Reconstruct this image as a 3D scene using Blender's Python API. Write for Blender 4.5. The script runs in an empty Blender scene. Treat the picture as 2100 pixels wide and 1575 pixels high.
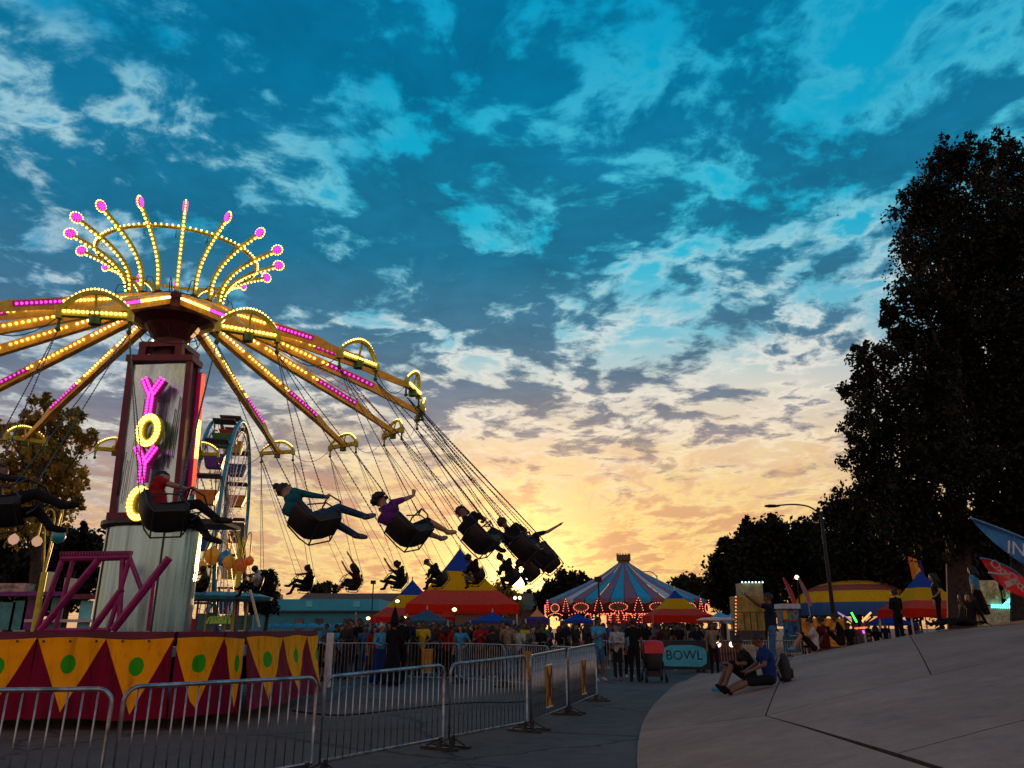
import bpy, bmesh, math, random
from math import sin, cos, pi, radians, sqrt, atan2, exp, hypot
from mathutils import Vector, Matrix, Euler
S = bpy.context.scene
COL = S.collection
R = random.Random(7)

# ------------------------------------------------------------------ camera
PITCH = math.atan(500 / 1550.0)
CAM_H = 1.55
cam = bpy.data.cameras.new('camera')
cam.sensor_width = 36.0
cam.lens = 36.0 * 1550 / 2100
cam.clip_start = 0.05
cam.clip_end = 3000
camo = bpy.data.objects.new('camera', cam)
COL.objects.link(camo)
camo.location = (0, 0, CAM_H)
camo.rotation_euler = (pi / 2 + PITCH, 0, 0)
S.camera = camo

# ------------------------------------------------------------------ render settings
S.render.engine = 'CYCLES'
S.view_settings.view_transform = 'Standard'
S.view_settings.look = 'None'
S.view_settings.exposure = 0.0
S.view_settings.gamma = 1.0
S.cycles.use_denoising = True
S.cycles.max_bounces = 6
S.cycles.diffuse_bounces = 3
S.cycles.glossy_bounces = 3
S.cycles.transmission_bounces = 4
S.cycles.transparent_max_bounces = 8
S.cycles.sample_clamp_indirect = 4.0

# ------------------------------------------------------------------ sun
SUN_EL = radians(3.56)
SUN_AZ = radians(0.36)
SUN_DIR = Vector((sin(SUN_AZ) * cos(SUN_EL), cos(SUN_AZ) * cos(SUN_EL), sin(SUN_EL)))
sl = bpy.data.lights.new('sun', 'SUN')
sl.energy = 2.0
sl.angle = radians(0.5)
sl.color = (1.0, 0.50, 0.17)
so = bpy.data.objects.new('sun', sl)
COL.objects.link(so)
so.rotation_euler = (-SUN_DIR).to_track_quat('-Z', 'Y').to_euler()
so.location = (0, 200, 40)


def lin(r, g, b):
    def c(x):
        x /= 255.0
        return x / 12.92 if x <= 0.04045 else ((x + 0.055) / 1.055) ** 2.4
    return (c(r), c(g), c(b), 1.0)


# ------------------------------------------------------------------ sky
W = bpy.data.worlds.new('World')
S.world = W
W.use_nodes = True
nt = W.node_tree
nt.nodes.clear()


class NB:
    """small helper for wiring shader nodes"""
    def __init__(s, nt):
        s.nt = nt

    def put(s, sock, v):
        if hasattr(v, 'is_output'):
            s.nt.links.new(v, sock)
        elif v is not None:
            sock.default_value = v

    def math(s, op, a, b=None, c=None, clamp=False):
        n = s.nt.nodes.new('ShaderNodeMath')
        n.operation = op
        n.use_clamp = clamp
        s.put(n.inputs[0], a)
        s.put(n.inputs[1], b)
        if c is not None:
            s.put(n.inputs[2], c)
        return n.outputs[0]

    def vmath(s, op, a, b=None):
        n = s.nt.nodes.new('ShaderNodeVectorMath')
        n.operation = op
        s.put(n.inputs[0], a)
        if b is not None:
            s.put(n.inputs[1], b)
        return n.outputs['Value'] if op in ('DOT_PRODUCT', 'LENGTH', 'DISTANCE') else n.outputs[0]

    def xyz(s, x, y, z):
        n = s.nt.nodes.new('ShaderNodeCombineXYZ')
        for i, v in enumerate((x, y, z)):
            s.put(n.inputs[i], v)
        return n.outputs[0]

    def sep(s, v):
        n = s.nt.nodes.new('ShaderNodeSeparateXYZ')
        s.put(n.inputs[0], v)
        return n.outputs

    def noise(s, vec, scale, detail=6.0, rough=0.55, dist=0.0, lac=2.0):
        n = s.nt.nodes.new('ShaderNodeTexNoise')
        s.put(n.inputs['Vector'], vec)
        n.inputs['Scale'].default_value = scale
        n.inputs['Detail'].default_value = detail
        n.inputs['Roughness'].default_value = rough
        n.inputs['Distortion'].default_value = dist
        n.inputs['Lacunarity'].default_value = lac
        return n.outputs['Fac']

    def step(s, x, lo, hi, a=0.0, b=1.0):
        n = s.nt.nodes.new('ShaderNodeMapRange')
        n.interpolation_type = 'SMOOTHSTEP'
        s.put(n.inputs[0], x)
        for i, v in enumerate((lo, hi, a, b)):
            s.put(n.inputs[i + 1], v)
        return n.outputs[0]

    def ramp(s, x, stops, interp='LINEAR'):
        n = s.nt.nodes.new('ShaderNodeValToRGB')
        s.put(n.inputs[0], x)
        cr = n.color_ramp
        cr.interpolation = interp
        while len(cr.elements) < len(stops):
            cr.elements.new(0.5)
        for e, (p, c) in zip(cr.elements, stops):
            e.position = p
            e.color = c if len(c) == 4 else (*c, 1)
        return n.outputs[0]

    def mix(s, f, a, b, blend='MIX'):
        n = s.nt.nodes.new('ShaderNodeMix')
        n.data_type = 'RGBA'
        n.blend_type = blend
        s.put(n.inputs['Factor'], f)
        s.put(n.inputs['A'], a)
        s.put(n.inputs['B'], b)
        return n.outputs['Result']

    def node(s, t, **kw):
        n = s.nt.nodes.new(t)
        for k, v in kw.items():
            setattr(n, k, v)
        return n


def build_sky():
    b = NB(nt)
    tc = b.node('ShaderNodeTexCoord')
    d = tc.outputs['Generated']
    x, y, z = b.sep(d)
    zc = b.math('MAXIMUM', z, 0.0)
    sd = b.vmath('DOT_PRODUCT', d, tuple(SUN_DIR))          # cosine of the angle to the sun
    ang = b.math('ARCCOSINE', b.math('MINIMUM', sd, 1.0))    # radians from the sun
    west = b.step(y, -0.45, 0.45)                             # how far towards the sunset
    side = b.step(b.math('ABSOLUTE', b.math('SUBTRACT', b.math('ARCTAN2', x, y), 0.12)), 0.12, 0.75)
    # clear air, by height above the horizon, towards the sunset and away from it
    near = b.ramp(zc, [(0.0, lin(242, 172, 98)), (0.06, lin(250, 196, 118)), (0.13, lin(250, 204, 140)),
                       (0.21, lin(244, 212, 168)), (0.29, lin(226, 220, 206)), (0.36, lin(124, 198, 216)),
                       (0.46, lin(30, 186, 218)), (0.60, lin(2, 172, 210)), (0.75, lin(0, 148, 196)), (1.0, lin(2, 118, 166))])
    far = b.ramp(zc, [(0.0, lin(222, 168, 128)), (0.08, lin(212, 176, 150)), (0.16, lin(184, 164, 160)),
                      (0.26, lin(140, 158, 178)), (0.36, lin(66, 156, 194)), (0.5, lin(10, 148, 192)),
                      (0.7, lin(0, 140, 188)), (1.0, lin(2, 112, 160))])
    clear = b.mix(side, near, far)
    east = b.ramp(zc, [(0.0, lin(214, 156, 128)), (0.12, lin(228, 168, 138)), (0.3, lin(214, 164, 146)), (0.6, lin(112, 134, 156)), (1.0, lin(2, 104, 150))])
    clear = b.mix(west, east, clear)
    # physical sky for the same sun, folded in
    sky = b.node('ShaderNodeTexSky', sky_type='NISHITA')
    sky.sun_disc = False
    sky.sun_elevation = SUN_EL
    sky.sun_rotation = SUN_AZ
    sky.altitude = 200
    sky.air_density = 1.0
    sky.dust_density = 1.5
    sky.ozone_density = 2.0
    nish = b.vmath('MULTIPLY', sky.outputs[0], (0.05, 0.05, 0.05))
    clear = b.mix(0.06, clear, nish)
    # sun glow
    g1 = b.math('EXPONENT', b.math('MULTIPLY', ang, -12.0))
    g2 = b.math('EXPONENT', b.math('MULTIPLY', ang, -24.0))
    clear = b.mix(1.0, clear, b.mix(g1, (0, 0, 0, 1), (0.50, 0.21, 0.012, 1)), 'ADD')
    # cloud deck on a plane overhead
    zz = b.math('ADD', zc, 0.10)
    px = b.math('DIVIDE', x, zz)
    py = b.math('DIVIDE', y, zz)
    p = b.xyz(px, py, 0.0)
    w1 = b.noise(b.vmath('ADD', p, (3.1, 7.7, 0.0)), 1.9, 3.0, 0.5)
    w2 = b.noise(b.vmath('ADD', p, (13.4, 1.2, 4.0)), 1.9, 3.0, 0.5)
    warp = b.xyz(b.math('MULTIPLY', b.math('SUBTRACT', w1, 0.5), 0.26), b.math('MULTIPLY', b.math('SUBTRACT', w2, 0.5), 0.26), 0.0)
    pw = b.vmath('ADD', p, warp)
    n1 = b.noise(b.vmath('ADD', b.vmath('MULTIPLY', pw, (1.0, 0.9, 1.0)), CLOUD_OFF), 4.3, 12.0, 0.58)
    n2 = b.noise(b.vmath('ADD', pw, (21.0, 5.0, 2.0)), 10.5, 10.0, 0.62)
    n3 = b.noise(b.vmath('ADD', p, CLOUD_OFF2), 0.85, 2.0, 0.5)
    nn = b.math('ADD', b.math('MULTIPLY', n1, 0.66), b.math('MULTIPLY', n2, 0.34))
    # amount of cover: heavier to the left and overhead, opening to the right and low in the west
    az = b.math('ARCTAN2', x, y)
    cover = b.math('ADD', b.math('MULTIPLY', b.step(az, -0.45, 0.70), -0.05), b.math('MULTIPLY', b.math('SUBTRACT', n3, 0.5), 0.20))
    low = b.step(zc, 0.10, 0.30)
    cover = b.math('ADD', cover, b.math('MULTIPLY', b.math('SUBTRACT', low, 1.0), b.step(az, -0.5, 0.0, 0.03, 0.10)))
    m = b.math('ADD', b.math('ADD', nn, cover), 0.040)
    thick = b.step(m, 0.462, 0.560)
    veil = b.step(m, 0.395, 0.475)
    # cloud bodies: dim blue overhead, mauve lower down, peach at the horizon
    dark = b.ramp(zc, [(0.0, lin(244, 178, 110)), (0.07, lin(234, 176, 124)), (0.14, lin(198, 160, 140)), (0.22, lin(134, 128, 138)),
                       (0.32, lin(74, 108, 134)), (0.45, lin(28, 104, 138)), (0.62, lin(6, 106, 146)), (1.0, lin(0, 92, 138))])
    # clouds opposite the sunset are lit full in the face and glow pink
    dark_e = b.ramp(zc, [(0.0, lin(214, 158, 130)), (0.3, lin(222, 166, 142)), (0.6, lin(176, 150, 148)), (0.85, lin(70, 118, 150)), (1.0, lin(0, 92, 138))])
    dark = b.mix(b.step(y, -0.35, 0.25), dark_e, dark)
    edge_c = b.ramp(zc, [(0.0, lin(255, 214, 130)), (0.12, lin(255, 222, 156)), (0.24, lin(250, 234, 210)), (0.36, lin(222, 226, 222)),
                         (0.5, lin(84, 192, 214)), (0.7, lin(20, 160, 200)), (1.0, lin(30, 120, 160))])
    # brighter, whiter wisps in the left half where the cloud breaks
    wisp = b.math('MULTIPLY', b.step(az, -0.15, -0.55), b.step(zc, 0.74, 0.44))
    edge_c = b.mix(b.math('MULTIPLY', wisp, 0.65), edge_c, lin(206, 216, 218))
    n4 = b.noise(b.vmath('ADD', pw, (6.0, 16.0, 5.0)), 3.0, 8.0, 0.6)
    edge_f = b.math('MULTIPLY', b.math('MULTIPLY', veil, b.math('SUBTRACT', 1.0, thick)), b.step(n4, 0.38, 0.58))
    edge_f = b.math('MULTIPLY', edge_f, b.step(zc, 0.04, 0.22, 0.35, 0.9))
    col = b.mix(edge_f, clear, edge_c)
    shade = b.math('ADD', 0.30, b.math('ADD', b.math('MULTIPLY', n2, 0.75), b.math('MULTIPLY', n4, 0.70)))
    dark = b.vmath('MULTIPLY', dark, b.xyz(shade, shade, shade))
    dark = b.mix(1.0, dark, b.mix(g1, (0, 0, 0, 1), (0.5, 0.24, 0.03, 1)), 'ADD')
    col = b.mix(b.math('MULTIPLY', thick, 0.93), col, dark)
    # thin streaks fanning out of the sunset
    st = b.noise(b.vmath('MULTIPLY', b.vmath('ADD', p, (5.0, 0.0, 0.0)), (2.2, 0.22, 1.0)), 1.3, 6.0, 0.6)
    stf = b.math('MULTIPLY', b.math('MULTIPLY', b.step(st, 0.48, 0.70), b.step(zc, 0.33, 0.10)), b.step(b.math('ABSOLUTE', az), 0.8, 0.2))
    col = b.mix(b.math('MULTIPLY', stf, 0.65), col, lin(255, 224, 150))
    st2 = b.noise(b.vmath('MULTIPLY', b.vmath('ADD', p, (9.0, 3.0, 0.0)), (2.6, 0.30, 1.0)), 1.6, 8.0, 0.65)
    stg = b.math('MULTIPLY', b.math('MULTIPLY', b.step(st2, 0.50, 0.66), b.step(zc, 0.28, 0.08)), b.step(b.math('ABSOLUTE', az), 0.7, 0.1))
    col = b.mix(b.math('MULTIPLY', stg, 0.55), col, lin(226, 158, 110))
    # broken cloudlets lit gold round the sunset
    gz = b.math('MULTIPLY', b.step(zc, 0.27, 0.12), b.step(ang, 0.75, 0.15))
    n6 = b.noise(b.vmath('ADD', b.vmath('MULTIPLY', pw, (1.0, 0.55, 1.0)), (31.0, 7.0, 2.0)), 4.2, 10.0, 0.62)
    col = b.mix(b.math('MULTIPLY', b.math('MULTIPLY', b.step(n6, 0.50, 0.60), gz), 0.75), col, lin(214, 156, 116))
    col = b.mix(b.math('MULTIPLY', b.math('MULTIPLY', b.step(b.math('ABSOLUTE', b.math('SUBTRACT', n6, 0.485)), 0.035, 0.005), gz), 0.75), col, lin(255, 226, 140))
    # the sun itself behind thin cloud
    disc = b.step(ang, 0.017, 0.009)
    core = b.math('ADD', b.math('MULTIPLY', g2, 3.4), b.math('MULTIPLY', disc, 10.0))
    col = b.mix(1.0, col, b.vmath('MULTIPLY', b.xyz(core, core, core), (1.0, 0.56, 0.16)), 'ADD')
    # below the horizon: dim earth
    col = b.mix(b.step(z, -0.02, 0.0), (0.03, 0.025, 0.025, 1), col)
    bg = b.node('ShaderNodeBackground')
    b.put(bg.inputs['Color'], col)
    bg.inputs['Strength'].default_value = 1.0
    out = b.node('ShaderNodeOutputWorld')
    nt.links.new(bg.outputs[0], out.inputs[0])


CLOUD_OFF = (0.0, 0.0, 0.0)
CLOUD_OFF2 = (2.0, 31.0, 8.0)
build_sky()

# ------------------------------------------------------------------ geometry helpers
import numpy as np
CT, ST = cos(PITCH), sin(PITCH)


def ray(px, py):
    dx = (px - 1050) / 1550.0
    dy = (787.5 - py) / 1550.0
    return Vector((dx, CT - dy * ST, ST + dy * CT))


def at(px, py, Y):
    d = ray(px, py)
    return Vector((0, 0, CAM_H)) + d * (Y / d.y)


def atz(px, py, Z):
    d = ray(px, py)
    return Vector((0, 0, CAM_H)) + d * ((Z - CAM_H) / d.z)


def px_size(p):
    """metres that one photo pixel covers at point p"""
    return (p.y * CT + (p.z - CAM_H) * ST) / 1550.0


WM = {}


def frame_of(w):
    """a rotation whose Z runs along w"""
    w = w.normalized()
    a = Vector((0, 0, 1)) if abs(w.z) < 0.95 else Vector((1, 0, 0))
    u = a.cross(w).normalized()
    v = w.cross(u)
    return u, v, w


class MB:
    def __init__(s):
        s.v, s.f, s.m, s.uv = [], [], [], None

    def add(s, vs, fs, m=0, M=None):
        o = len(s.v)
        if M is not None:
            vs = [M @ Vector(p) for p in vs]
        s.v.extend([tuple(p) for p in vs])
        s.f.extend([tuple(i + o for i in f) for f in fs])
        s.m.extend([m] * len(fs))
        return s

    def box(s, c, d, m=0, M=None, rz=0.0):
        x, y, z = d[0] / 2, d[1] / 2, d[2] / 2
        vs = [Vector((sx * x, sy * y, sz * z)) for sz in (-1, 1) for sx, sy in ((-1, -1), (1, -1), (1, 1), (-1, 1))]
        if rz:
            q = Matrix.Rotation(rz, 3, 'Z')
            vs = [q @ p for p in vs]
        vs = [p + Vector(c) for p in vs]
        return s.add(vs, [(3, 2, 1, 0), (4, 5, 6, 7), (0, 1, 5, 4), (1, 2, 6, 5), (2, 3, 7, 6), (3, 0, 4, 7)], m, M)

    def bar(s, p0, p1, w, h=None, up=None, m=0, M=None, w1=None, h1=None):
        """rectangular bar from p0 to p1; may taper to w1, h1"""
        p0, p1 = Vector(p0), Vector(p1)
        h = w if h is None else h
        w1 = w if w1 is None else w1
        h1 = h if h1 is None else h1
        d = (p1 - p0).normalized()
        up = Vector(up) if up is not None else (Vector((0, 0, 1)) if abs(d.z) < 0.95 else Vector((1, 0, 0)))
        u = d.cross(up).normalized()
        k = u.cross(d)
        vs = []
        for p, a, c in ((p0, w, h), (p1, w1, h1)):
            for su, sk in ((-1, -1), (1, -1), (1, 1), (-1, 1)):
                vs.append(p + u * (su * a / 2) + k * (sk * c / 2))
        return s.add(vs, [(0, 1, 2, 3), (7, 6, 5, 4), (0, 4, 5, 1), (1, 5, 6, 2), (2, 6, 7, 3), (3, 7, 4, 0)], m, M)

    def tube(s, pts, r, n=8, m=0, M=None, cap=True, close=False):
        pts = [Vector(p) for p in pts]
        L = len(pts)
        rs = r if isinstance(r, (list, tuple)) else [r] * L
        vs, fs = [], []
        prev = None
        for i, p in enumerate(pts):
            if close:
                t = pts[(i + 1) % L] - pts[(i - 1) % L]
            else:
                t = pts[min(i + 1, L - 1)] - pts[max(i - 1, 0)]
            if t.length < 1e-9:
                t = Vector((0, 0, 1))
            t.normalize()
            if prev is None:
                u, v, _ = frame_of(t)
            else:
                u = (prev - t * prev.dot(t))
                u = u.normalized() if u.length > 1e-6 else frame_of(t)[0]
                v = t.cross(u)
            prev = u
            for k in range(n):
                a = 2 * pi * k / n
                vs.append(p + (u * cos(a) + v * sin(a)) * rs[i])
        rings = L if close else L - 1
        for i in range(rings):
            a, b = i * n, ((i + 1) % L) * n
            for k in range(n):
                fs.append((a + k, a + (k + 1) % n, b + (k + 1) % n, b + k))
        if cap and not close:
            fs.append(tuple(range(n - 1, -1, -1)))
            fs.append(tuple((L - 1) * n + k for k in range(n)))
        return s.add(vs, fs, m, M)

    def lathe(s, prof, n=24, c=(0, 0, 0), m=0, M=None, a0=0.0, a1=2 * pi, cap=True):
        full = abs(a1 - a0 - 2 * pi) < 1e-6
        k = n if full else n + 1
        vs, fs = [], []
        for r, z in prof:
            for i in range(k):
                a = a0 + (a1 - a0) * i / n
                vs.append((c[0] + r * cos(a), c[1] + r * sin(a), c[2] + z))
        for j in range(len(prof) - 1):
            for i in range(n):
                i2 = (i + 1) % k
                fs.append((j * k + i, j * k + i2, (j + 1) * k + i2, (j + 1) * k + i))
        if cap and full:
            if prof[0][0] > 1e-5:
                fs.append(tuple(range(k - 1, -1, -1)))
            if prof[-1][0] > 1e-5:
                fs.append(tuple((len(prof) - 1) * k + i for i in range(k)))
        return s.add(vs, fs, m, M)

    def ball(s, c, r, m=0, M=None, n=6, k=4, sc=(1, 1, 1)):
        c = Vector(c)
        vs = [c + Vector((0, 0, -r * sc[2]))]
        for j in range(1, k):
            t = -pi / 2 + pi * j / k
            for i in range(n):
                a = 2 * pi * i / n
                vs.append(c + Vector((r * cos(t) * cos(a) * sc[0], r * cos(t) * sin(a) * sc[1], r * sin(t) * sc[2])))
        vs.append(c + Vector((0, 0, r * sc[2])))
        fs = []
        for i in range(n):
            fs.append((0, 1 + (i + 1) % n, 1 + i))
        for j in range(k - 2):
            a, b = 1 + j * n, 1 + (j + 1) * n
            for i in range(n):
                fs.append((a + i, a + (i + 1) % n, b + (i + 1) % n, b + i))
        t = len(vs) - 1
        a = 1 + (k - 2) * n
        for i in range(n):
            fs.append((a + i, a + (i + 1) % n, t))
        return s.add(vs, fs, m, M)

    def prism(s, poly, z0, z1, m=0, M=None):
        n = len(poly)
        vs = [(p[0], p[1], z0) for p in poly] + [(p[0], p[1], z1) for p in poly]
        fs = [tuple(range(n - 1, -1, -1)), tuple(range(n, 2 * n))] + [(i, (i + 1) % n, n + (i + 1) % n, n + i) for i in range(n)]
        return s.add(vs, fs, m, M)

    def quad(s, a, b, c, d, m=0):
        return s.add([a, b, c, d], [(0, 1, 2, 3)], m)

    def mesh(s, name, mats, smooth=False):
        me = bpy.data.meshes.new(name)
        me.from_pydata(s.v, [], s.f)
        for mt in mats:
            me.materials.append(mt)
        if len(mats) > 1:
            me.polygons.foreach_set('material_index', s.m)
        if smooth:
            me.polygons.foreach_set('use_smooth', [True] * len(me.polygons))
        if s.uv:
            ul = me.uv_layers.new(name='UVMap')
            vi = np.empty(len(me.loops), dtype=np.int32)
            me.loops.foreach_get('vertex_index', vi)
            ul.data.foreach_set('uv', np.array(s.uv, dtype=np.float32)[vi].ravel())
        me.update()
        return me

    def build(s, name, mats, parent=None, M=None, smooth=False):
        """world-space geometry -> one object; M overrides the placing matrix (then geometry is local)"""
        mats = mats if isinstance(mats, (list, tuple)) else [mats]
        if M is None and parent is not None:
            inv = WM[parent].inverted()
            s.v = [tuple(inv @ Vector(p)) for p in s.v]
            me = s.mesh(name, mats, smooth)
            return link(name, me, parent, Matrix.Identity(4), local=True)
        me = s.mesh(name, mats, smooth)
        return link(name, me, parent, M if M is not None else Matrix.Identity(4))


def link(name, me, parent=None, M=None, local=False):
    o = bpy.data.objects.new(name, me)
    COL.objects.link(o)
    M = M if M is not None else Matrix.Identity(4)
    if parent is not None:
        o.parent = parent
        if local:
            o.matrix_basis = M
            WM[o] = WM[parent] @ M
        else:
            o.matrix_basis = WM[parent].inverted() @ M
            WM[o] = M.copy()
    else:
        o.matrix_basis = M
        WM[o] = M.copy()
    return o


def tag(o, label=None, cat=None, group=None, kind=None):
    if label:
        o['label'] = label
    if cat:
        o['category'] = cat
    if group:
        o['group'] = group
    if kind:
        o['kind'] = kind
    return o


def thing(name, label, cat, loc=(0, 0, 0), rz=0.0, group=None, M=None):
    o = bpy.data.objects.new(name, None)
    o.empty_display_size = 0.2
    COL.objects.link(o)
    M = M if M is not None else Matrix.Translation(Vector(loc)) @ Matrix.Rotation(rz, 4, 'Z')
    o.matrix_basis = M
    WM[o] = M.copy()
    return tag(o, label, cat, group)


def copy_tree(o, parent=None, M=None):
    c = o.copy()
    COL.objects.link(c)
    if parent is not None:
        c.parent = parent
        WM[c] = WM[parent] @ o.matrix_basis
    else:
        if M is not None:
            c.matrix_basis = M
        WM[c] = c.matrix_basis.copy()
    for ch in list(o.children):
        copy_tree(ch, c)
    return c


# ------------------------------------------------------------------ materials
MATS = {}


def mat(name, col, rough=0.6, metal=0.0, var=0.12, scale=6.0, bump=0.0, bscale=40.0, spec=0.4, trans=0.0):
    if name in MATS:
        return MATS[name]
    m = bpy.data.materials.new(name)
    m.use_nodes = True
    t = m.node_tree
    b = NB(t)
    p = t.nodes['Principled BSDF']
    tc = b.node('ShaderNodeTexCoord').outputs['Object']
    n = b.noise(tc, scale, 5.0, 0.6)
    c = Vector(col[:3])
    lo = tuple(max(0, x * (1 - var * 1.6)) for x in c) + (1,)
    hi = tuple(min(1, x * (1 + var)) for x in c) + (1,)
    b.put(p.inputs['Base Color'], b.mix(b.step(n, 0.3, 0.7), lo, hi))
    b.put(p.inputs['Roughness'], b.math('ADD', rough - 0.08, b.math('MULTIPLY', n, 0.16)))
    p.inputs['Metallic'].default_value = metal
    p.inputs['Specular IOR Level'].default_value = spec
    if bump:
        bn = b.node('ShaderNodeBump')
        bn.inputs['Strength'].default_value = bump
        bn.inputs['Distance'].default_value = 0.02
        b.put(bn.inputs['Height'], b.noise(tc, bscale, 4.0, 0.6))
        t.links.new(bn.outputs[0], p.inputs['Normal'])
    if trans:
        tr = b.node('ShaderNodeBsdfTranslucent')
        tr.inputs['Color'].default_value = (*[min(1, x * 1.5) for x in col[:3]], 1)
        mx = b.node('ShaderNodeMixShader')
        mx.inputs[0].default_value = trans
        t.links.new(p.outputs[0], mx.inputs[1])
        t.links.new(tr.outputs[0], mx.inputs[2])
        t.links.new(mx.outputs[0], t.nodes['Material Output'].inputs[0])
    MATS[name] = m
    return m


def glow(name, col, strength, sample='NONE'):
    if name in MATS:
        return MATS[name]
    m = bpy.data.materials.new(name)
    m.use_nodes = True
    t = m.node_tree
    t.nodes.clear()
    e = t.nodes.new('ShaderNodeEmission')
    e.inputs[0].default_value = (*col, 1)
    e.inputs[1].default_value = strength
    o = t.nodes.new('ShaderNodeOutputMaterial')
    t.links.new(e.outputs[0], o.inputs[0])
    m.cycles.emission_sampling = sample
    MATS[name] = m
    return m


# ------------------------------------------------------------------ ground
def asphalt():
    m = bpy.data.materials.new('asphalt')
    m.use_nodes = True
    t = m.node_tree
    b = NB(t)
    p = t.nodes['Principled BSDF']
    tc = b.node('ShaderNodeTexCoord').outputs['Object']
    big = b.noise(tc, 0.25, 4.0, 0.6)
    mid = b.noise(tc, 3.0, 6.0, 0.65)
    fine = b.noise(tc, 34.0, 4.0, 0.75)
    col = b.ramp(b.math('ADD', b.math('MULTIPLY', big, 0.55), b.math('MULTIPLY', mid, 0.45)),
                 [(0.3, (0.062, 0.048, 0.042)), (0.5, (0.112, 0.088, 0.078)), (0.7, (0.17, 0.136, 0.12))])
    sp = b.step(fine, 0.58, 0.72)
    col = b.mix(b.math('MULTIPLY', sp, 0.7), col, (0.30, 0.265, 0.24, 1))
    pit = b.step(fine, 0.42, 0.30)
    col = b.mix(b.math('MULTIPLY', pit, 0.7), col, (0.022, 0.018, 0.017, 1))
    oil = b.step(b.noise(b.vmath('ADD', tc, (7, 2, 0)), 0.9, 5.0, 0.65), 0.60, 0.74)
    col = b.mix(b.math('MULTIPLY', oil, 0.55), col, (0.03, 0.026, 0.025, 1))
    dk = b.step(b.noise(tc, 9.0, 4.0, 0.7), 0.66, 0.74)
    col = b.mix(b.math('MULTIPLY', dk, 0.6), col, (0.02, 0.018, 0.018, 1))
    # sealed cracks and seams
    vo = b.node('ShaderNodeTexVoronoi', feature='DISTANCE_TO_EDGE')
    b.put(vo.inputs['Vector'], b.vmath('ADD', tc, b.xyz(b.math('MULTIPLY', mid, 0.7), b.math('MULTIPLY', big, 1.6), 0.0)))
    vo.inputs['Scale'].default_value = 0.28
    cr = b.step(vo.outputs['Distance'], 0.012, 0.003)
    col = b.mix(b.math('MULTIPLY', cr, 0.75), col, (0.015, 0.014, 0.014, 1))
    b.put(p.inputs['Base Color'], col)
    p.inputs['Roughness'].default_value = 0.85
    p.inputs['Specular IOR Level'].default_value = 0.25
    bn = b.node('ShaderNodeBump')
    bn.inputs['Strength'].default_value = 1.0
    bn.inputs['Distance'].default_value = 0.016
    b.put(bn.inputs['Height'], b.math('ADD', b.noise(tc, 45.0, 4.0, 0.7), b.math('MULTIPLY', b.noise(tc, 4.0, 4.0, 0.6), 1.4)))
    t.links.new(bn.outputs[0], p.inputs['Normal'])
    return m


def concrete():
    m = bpy.data.materials.new('concrete')
    m.use_nodes = True
    t = m.node_tree
    b = NB(t)
    p = t.nodes['Principled BSDF']
    tc = b.node('ShaderNodeTexCoord').outputs['Object']
    oi = b.node('ShaderNodeObjectInfo').outputs['Random']
    big = b.noise(tc, 0.45, 5.0, 0.6)
    mid = b.noise(tc, 4.0, 7.0, 0.68)
    fine = b.noise(tc, 38.0, 4.0, 0.75)
    col = b.ramp(b.math('ADD', b.math('MULTIPLY', big, 0.6), b.math('MULTIPLY', mid, 0.4)),
                 [(0.3, (0.22, 0.118, 0.082)), (0.5, (0.36, 0.196, 0.140)), (0.68, (0.48, 0.272, 0.200))])
    col = b.mix(b.math('MULTIPLY', b.step(fine, 0.48, 0.68), 0.5), col, (0.19, 0.125, 0.105, 1))
    st = b.step(b.noise(b.vmath('ADD', tc, (4, 9, 1)), 1.3, 7.0, 0.7), 0.56, 0.72)
    col = b.mix(b.math('MULTIPLY', st, 0.6), col, (0.17, 0.115, 0.10, 1))
    gum = b.step(b.noise(b.vmath('ADD', tc, (1, 5, 3)), 14.0, 2.0, 0.5), 0.74, 0.78)
    col = b.mix(b.math('MULTIPLY', gum, 0.6), col, (0.08, 0.06, 0.055, 1))
    k = b.math('ADD', 0.90, b.math('MULTIPLY', oi, 0.2))
    col = b.vmath('MULTIPLY', col, b.xyz(k, k, k))
    b.put(p.inputs['Base Color'], col)
    p.inputs['Roughness'].default_value = 0.82
    p.inputs['Specular IOR Level'].default_value = 0.25
    bn = b.node('ShaderNodeBump')
    bn.inputs['Strength'].default_value = 0.5
    bn.inputs['Distance'].default_value = 0.01
    b.put(bn.inputs['Height'], b.math('ADD', fine, b.math('MULTIPLY', mid, 1.2)))
    t.links.new(bn.outputs[0], p.inputs['Normal'])
    return m


M_ASPH = asphalt()
M_CONC = concrete()
g = MB()
g.add([(-900, -60, 0), (900, -60, 0), (900, 1500, 0), (-900, 1500, 0)], [(0, 1, 2, 3)])
tag(g.build('ground', M_ASPH), kind='structure')


def bank_edge(y):
    """x of the foot of the concrete bank"""
    pts = [(-30, -2.0), (4, 0.70), (9.73, 1.44), (11.91, 1.80), (14.28, 2.27), (17.34, 3.0), (22.5, 4.45), (28.6, 6.4), (34, 8.4)]
    for (y0, x0), (y1, x1) in zip(pts, pts[1:]):
        if y <= y1:
            t = (y - y0) / (y1 - y0)
            t = max(0, t)
            return x0 + (x1 - x0) * t
    return pts[-1][1]


def bank_z(x, y):
    d = max(0.0, x - bank_edge(y))
    z = 4.0 * (1 - exp(-d / 17.5))
    if y > 24.0:
        z *= max(0.0, 1 - (y - 24.0) / 5.0)
    return z


def on_bank(px, py):
    """where the sight line meets the bank"""
    d = ray(px, py)
    o = Vector((0, 0, CAM_H))
    t = 3.0
    while t < 60:
        p = o + d * t
        if p.z <= bank_z(p.x, p.y) or p.z <= 0:
            return p
        t += 0.01
    return p

# ------------------------------------------------------------------ concrete bank on the right
M_JOINT = mat('joint_dirt', (0.06, 0.040, 0.032), 0.95, var=0.3)


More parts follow.
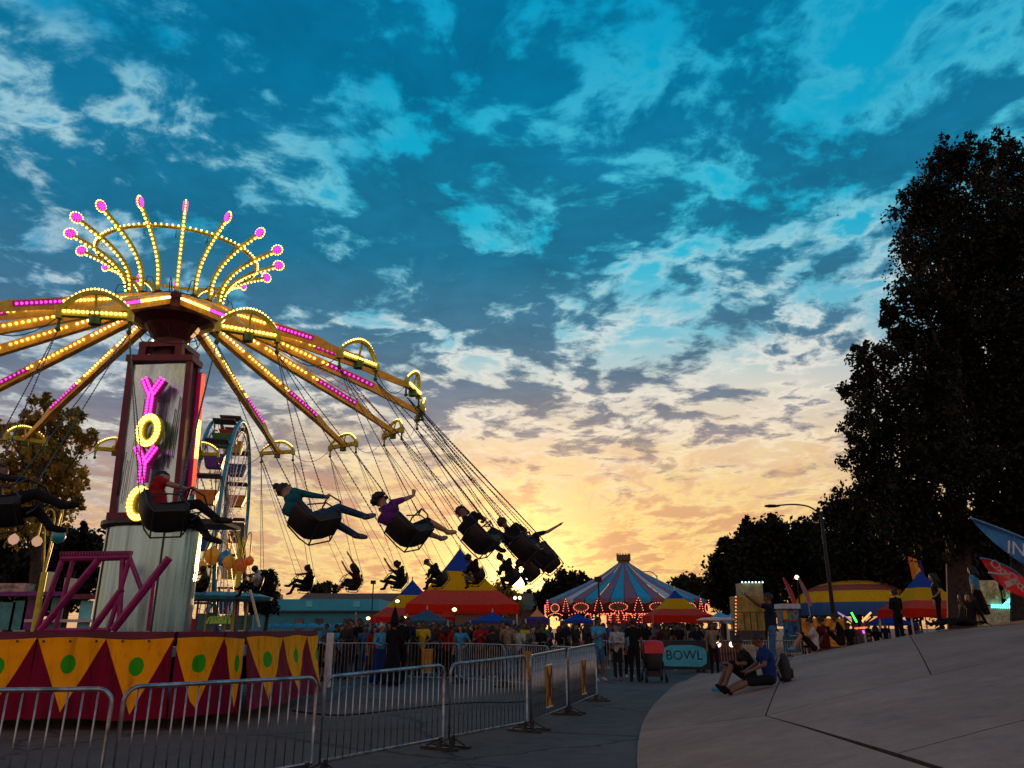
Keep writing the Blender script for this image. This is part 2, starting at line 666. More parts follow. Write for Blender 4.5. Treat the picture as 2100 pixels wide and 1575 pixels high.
def slab(poly, parent, gap=0.009):
    bm = bmesh.new()
    vs = []
    pts = [Vector(p) for p in poly]
    pts = [p for i, p in enumerate(pts) if (p - pts[i - 1]).length > 0.02]
    area = sum(pts[i - 1].x * p.y - p.x * pts[i - 1].y for i, p in enumerate(pts))
    sg = 1 if area > 0 else -1
    n = len(pts)
    for i in range(n):
        a, q, b_ = pts[i - 1], pts[i], pts[(i + 1) % n]
        d0, d1 = (q - a).normalized(), (b_ - q).normalized()
        n0, n1 = Vector((-d0.y, d0.x)) * sg, Vector((-d1.y, d1.x)) * sg
        m_ = n0 + n1
        m_ = m_ / max(0.3, m_.length_squared) * 2 * gap
        q = q + m_
        vs.append(bm.verts.new((q.x, q.y, 0)))
    bm.faces.new(vs)
    xs = [v.co.x for v in vs]
    ys = [v.co.y for v in vs]
    st = 0.45
    x = min(xs) + st
    while x < max(xs):
        bmesh.ops.bisect_plane(bm, geom=bm.verts[:] + bm.edges[:] + bm.faces[:], plane_co=(x, 0, 0), plane_no=(1, 0, 0))
        x += st
    y = min(ys) + st
    while y < max(ys):
        bmesh.ops.bisect_plane(bm, geom=bm.verts[:] + bm.edges[:] + bm.faces[:], plane_co=(0, y, 0), plane_no=(0, 1, 0))
        y += st
    for v in bm.verts:
        v.co.z = bank_z(v.co.x, v.co.y) + 0.012
    be = [e for e in bm.edges if e.is_boundary]
    r = bmesh.ops.extrude_edge_only(bm, edges=be)
    for v in r['geom']:
        if isinstance(v, bmesh.types.BMVert):
            v.co.z -= 0.10
    for f_ in bm.faces:
        f_.normal_update()
        if abs(f_.normal.z) < 0.35:
            f_.material_index = 1
    bmesh.ops.recalc_face_normals(bm, faces=bm.faces[:])
    me = bpy.data.meshes.new('slab')
    bm.to_mesh(me)
    bm.free()
    me.materials.append(M_CONC)
    me.materials.append(M_JOINT)
    return link('slab', me, parent)


bank = tag(link('terrain', None), kind='structure') if False else None
gb = MB()
NX, NY = 60, 70
for j in range(NY + 1):
    y = -8 + (37.5) * j / NY
    e = bank_edge(y)
    for i in range(NX + 1):
        x = e - 0.05 + (34 - e) * (i / NX) ** 1.5
        gb.v.append((x, y, bank_z(x, y) - 0.03 - (0.05 if i == 0 else 0)))
for j in range(NY):
    for i in range(NX):
        a = j * (NX + 1) + i
        gb.f.append((a, a + 1, a + NX + 2, a + NX + 1))
        gb.m.append(0)
bank = gb.build('terrain', mat('joint_dirt', (0.06, 0.040, 0.032), 0.95, var=0.3), smooth=True)
tag(bank, kind='structure')


def xy(px, py):
    p = on_bank(px, py)
    return (p.x, p.y)


J = xy(1570, 1470)
JU = xy(1616, 1363)
JR = xy(2100, 1345)
JB = xy(1900, 1575)
K1 = xy(1840, 1549)
K2 = xy(2100, 1480)
JL = xy(1322, 1500)


def ext(a, b, s):
    return (a[0] + (b[0] - a[0]) * s, a[1] + (b[1] - a[1]) * s)


def edge_pts(y0, y1, n, off=0.0):
    return [(bank_edge(y0 + (y1 - y0) * i / n) + off, y0 + (y1 - y0) * i / n) for i in range(n + 1)]


JRx = ext(J, JR, 2.2)
JBx = ext(J, JB, 3.0)
K2x = ext(K1, K2, 4.0)
JUx = ext(J, JU, 1.0)
UP = ext(J, JU, (23.9 - J[1]) / (JU[1] - J[1]))
FAR = 24.0
# left foot: below the joint that runs to the edge
slab(edge_pts(JL[1], -6, 14) + [(JBx[0], -6), JBx, J], bank)
# between foot and the steep joint
slab([J] + [UP] + [(bank_edge(FAR), FAR)] + edge_pts(FAR - 0.3, JL[1], 16)[0:], bank)
# right above, split once more up the slope
S1 = ext(J, JR, 0.62)
S1u = (S1[0] + (UP[0] - J[0]) * 1.0 + 1.0, FAR)
MID = ext(J, UP, 0.55)
MID2 = ext(S1, S1u, 0.55)
slab([J, S1, MID2, MID], bank)
slab([MID, MID2, S1u, UP], bank)
slab([S1, JRx, (JRx[0], FAR), S1u], bank)
# below the long joint
slab([J, K1, K2x, JRx], bank)
slab([K1, JBx, (K2x[0], -6), K2x], bank)
# crest and back of the bank
slab([(bank_edge(24.04) + 0.2, 24.04), UP[:1] + (24.04,), (JRx[0], 24.04), (JRx[0], 29.0), (bank_edge(29) + 0.2, 29.0)], bank)

# ------------------------------------------------------------------ the swing ride
M_ORANGE = mat('arm_orange_paint', (0.95, 0.50, 0.025), 0.38, var=0.18, scale=3.0, spec=0.5)
M_LIME = mat('lime_yellow_paint', (0.55, 0.50, 0.03), 0.4, var=0.15)
M_PLUM = mat('plum_paint', (0.12, 0.005, 0.036), 0.42, var=0.25, scale=4.0)
M_PLUM_D = mat('dark_plum_paint', (0.055, 0.006, 0.016), 0.5, var=0.3)
M_MAG = mat('magenta_paint', (0.26, 0.008, 0.12), 0.38, var=0.2)
M_STEEL = mat('galvanised_steel', (0.50, 0.52, 0.54), 0.34, 0.85, var=0.25, scale=9.0)
M_DSTEEL = mat('dark_steel', (0.05, 0.05, 0.055), 0.45, 0.6, var=0.3)
M_CHAIN = mat('chain_steel', (0.09, 0.09, 0.095), 0.35, 0.9, var=0.3)
M_BLACK = mat('black_plastic', (0.012, 0.010, 0.010), 0.5, var=0.3)
M_GREEN = mat('green_paint', (0.06, 0.16, 0.03), 0.5, var=0.2)
M_PINKP = mat('pink_plate', (0.60, 0.02, 0.33), 0.4)
B_YEL = glow('bulb_yellow', (1.0, 0.60, 0.10), 5.0)
B_WARM = glow('bulb_warm_white', (1.0, 0.68, 0.26), 5.0)
B_PINK = glow('bulb_pink', (1.0, 0.05, 0.62), 2.6)
B_RED = glow('bulb_red', (1.0, 0.12, 0.04), 1.6)

RN = Vector((sin(-0.03), sin(-0.034), 0))
RN.z = sqrt(1 - RN.length_squared)
RU = Vector((0, 1, 0)).cross(RN).normalized()
RV = RN.cross(RU)
RC = Vector((-7.893, 16.5, 6.336))
RR = 5.782
PH0 = 4.957
RIDE_M = Matrix(((RU.x, RV.x, RN.x, RC.x), (RU.y, RV.y, RN.y, RC.y), (RU.z, RV.z, RN.z, RC.z), (0, 0, 0, 1)))
BASE = Vector((-7.703, 16.716, 0))
ride = thing('swing_ride', 'tall swing carousel with lit yellow arms, bulb crown and plum tower', 'swing ride', BASE)


def arm_M(k):
    return RIDE_M @ Matrix.Rotation(PH0 + k * pi / 8, 4, 'Z')


# one arm: radial X, tangential Y, up Z
H0, H1 = 2.27, 0.17
A0, A1 = Vector((0.95, 0, H0)), Vector((4.72, 0, 0.60))
A2, A3 = Vector((5.02, 0, 0.42)), Vector((5.80, 0, 0.03))
arm_mb = MB()
arm_mb.bar(A0, A1, 0.17, 0.25, w1=0.15, h1=0.20)
arm_mb.bar(A1, A2, 0.15, 0.20, w1=0.11, h1=0.15)
arm_mb.bar(A2, A3, 0.11, 0.15, w1=0.10, h1=0.12)
arm_mb.tube([A3 + Vector((0, -0.09, 0)), A3 + Vector((0, 0.09, 0))], 0.085, 10)
for t in (0.18, 0.46, 0.74):
    p = A0.lerp(A1, t)
    arm_mb.box(p, (0.05, 0.182 - 0.015 * t, 0.262 - 0.05 * t))
arm_me = arm_mb.mesh('arm', [M_ORANGE])


def row(pts, r, mb, m=0):
    for p in pts:
        mb.ball(p, r, m, n=6, k=4)


by, bp = MB(), MB()
seg = (A1 - A0)
for s in (-1, 1):
    n = 34
    for i in range(n):
        t = 0.05 + 0.92 * i / (n - 1)
        if 0.30 < t < 0.325 or 0.63 < t < 0.655:
            continue
        p = A0 + seg * t + Vector((0, s * (0.102 - 0.008 * t), 0.03))
        if t > 0.70:
            bp.ball(p, 0.027, n=6, k=4)
        else:
            by.ball(p, 0.029, 1 if t < 0.28 else 0, n=6, k=4)
by_me = by.mesh('bulb_row', [B_YEL, B_WARM])
bp_me = bp.mesh('bulb_row', [B_PINK])
pk = MB()
for s in (-1, 1):
    pk.bar(A0 + seg * 0.69 + Vector((0, s * 0.083, 0.03)), A0 + seg * 0.985 + Vector((0, s * 0.081, 0.03)), 0.012, 0.11)
pk_me = pk.mesh('light_plate', [M_PINKP])
# spreader at the arm's end
HW = 0.50
sp = MB()
sp.bar((5.80, -HW, 0), (5.80, HW, 0), 0.11, 0.10)
arch = [Vector((5.80 + 0.10 * sin(pi * i / 14), -HW + 2 * HW * i / 14, 0.05 + 0.29 * sin(pi * i / 14) ** 0.75)) for i in range(15)]
for a, b_ in zip(arch, arch[1:]):
    sp.bar(a, b_, 0.075, 0.05)
for s in (-1, 1):
    sp.box((5.80, s * HW, -0.02), (0.13, 0.07, 0.15))
sp.bar((5.80, 0, 0.02), (5.90, 0, 0.33), 0.03)
sp_me = sp.mesh('spreader', [M_LIME])
gs = MB()
gs.tube([(5.80, 0, -0.16), (5.80, 0, -0.04)], 0.09, 10)
for s in (-1, 1):
    gs.tube([(5.80, s * HW, -0.06), (5.80, s * HW, -0.24)], 0.022, 6)
    gs.ball((5.80, s * HW, -0.26), 0.045)
gs_me = gs.mesh('shackle', [M_GREEN])
sb = MB()
for i in range(14):
    t = (i + 0.5) / 14
    sb.ball((5.87, -HW * 0.92 + 2 * HW * 0.92 * t, 0.015), 0.026, n=6, k=4)
for i in range(1, 19):
    t = i / 19
    sb.ball((5.80 + 0.10 * sin(pi * t) + 0.015, -HW + 2 * HW * t, 0.10 + 0.29 * sin(pi * t) ** 0.75), 0.019, n=6, k=4)
sb_me = sb.mesh('bulb_row', [B_YEL])
for k in range(16):
    M = arm_M(k)
    a = link('arm', arm_me, ride, M)
    for nm, me in (('bulb_row', by_me), ('bulb_row', bp_me), ('light_plate', pk_me), ('spreader', sp_me), ('shackle', gs_me), ('bulb_row', sb_me)):
        o = link(nm, me, a, M)
        if nm in ('bulb_row', 'shackle', 'light_plate'):
            o['kind'] = 'stuff'
    if k == 5:
        ld = MB()
        for s in (-0.17, 0.17):
            ld.tube([A0 + seg * 0.25 + Vector((0, s, 0.30)), A0 + seg * 1.02 + Vector((0, s, 0.30)), A3 + Vector((-0.3, s, 0.22))], 0.014, 5)
        for i in range(16):
            q = A0 + seg * (0.27 + 0.75 * i / 15) + Vector((0, 0, 0.30))
            ld.tube([q + Vector((0, -0.17, 0)), q + Vector((0, 0.17, 0))], 0.011, 5)
        link('ladder', ld.mesh('ladder', [M_ORANGE]), a, M)

# sagging cables between neighbouring spreaders
for k in range(16):
    cb = MB()
    p0 = arm_M(k) @ Vector((5.8, HW, -0.05))
    p1 = arm_M(k + 1) @ Vector((5.8, -HW, -0.05))
    cb.tube([p0.lerp(p1, t) + Vector((0, 0, -0.32 * 4 * t * (1 - t))) for t in [i / 8 for i in range(9)]], 0.008, 4)
    cb.build('cable', M_BLACK, ride)
# hub
hub = MB()
hub.lathe([(0.0, 1.90), (0.62, 1.90), (0.92, 2.02), (0.95, 2.10), (0.95, 2.36), (0.80, 2.50), (0.0, 2.52)], 16, M=RIDE_M)
hub.lathe([(0.36, 1.10), (0.36, 1.55), (0.62, 1.92)], 16, M=RIDE_M)
hb = hub.build('hub', M_PLUM_D, ride)
hs = MB()
for k in range(16):
    hs.bar((0.55, 0, 2.44), (1.02, 0, 2.36), 0.10, 0.16, M=arm_M(k + 0.5))
hs.build('spoke_socket', M_PLUM_D, hb)['kind'] = 'stuff'
# hub lower yoke and wiring
yk = MB()
yk.box((0, 0, 0.97), (1.02, 1.02, 0.10), M=RIDE_M)
for sx in (-1, 1):
    for sy in (-1, 1):
        yk.bar((sx * 0.42, sy * 0.42, 0.95), (sx * 0.40, sy * 0.40, 1.35), 0.16, M=RIDE_M)
yk.box((0, 0, 1.34), (0.98, 0.98, 0.12), M=RIDE_M)
yk.build('yoke', M_PLUM, ride)
wr = MB()
for i in range(9):
    a = i * 0.7
    p = Vector((0.42 * cos(a), 0.42 * sin(a), 1.9))
    q = Vector((0.5 * cos(a + 0.4), 0.5 * sin(a + 0.4), 1.42))
    wr.tube([RIDE_M @ (p.lerp(q, t) + Vector((cos(a) * 0.2 * sin(pi * t), sin(a) * 0.2 * sin(pi * t), -0.1 * sin(pi * t)))) for t in (0, .25, .5, .75, 1)], 0.012, 5)
wr.build('wiring', M_BLACK, ride)['kind'] = 'stuff'

# crown
spoke_pts = [Vector((1.00, 0, 2.42)), Vector((1.02, 0, 2.75)), Vector((1.13, 0, 3.05)), Vector((1.35, 0, 3.32)), Vector((1.68, 0, 3.57)), Vector((1.98, 0, 3.73)), Vector((2.22, 0, 3.845))]


def smooth_path(pts, n):
    out = []
    P = [pts[0]] + pts + [pts[-1]]
    for i in range(1, len(P) - 2):
        for j in range(n):
            t = j / n
            a, b_, c, d = P[i - 1], P[i], P[i + 1], P[i + 2]
            out.append(0.5 * ((2 * b_) + (c - a) * t + (2 * a - 5 * b_ + 4 * c - d) * t * t + (3 * b_ - a - 3 * c + d) * t ** 3))
    out.append(pts[-1])
    return out


sp_path = smooth_path(spoke_pts, 4)
spk = MB()
for a, b_ in zip(sp_path, sp_path[1:]):
    spk.bar(a, b_ + (b_ - a) * 0.1, 0.062, 0.075, up=(0, 1, 0))
spk_me = spk.mesh('crown_spoke', [M_LIME])
sbb = MB()
acc, nxt = 0.0, 0.16
for a, b_ in zip(sp_path, sp_path[1:]):
    L = (b_ - a).length
    while nxt <= acc + L:
        p = a.lerp(b_, (nxt - acc) / L)
        tdir = (b_ - a).normalized()
        nrm = Vector((tdir.z, 0, -tdir.x))
        sbb.ball(p + nrm * 0.052, 0.026, 0, n=6, k=4)
        nxt += 0.105
    acc += L
sbb_me = sbb.mesh('bulb_row', [B_YEL])
TIP = Vector((2.305, 0, 3.888))
Mt = Matrix.Translation(TIP) @ Matrix.Rotation(pi / 2, 4, 'X')
dk_ = MB()
dk_.lathe([(0.0, -0.030), (0.108, -0.030), (0.118, 0.0), (0.108, 0.030), (0.0, 0.030)], 16, M=Mt)
dk_me = dk_.mesh('crown_disc', [M_PINKP])
db = MB()
for s in (-1, 1):
    db.ball(Mt @ Vector((0, 0, s * 0.034)), 0.018)
    for i in range(6):
        a = i * pi / 3
        db.ball(Mt @ Vector((0.046 * cos(a), 0.046 * sin(a), s * 0.034)), 0.018)
    for i in range(10):
        a = i * pi / 5
        db.ball(Mt @ Vector((0.088 * cos(a), 0.088 * sin(a), s * 0.032)), 0.018)
db_me = db.mesh('bulb_row', [B_PINK])
dy_ = MB()
for i in range(14):
    a = i * 2 * pi / 14
    dy_.ball(Mt @ Vector((0.128 * cos(a), 0.128 * sin(a), 0)), 0.018)
dy_me = dy_.mesh('bulb_row', [B_YEL])
TP0 = 1.229
for k in range(16):
    M = RIDE_M @ Matrix.Rotation(TP0 - (k + 6.5 - 6.5) * pi / 8, 4, 'Z')
    s_ = link('crown_spoke', spk_me, ride, M)
    link('crown_disc', dk_me, s_, M)
    for me in (sbb_me, db_me, dy_me):
        link('bulb_row', me, s_, M)['kind'] = 'stuff'
rg = MB()
rg.tube([(1.75 * cos(a), 1.75 * sin(a), 3.62) for a in [2 * pi * i / 64 for i in range(64)]], 0.038, 8, close=True, M=RIDE_M)
ring = rg.build('crown_ring', M_LIME, ride, smooth=True)
rb = MB()
for i in range(96):
    a = 2 * pi * i / 96
    rb.ball(RIDE_M @ Vector((1.80 * cos(a), 1.80 * sin(a), 3.65)), 0.022)
rb.build('bulb_row', B_YEL, ring)['kind'] = 'stuff'
cl = MB()
for i in range(16):
    a = TP0 - (i + 0.5) * pi / 8 + 0.12
    c0 = Vector((cos(a), sin(a), 0))
    cl.tube([RIDE_M @ (c0 * 1.72 + Vector((0, 0, 3.58))), RIDE_M @ (c0 * 1.6 + Vector((0, 0, 3.46))), RIDE_M @ (c0 * 1.66 + Vector((0, 0, 3.42))), RIDE_M @ (c0 * 1.7 + Vector((0, 0, 3.5)))], 0.007, 4)
for i in range(16):
    a = TP0 - (i + 0.3) * pi / 8
    c0 = Vector((cos(a), sin(a), 0))
    cl.tube([RIDE_M @ (c0 * r_ + Vector((0, 0, z_))) for r_, z_ in ((0.85, 2.5), (1.05, 2.72), (1.25, 2.66), (1.3, 2.45), (1.2, 2.3))], 0.010, 4)
cl.build('wiring', M_BLACK, ride)['kind'] = 'stuff'


def silver_mat(name, tint):
    m = bpy.data.materials.new(name)
    m.use_nodes = True
    t = m.node_tree
    b = NB(t)
    p = t.nodes['Principled BSDF']
    tc = b.node('ShaderNodeTexCoord').outputs['Object']
    n = b.noise(b.vmath('MULTIPLY', tc, (3.0, 3.0, 0.5)), 2.0, 6.0, 0.65)
    w = b.step(b.noise(b.vmath('MULTIPLY', tc, (6.0, 6.0, 1.6)), 1.5, 6.0, 0.7), 0.66, 0.72)
    col = b.ramp(n, [(0.3, tuple(c * 0.55 for c in tint)), (0.5, tint), (0.7, tuple(min(1, c * 1.25) for c in tint))])
    col = b.mix(b.math('MULTIPLY', w, 0.75), col, (0.05, 0.06, 0.07, 1))
    b.put(p.inputs['Base Color'], col)
    p.inputs['Metallic'].default_value = 0.85
    b.put(p.inputs['Roughness'], b.math('ADD', 0.10, b.math('MULTIPLY', n, 0.22)))
    bn = b.node('ShaderNodeBump')
    bn.inputs['Strength'].default_value = 0.25
    bn.inputs['Distance'].default_value = 0.03
    b.put(bn.inputs['Height'], n)
    t.links.new(bn.outputs[0], p.inputs['Normal'])
    return m


M_SILV = silver_mat('weathered_silver', (0.44, 0.68, 0.80))
M_DRUM = silver_mat('drum_silver', (0.30, 0.55, 0.64))
_t = M_DRUM.node_tree
for _n in _t.nodes:
    if _n.type == 'VECT_MATH' and _n.operation == 'MULTIPLY' and abs(_n.inputs[1].default_value[2] - 0.5) < 0.01:
        _n.inputs[1].default_value = (5.0, 5.0, 0.12)  # vertical streaks in the colour imitate bright and dark reflections
    if _n.type == 'VECT_MATH' and _n.operation == 'MULTIPLY' and abs(_n.inputs[1].default_value[2] - 1.6) < 0.01:
        _n.inputs[1].default_value = (9.0, 9.0, 2.2)
# tower: leaning square frame with silver panels
TX, TY, TW, TD = -7.70, 15.95, 0.645, 0.20
ZB, ZT = 3.70, 7.20


def lean(x, z):
    return x + 0.07 - 0.14 * (z - ZB) / (ZT - ZB)


for sx in (-1, 1):
    for sy in (-1, 1):
        MB().bar((lean(TX + sx * TW, ZB), TY + sy * TD, ZB), (lean(TX + sx * TW, ZT), TY + sy * TD, ZT), 0.115).build('tower_post', M_PLUM, ride)
for z in (ZB + 0.05, ZT + 0.02):
    cr = MB()
    cr.box((lean(TX, z), TY, z), (2 * TW + 0.18, 2 * TD + 0.17, 0.14))
    cr.build('tower_frame', M_PLUM, ride)
zm = ZT - 0.1
for (p0, p1, w_, d_) in (((TX, TY - TD + 0.03), None, 2 * TW - 0.115, 0.03), ((TX + TW - 0.03, TY), None, 0.03, 2 * TD - 0.115), ((TX - TW + 0.03, TY), None, 0.03, 2 * TD - 0.115)):
    MB().bar((lean(p0[0], ZB + 0.12), p0[1], ZB + 0.12), (lean(p0[0], zm), p0[1], zm), d_, w_, up=(1, 0, 0)).build('panel', M_SILV, ride)
dr = MB()
for i in range(13):
    x = TX - 0.52 + 0.085 * i + R.uniform(-.02, .02)
    if i in (4, 5, 6, 7):
        continue
    z0 = R.uniform(ZB + 0.2, ZT - 1.4)
    dr.tube([(x, TY - TD - 0.02, z0), (x + R.uniform(-.02, .02), TY - TD - 0.03, z0 + 0.6), (x, TY - TD - 0.02, z0 + R.uniform(0.9, 1.4))], R.uniform(0.005, 0.012), 4)
dr.build('loose_cable', M_BLACK, ride)['kind'] = 'stuff'
# side light boxes (right flank)
lb = MB()
lb.bar((lean(TX + TW + 0.13, 4.25), TY + 0.15, 4.25), (lean(TX + TW + 0.13, 7.0), TY + 0.15, 7.0), 0.08, 0.12)
sidebox = lb.build('light_box', M_PINKP, ride)
sbm = MB()
for i in range(52):
    z = 4.35 + 2.6 * i / 51
    c = 0 if (z < 5.05 or z > 5.9) else 1
    sbm.ball((lean(TX + TW + 0.185, z), TY + 0.11, z), 0.030, c)
    sbm.ball((lean(TX + TW + 0.185, z), TY + 0.19, z), 0.030, c)
sbm.build('bulb_row', [B_RED, B_YEL], sidebox)['kind'] = 'stuff'
# letters standing off the front panel
LY = TY - TD - 0.34


def letter(ch, cpx, cpy, w, h, face, bulb, rnd=0.10):
    c = at(cpx, cpy, LY)
    a = MB()
    bl = MB()
    dpt = 0.16
    st = 0.18
    if ch == 'Y':
        top, mid, bot = c.z + h / 2, c.z + 0.02, c.z - h / 2
        strokes = [((c.x - w / 2 + st / 2, top), (c.x, mid)), ((c.x + w / 2 - st / 2, top), (c.x, mid)), ((c.x, mid + 0.05), (c.x, bot))]
        for (x0, z0), (x1, z1) in strokes:
            a.bar((x0, c.y + dpt / 2, z0), (x1, c.y + dpt / 2, z1), st, dpt, up=(0, 1, 0))
            dd = Vector((x1 - x0, 0, z1 - z0))
            n = max(3, int(dd.length / 0.062))
            nn_ = Vector((-dd.z, 0, dd.x)).normalized()
            for i in range(n + 1):
                for s in (-1, 1):
                    bl.ball(Vector((x0, c.y - 0.012, z0)) + dd * (i / n) + nn_ * s * 0.043, 0.032)
    else:
        n = 28
        ro = (w / 2, h / 2)
        vs, fs = [], []
        for i in range(n):
            t = 2 * pi * i / n
            for k, y in ((1.0, c.y), (1.0, c.y + dpt), (0.0, c.y + dpt), (0.0, c.y)):
                rx, rz = (ro[0], ro[1]) if k else (ro[0] - st, ro[1] - st)
                vs.append((c.x + rx * cos(t), y, c.z + rz * sin(t)))
        for i in range(n):
            j = (i + 1) % n
            for k in range(4):
                fs.append((i * 4 + k, i * 4 + (k + 1) % 4, j * 4 + (k + 1) % 4, j * 4 + k))
        a.add(vs, fs)
        for kk, cnt in ((0.045, 26), (0.11, 20)):
            for i in range(cnt):
                t = 2 * pi * i / cnt
                bl.ball((c.x + (ro[0] - kk) * cos(t), c.y - 0.012, c.z + (ro[1] - kk) * sin(t)), 0.033)
    a.bar((c.x, c.y + dpt, c.z), (c.x + 0.05, TY - TD, c.z), 0.05)
    o = a.build('letter', face, ride)
    bl.build('bulb_row', bulb, o)['kind'] = 'stuff'
    o['label'] = 'letter %s outlined in %s bulbs' % (ch, 'pink' if ch == 'Y' else 'yellow')


letter('Y', 309, 812, 0.56, 0.76, M_PINKP, B_PINK)  # pink on both Y faces puts the bulbs' glow into the colour
letter('O', 304, 882, 0.54, 0.74, M_LIME, B_YEL)
letter('Y', 294, 952, 0.56, 0.72, M_PINKP, B_PINK)
letter('O', 285, 1032, 0.54, 0.74, M_LIME, B_YEL)
# drum under the tower
dm = MB()
dm.lathe([(0.95, 1.36), (0.95, 3.56)], 40, c=(-7.75, 16.62, 0), cap=True)
dm.build('drum', M_DRUM, ride, smooth=False)
fl = MB()
fl.lathe([(1.05, 3.56), (1.08, 3.60), (1.08, 3.69), (0.9, 3.70)], 32, c=(-7.75, 16.62, 0))
fl.box((-6.35, 16.3, 3.63), (0.75, 1.0, 0.07))
fl.build('flange', M_DSTEEL, ride)
sm = MB()
for a in (-0.95, -2.35):
    sm.bar((-7.75 + 0.955 * cos(a), 16.62 + 0.955 * sin(a), 1.40), (-7.75 + 0.955 * cos(a), 16.62 + 0.955 * sin(a), 3.55), 0.03)
sm.build('drum_seam', M_DSTEEL, ride)['kind'] = 'stuff'

# deck and cloth skirt
DECK_Z = 1.40
outline = [(-16.5, 12.75), (-5.55, 13.15), (-5.0, 13.75), (-4.72, 15.3), (-4.62, 18.6), (-5.4, 21.0), (-16.5, 21.0)]
MB().prism(outline, 1.26, DECK_Z).build('deck', M_PLUM_D, ride)
rim = MB()
for a, b_ in ((0, 1), (1, 2), (2, 3), (3, 4)):
    p0, p1 = Vector((*outline[a], DECK_Z + 0.03)), Vector((*outline[b_], DECK_Z + 0.03))
    rim.bar(p0, p1, 0.14, 0.12)
rim.build('deck_rim', M_PLUM, ride)


def skirt_mat():
    m = bpy.data.materials.new('skirt_vinyl')
    m.use_nodes = True
    t = m.node_tree
    b = NB(t)
    p = t.nodes['Principled BSDF']
    uv = b.node('ShaderNodeTexCoord').outputs['UV']
    u, v, _ = b.sep(uv)
    fu = b.math('FRACT', u)
    tri = b.math('MULTIPLY', b.math('ABSOLUTE', b.math('SUBTRACT', fu, 0.5)), 2.0)     # 0 mid-panel, 1 at the seam
    yel = b.step(b.math('SUBTRACT', b.math('SUBTRACT', v, 0.07), b.math('MULTIPLY', tri, 0.93)), -0.006, 0.006)
    du = b.math('MULTIPLY', b.math('SUBTRACT', fu, 0.5), 1.26)
    dv = b.math('MULTIPLY', b.math('SUBTRACT', v, 0.66), 1.16)
    rr = b.math('SQRT', b.math('ADD', b.math('MULTIPLY', du, du), b.math('MULTIPLY', dv, dv)))
    dot = b.step(rr, 0.142, 0.134)
    n = b.noise(b.node('ShaderNodeTexCoord').outputs['Object'], 3.0, 6.0, 0.6)
    n5 = b.noise(b.vmath('MULTIPLY', b.node('ShaderNodeTexCoord').outputs['Object'], (2.0, 2.0, 0.5)), 3.0, 7.0, 0.7)
    k = b.math('MULTIPLY', b.math('ADD', 0.72, b.math('MULTIPLY', n, 0.5)), b.step(n5, 0.72, 0.45, 0.55, 1.0))
    col = b.mix(yel, (0.20, 0.002, 0.028, 1), (1.0, 0.40, 0.002, 1))
    col = b.mix(dot, col, (0.03, 0.38, 0.012, 1))
    col = b.vmath('MULTIPLY', col, b.xyz(k, k, k))
    b.put(p.inputs['Base Color'], col)
    b.put(p.inputs['Roughness'], b.math('ADD', 0.46, b.math('MULTIPLY', n, 0.2)))
    p.inputs['Specular IOR Level'].default_value = 0.10
    bn = b.node('ShaderNodeBump')
    bn.inputs['Strength'].default_value = 0.5
    bn.inputs['Distance'].default_value = 0.03
    b.put(bn.inputs['Height'], b.noise(b.vmath('MULTIPLY', uv, (3.0, 1.4, 1.0)), 2.5, 4.0, 0.6))
    t.links.new(bn.outputs[0], p.inputs['Normal'])
    return m


M_SKIRT = skirt_mat()


def skirt(path, u0, u1, nu, flare=0.0):
    """cloth panel hung along a path of (x, y); u runs in printed periods"""
    P = [Vector(p) for p in path]
    L = [0]
    for a, b_ in zip(P, P[1:]):
        L.append(L[-1] + (b_ - a).length)
    mb = MB()
    mb.uv = []
    nv = 12
    for i in range(nu + 1):
        s = L[-1] * i / nu
        k = max(j for j in range(len(L)) if L[j] <= s + 1e-6)
        k = min(k, len(P) - 2)
        t = (s - L[k]) / (L[k + 1] - L[k])
        q = P[k].lerp(P[k + 1], t)
        dn = (P[k + 1] - P[k]).normalized()
        out = Vector((dn.y, -dn.x))
        for j in range(nv + 1):
            v = j / nv
            w = (0.030 * sin(s * 5.3 + 1.2 * v) + 0.022 * sin(s * 11.0 + 2.0 * v)) * (1 - v) ** 0.8 + flare * (1 - v) ** 1.6
            z = 0.17 + 0.02 * sin(s * 3.1) + (1.385 - 0.17) * v
            mb.v.append((q.x + out.x * (0.10 + w), q.y + out.y * (0.10 + w), z))
            mb.uv.append((u0 + (u1 - u0) * i / nu, v))
    for i in range(nu):
        for j in range(nv):
            a = i * (nv + 1) + j
            mb.f.append((a, a + nv + 1, a + nv + 2, a + 1))
            mb.m.append(0)
    return mb.build('skirt_panel', M_SKIRT, ride, smooth=True)


def xdeck(px):
    """deck-front x for a photo column"""
    return at(px, 1350, 13.05).x


per = xdeck(203) - xdeck(64)
xa = xdeck(353)
for i in range(4):
    x1 = xa - per * 2 * i
    x0 = x1 - per * 2
    y = lambda x: 12.75 + (x + 16.5) * 0.4 / 10.95
    skirt([(x0 + 0.01, y(x0)), (x1 - 0.012, y(x1))], 0, 2, 40)
skirt([(xa + 0.012, y(xa)), (-5.55, 13.15), (-5.25, 13.30), (-5.0, 13.75), (-4.90, 14.35)], 0, 1.75, 44)
skirt([(-4.89, 14.4), (-4.72, 15.3), (-4.67, 17.0), (-4.62, 18.6)], 0.0, 2.55, 44, flare=0.16)
gr = MB()
for i in range(26):
    x = -16 + i * 0.42
    gr.ball((x, y(x) - 0.125, 1.345), 0.020)
gr.build('grommet', M_DSTEEL, ride)['kind'] = 'stuff'
un = MB()
for i in range(6):
    un.box((-15 + i * 1.9, 14.6, 0.63), (0.25, 0.25, 1.25))
    un.box((-15 + i * 1.9, 18.6, 0.63), (0.25, 0.25, 1.25))
un.box((-10.5, 16.0, 0.75), (11.0, 0.3, 0.5))
un.build('undercarriage', M_DSTEEL, ride)['kind'] = 'stuff'

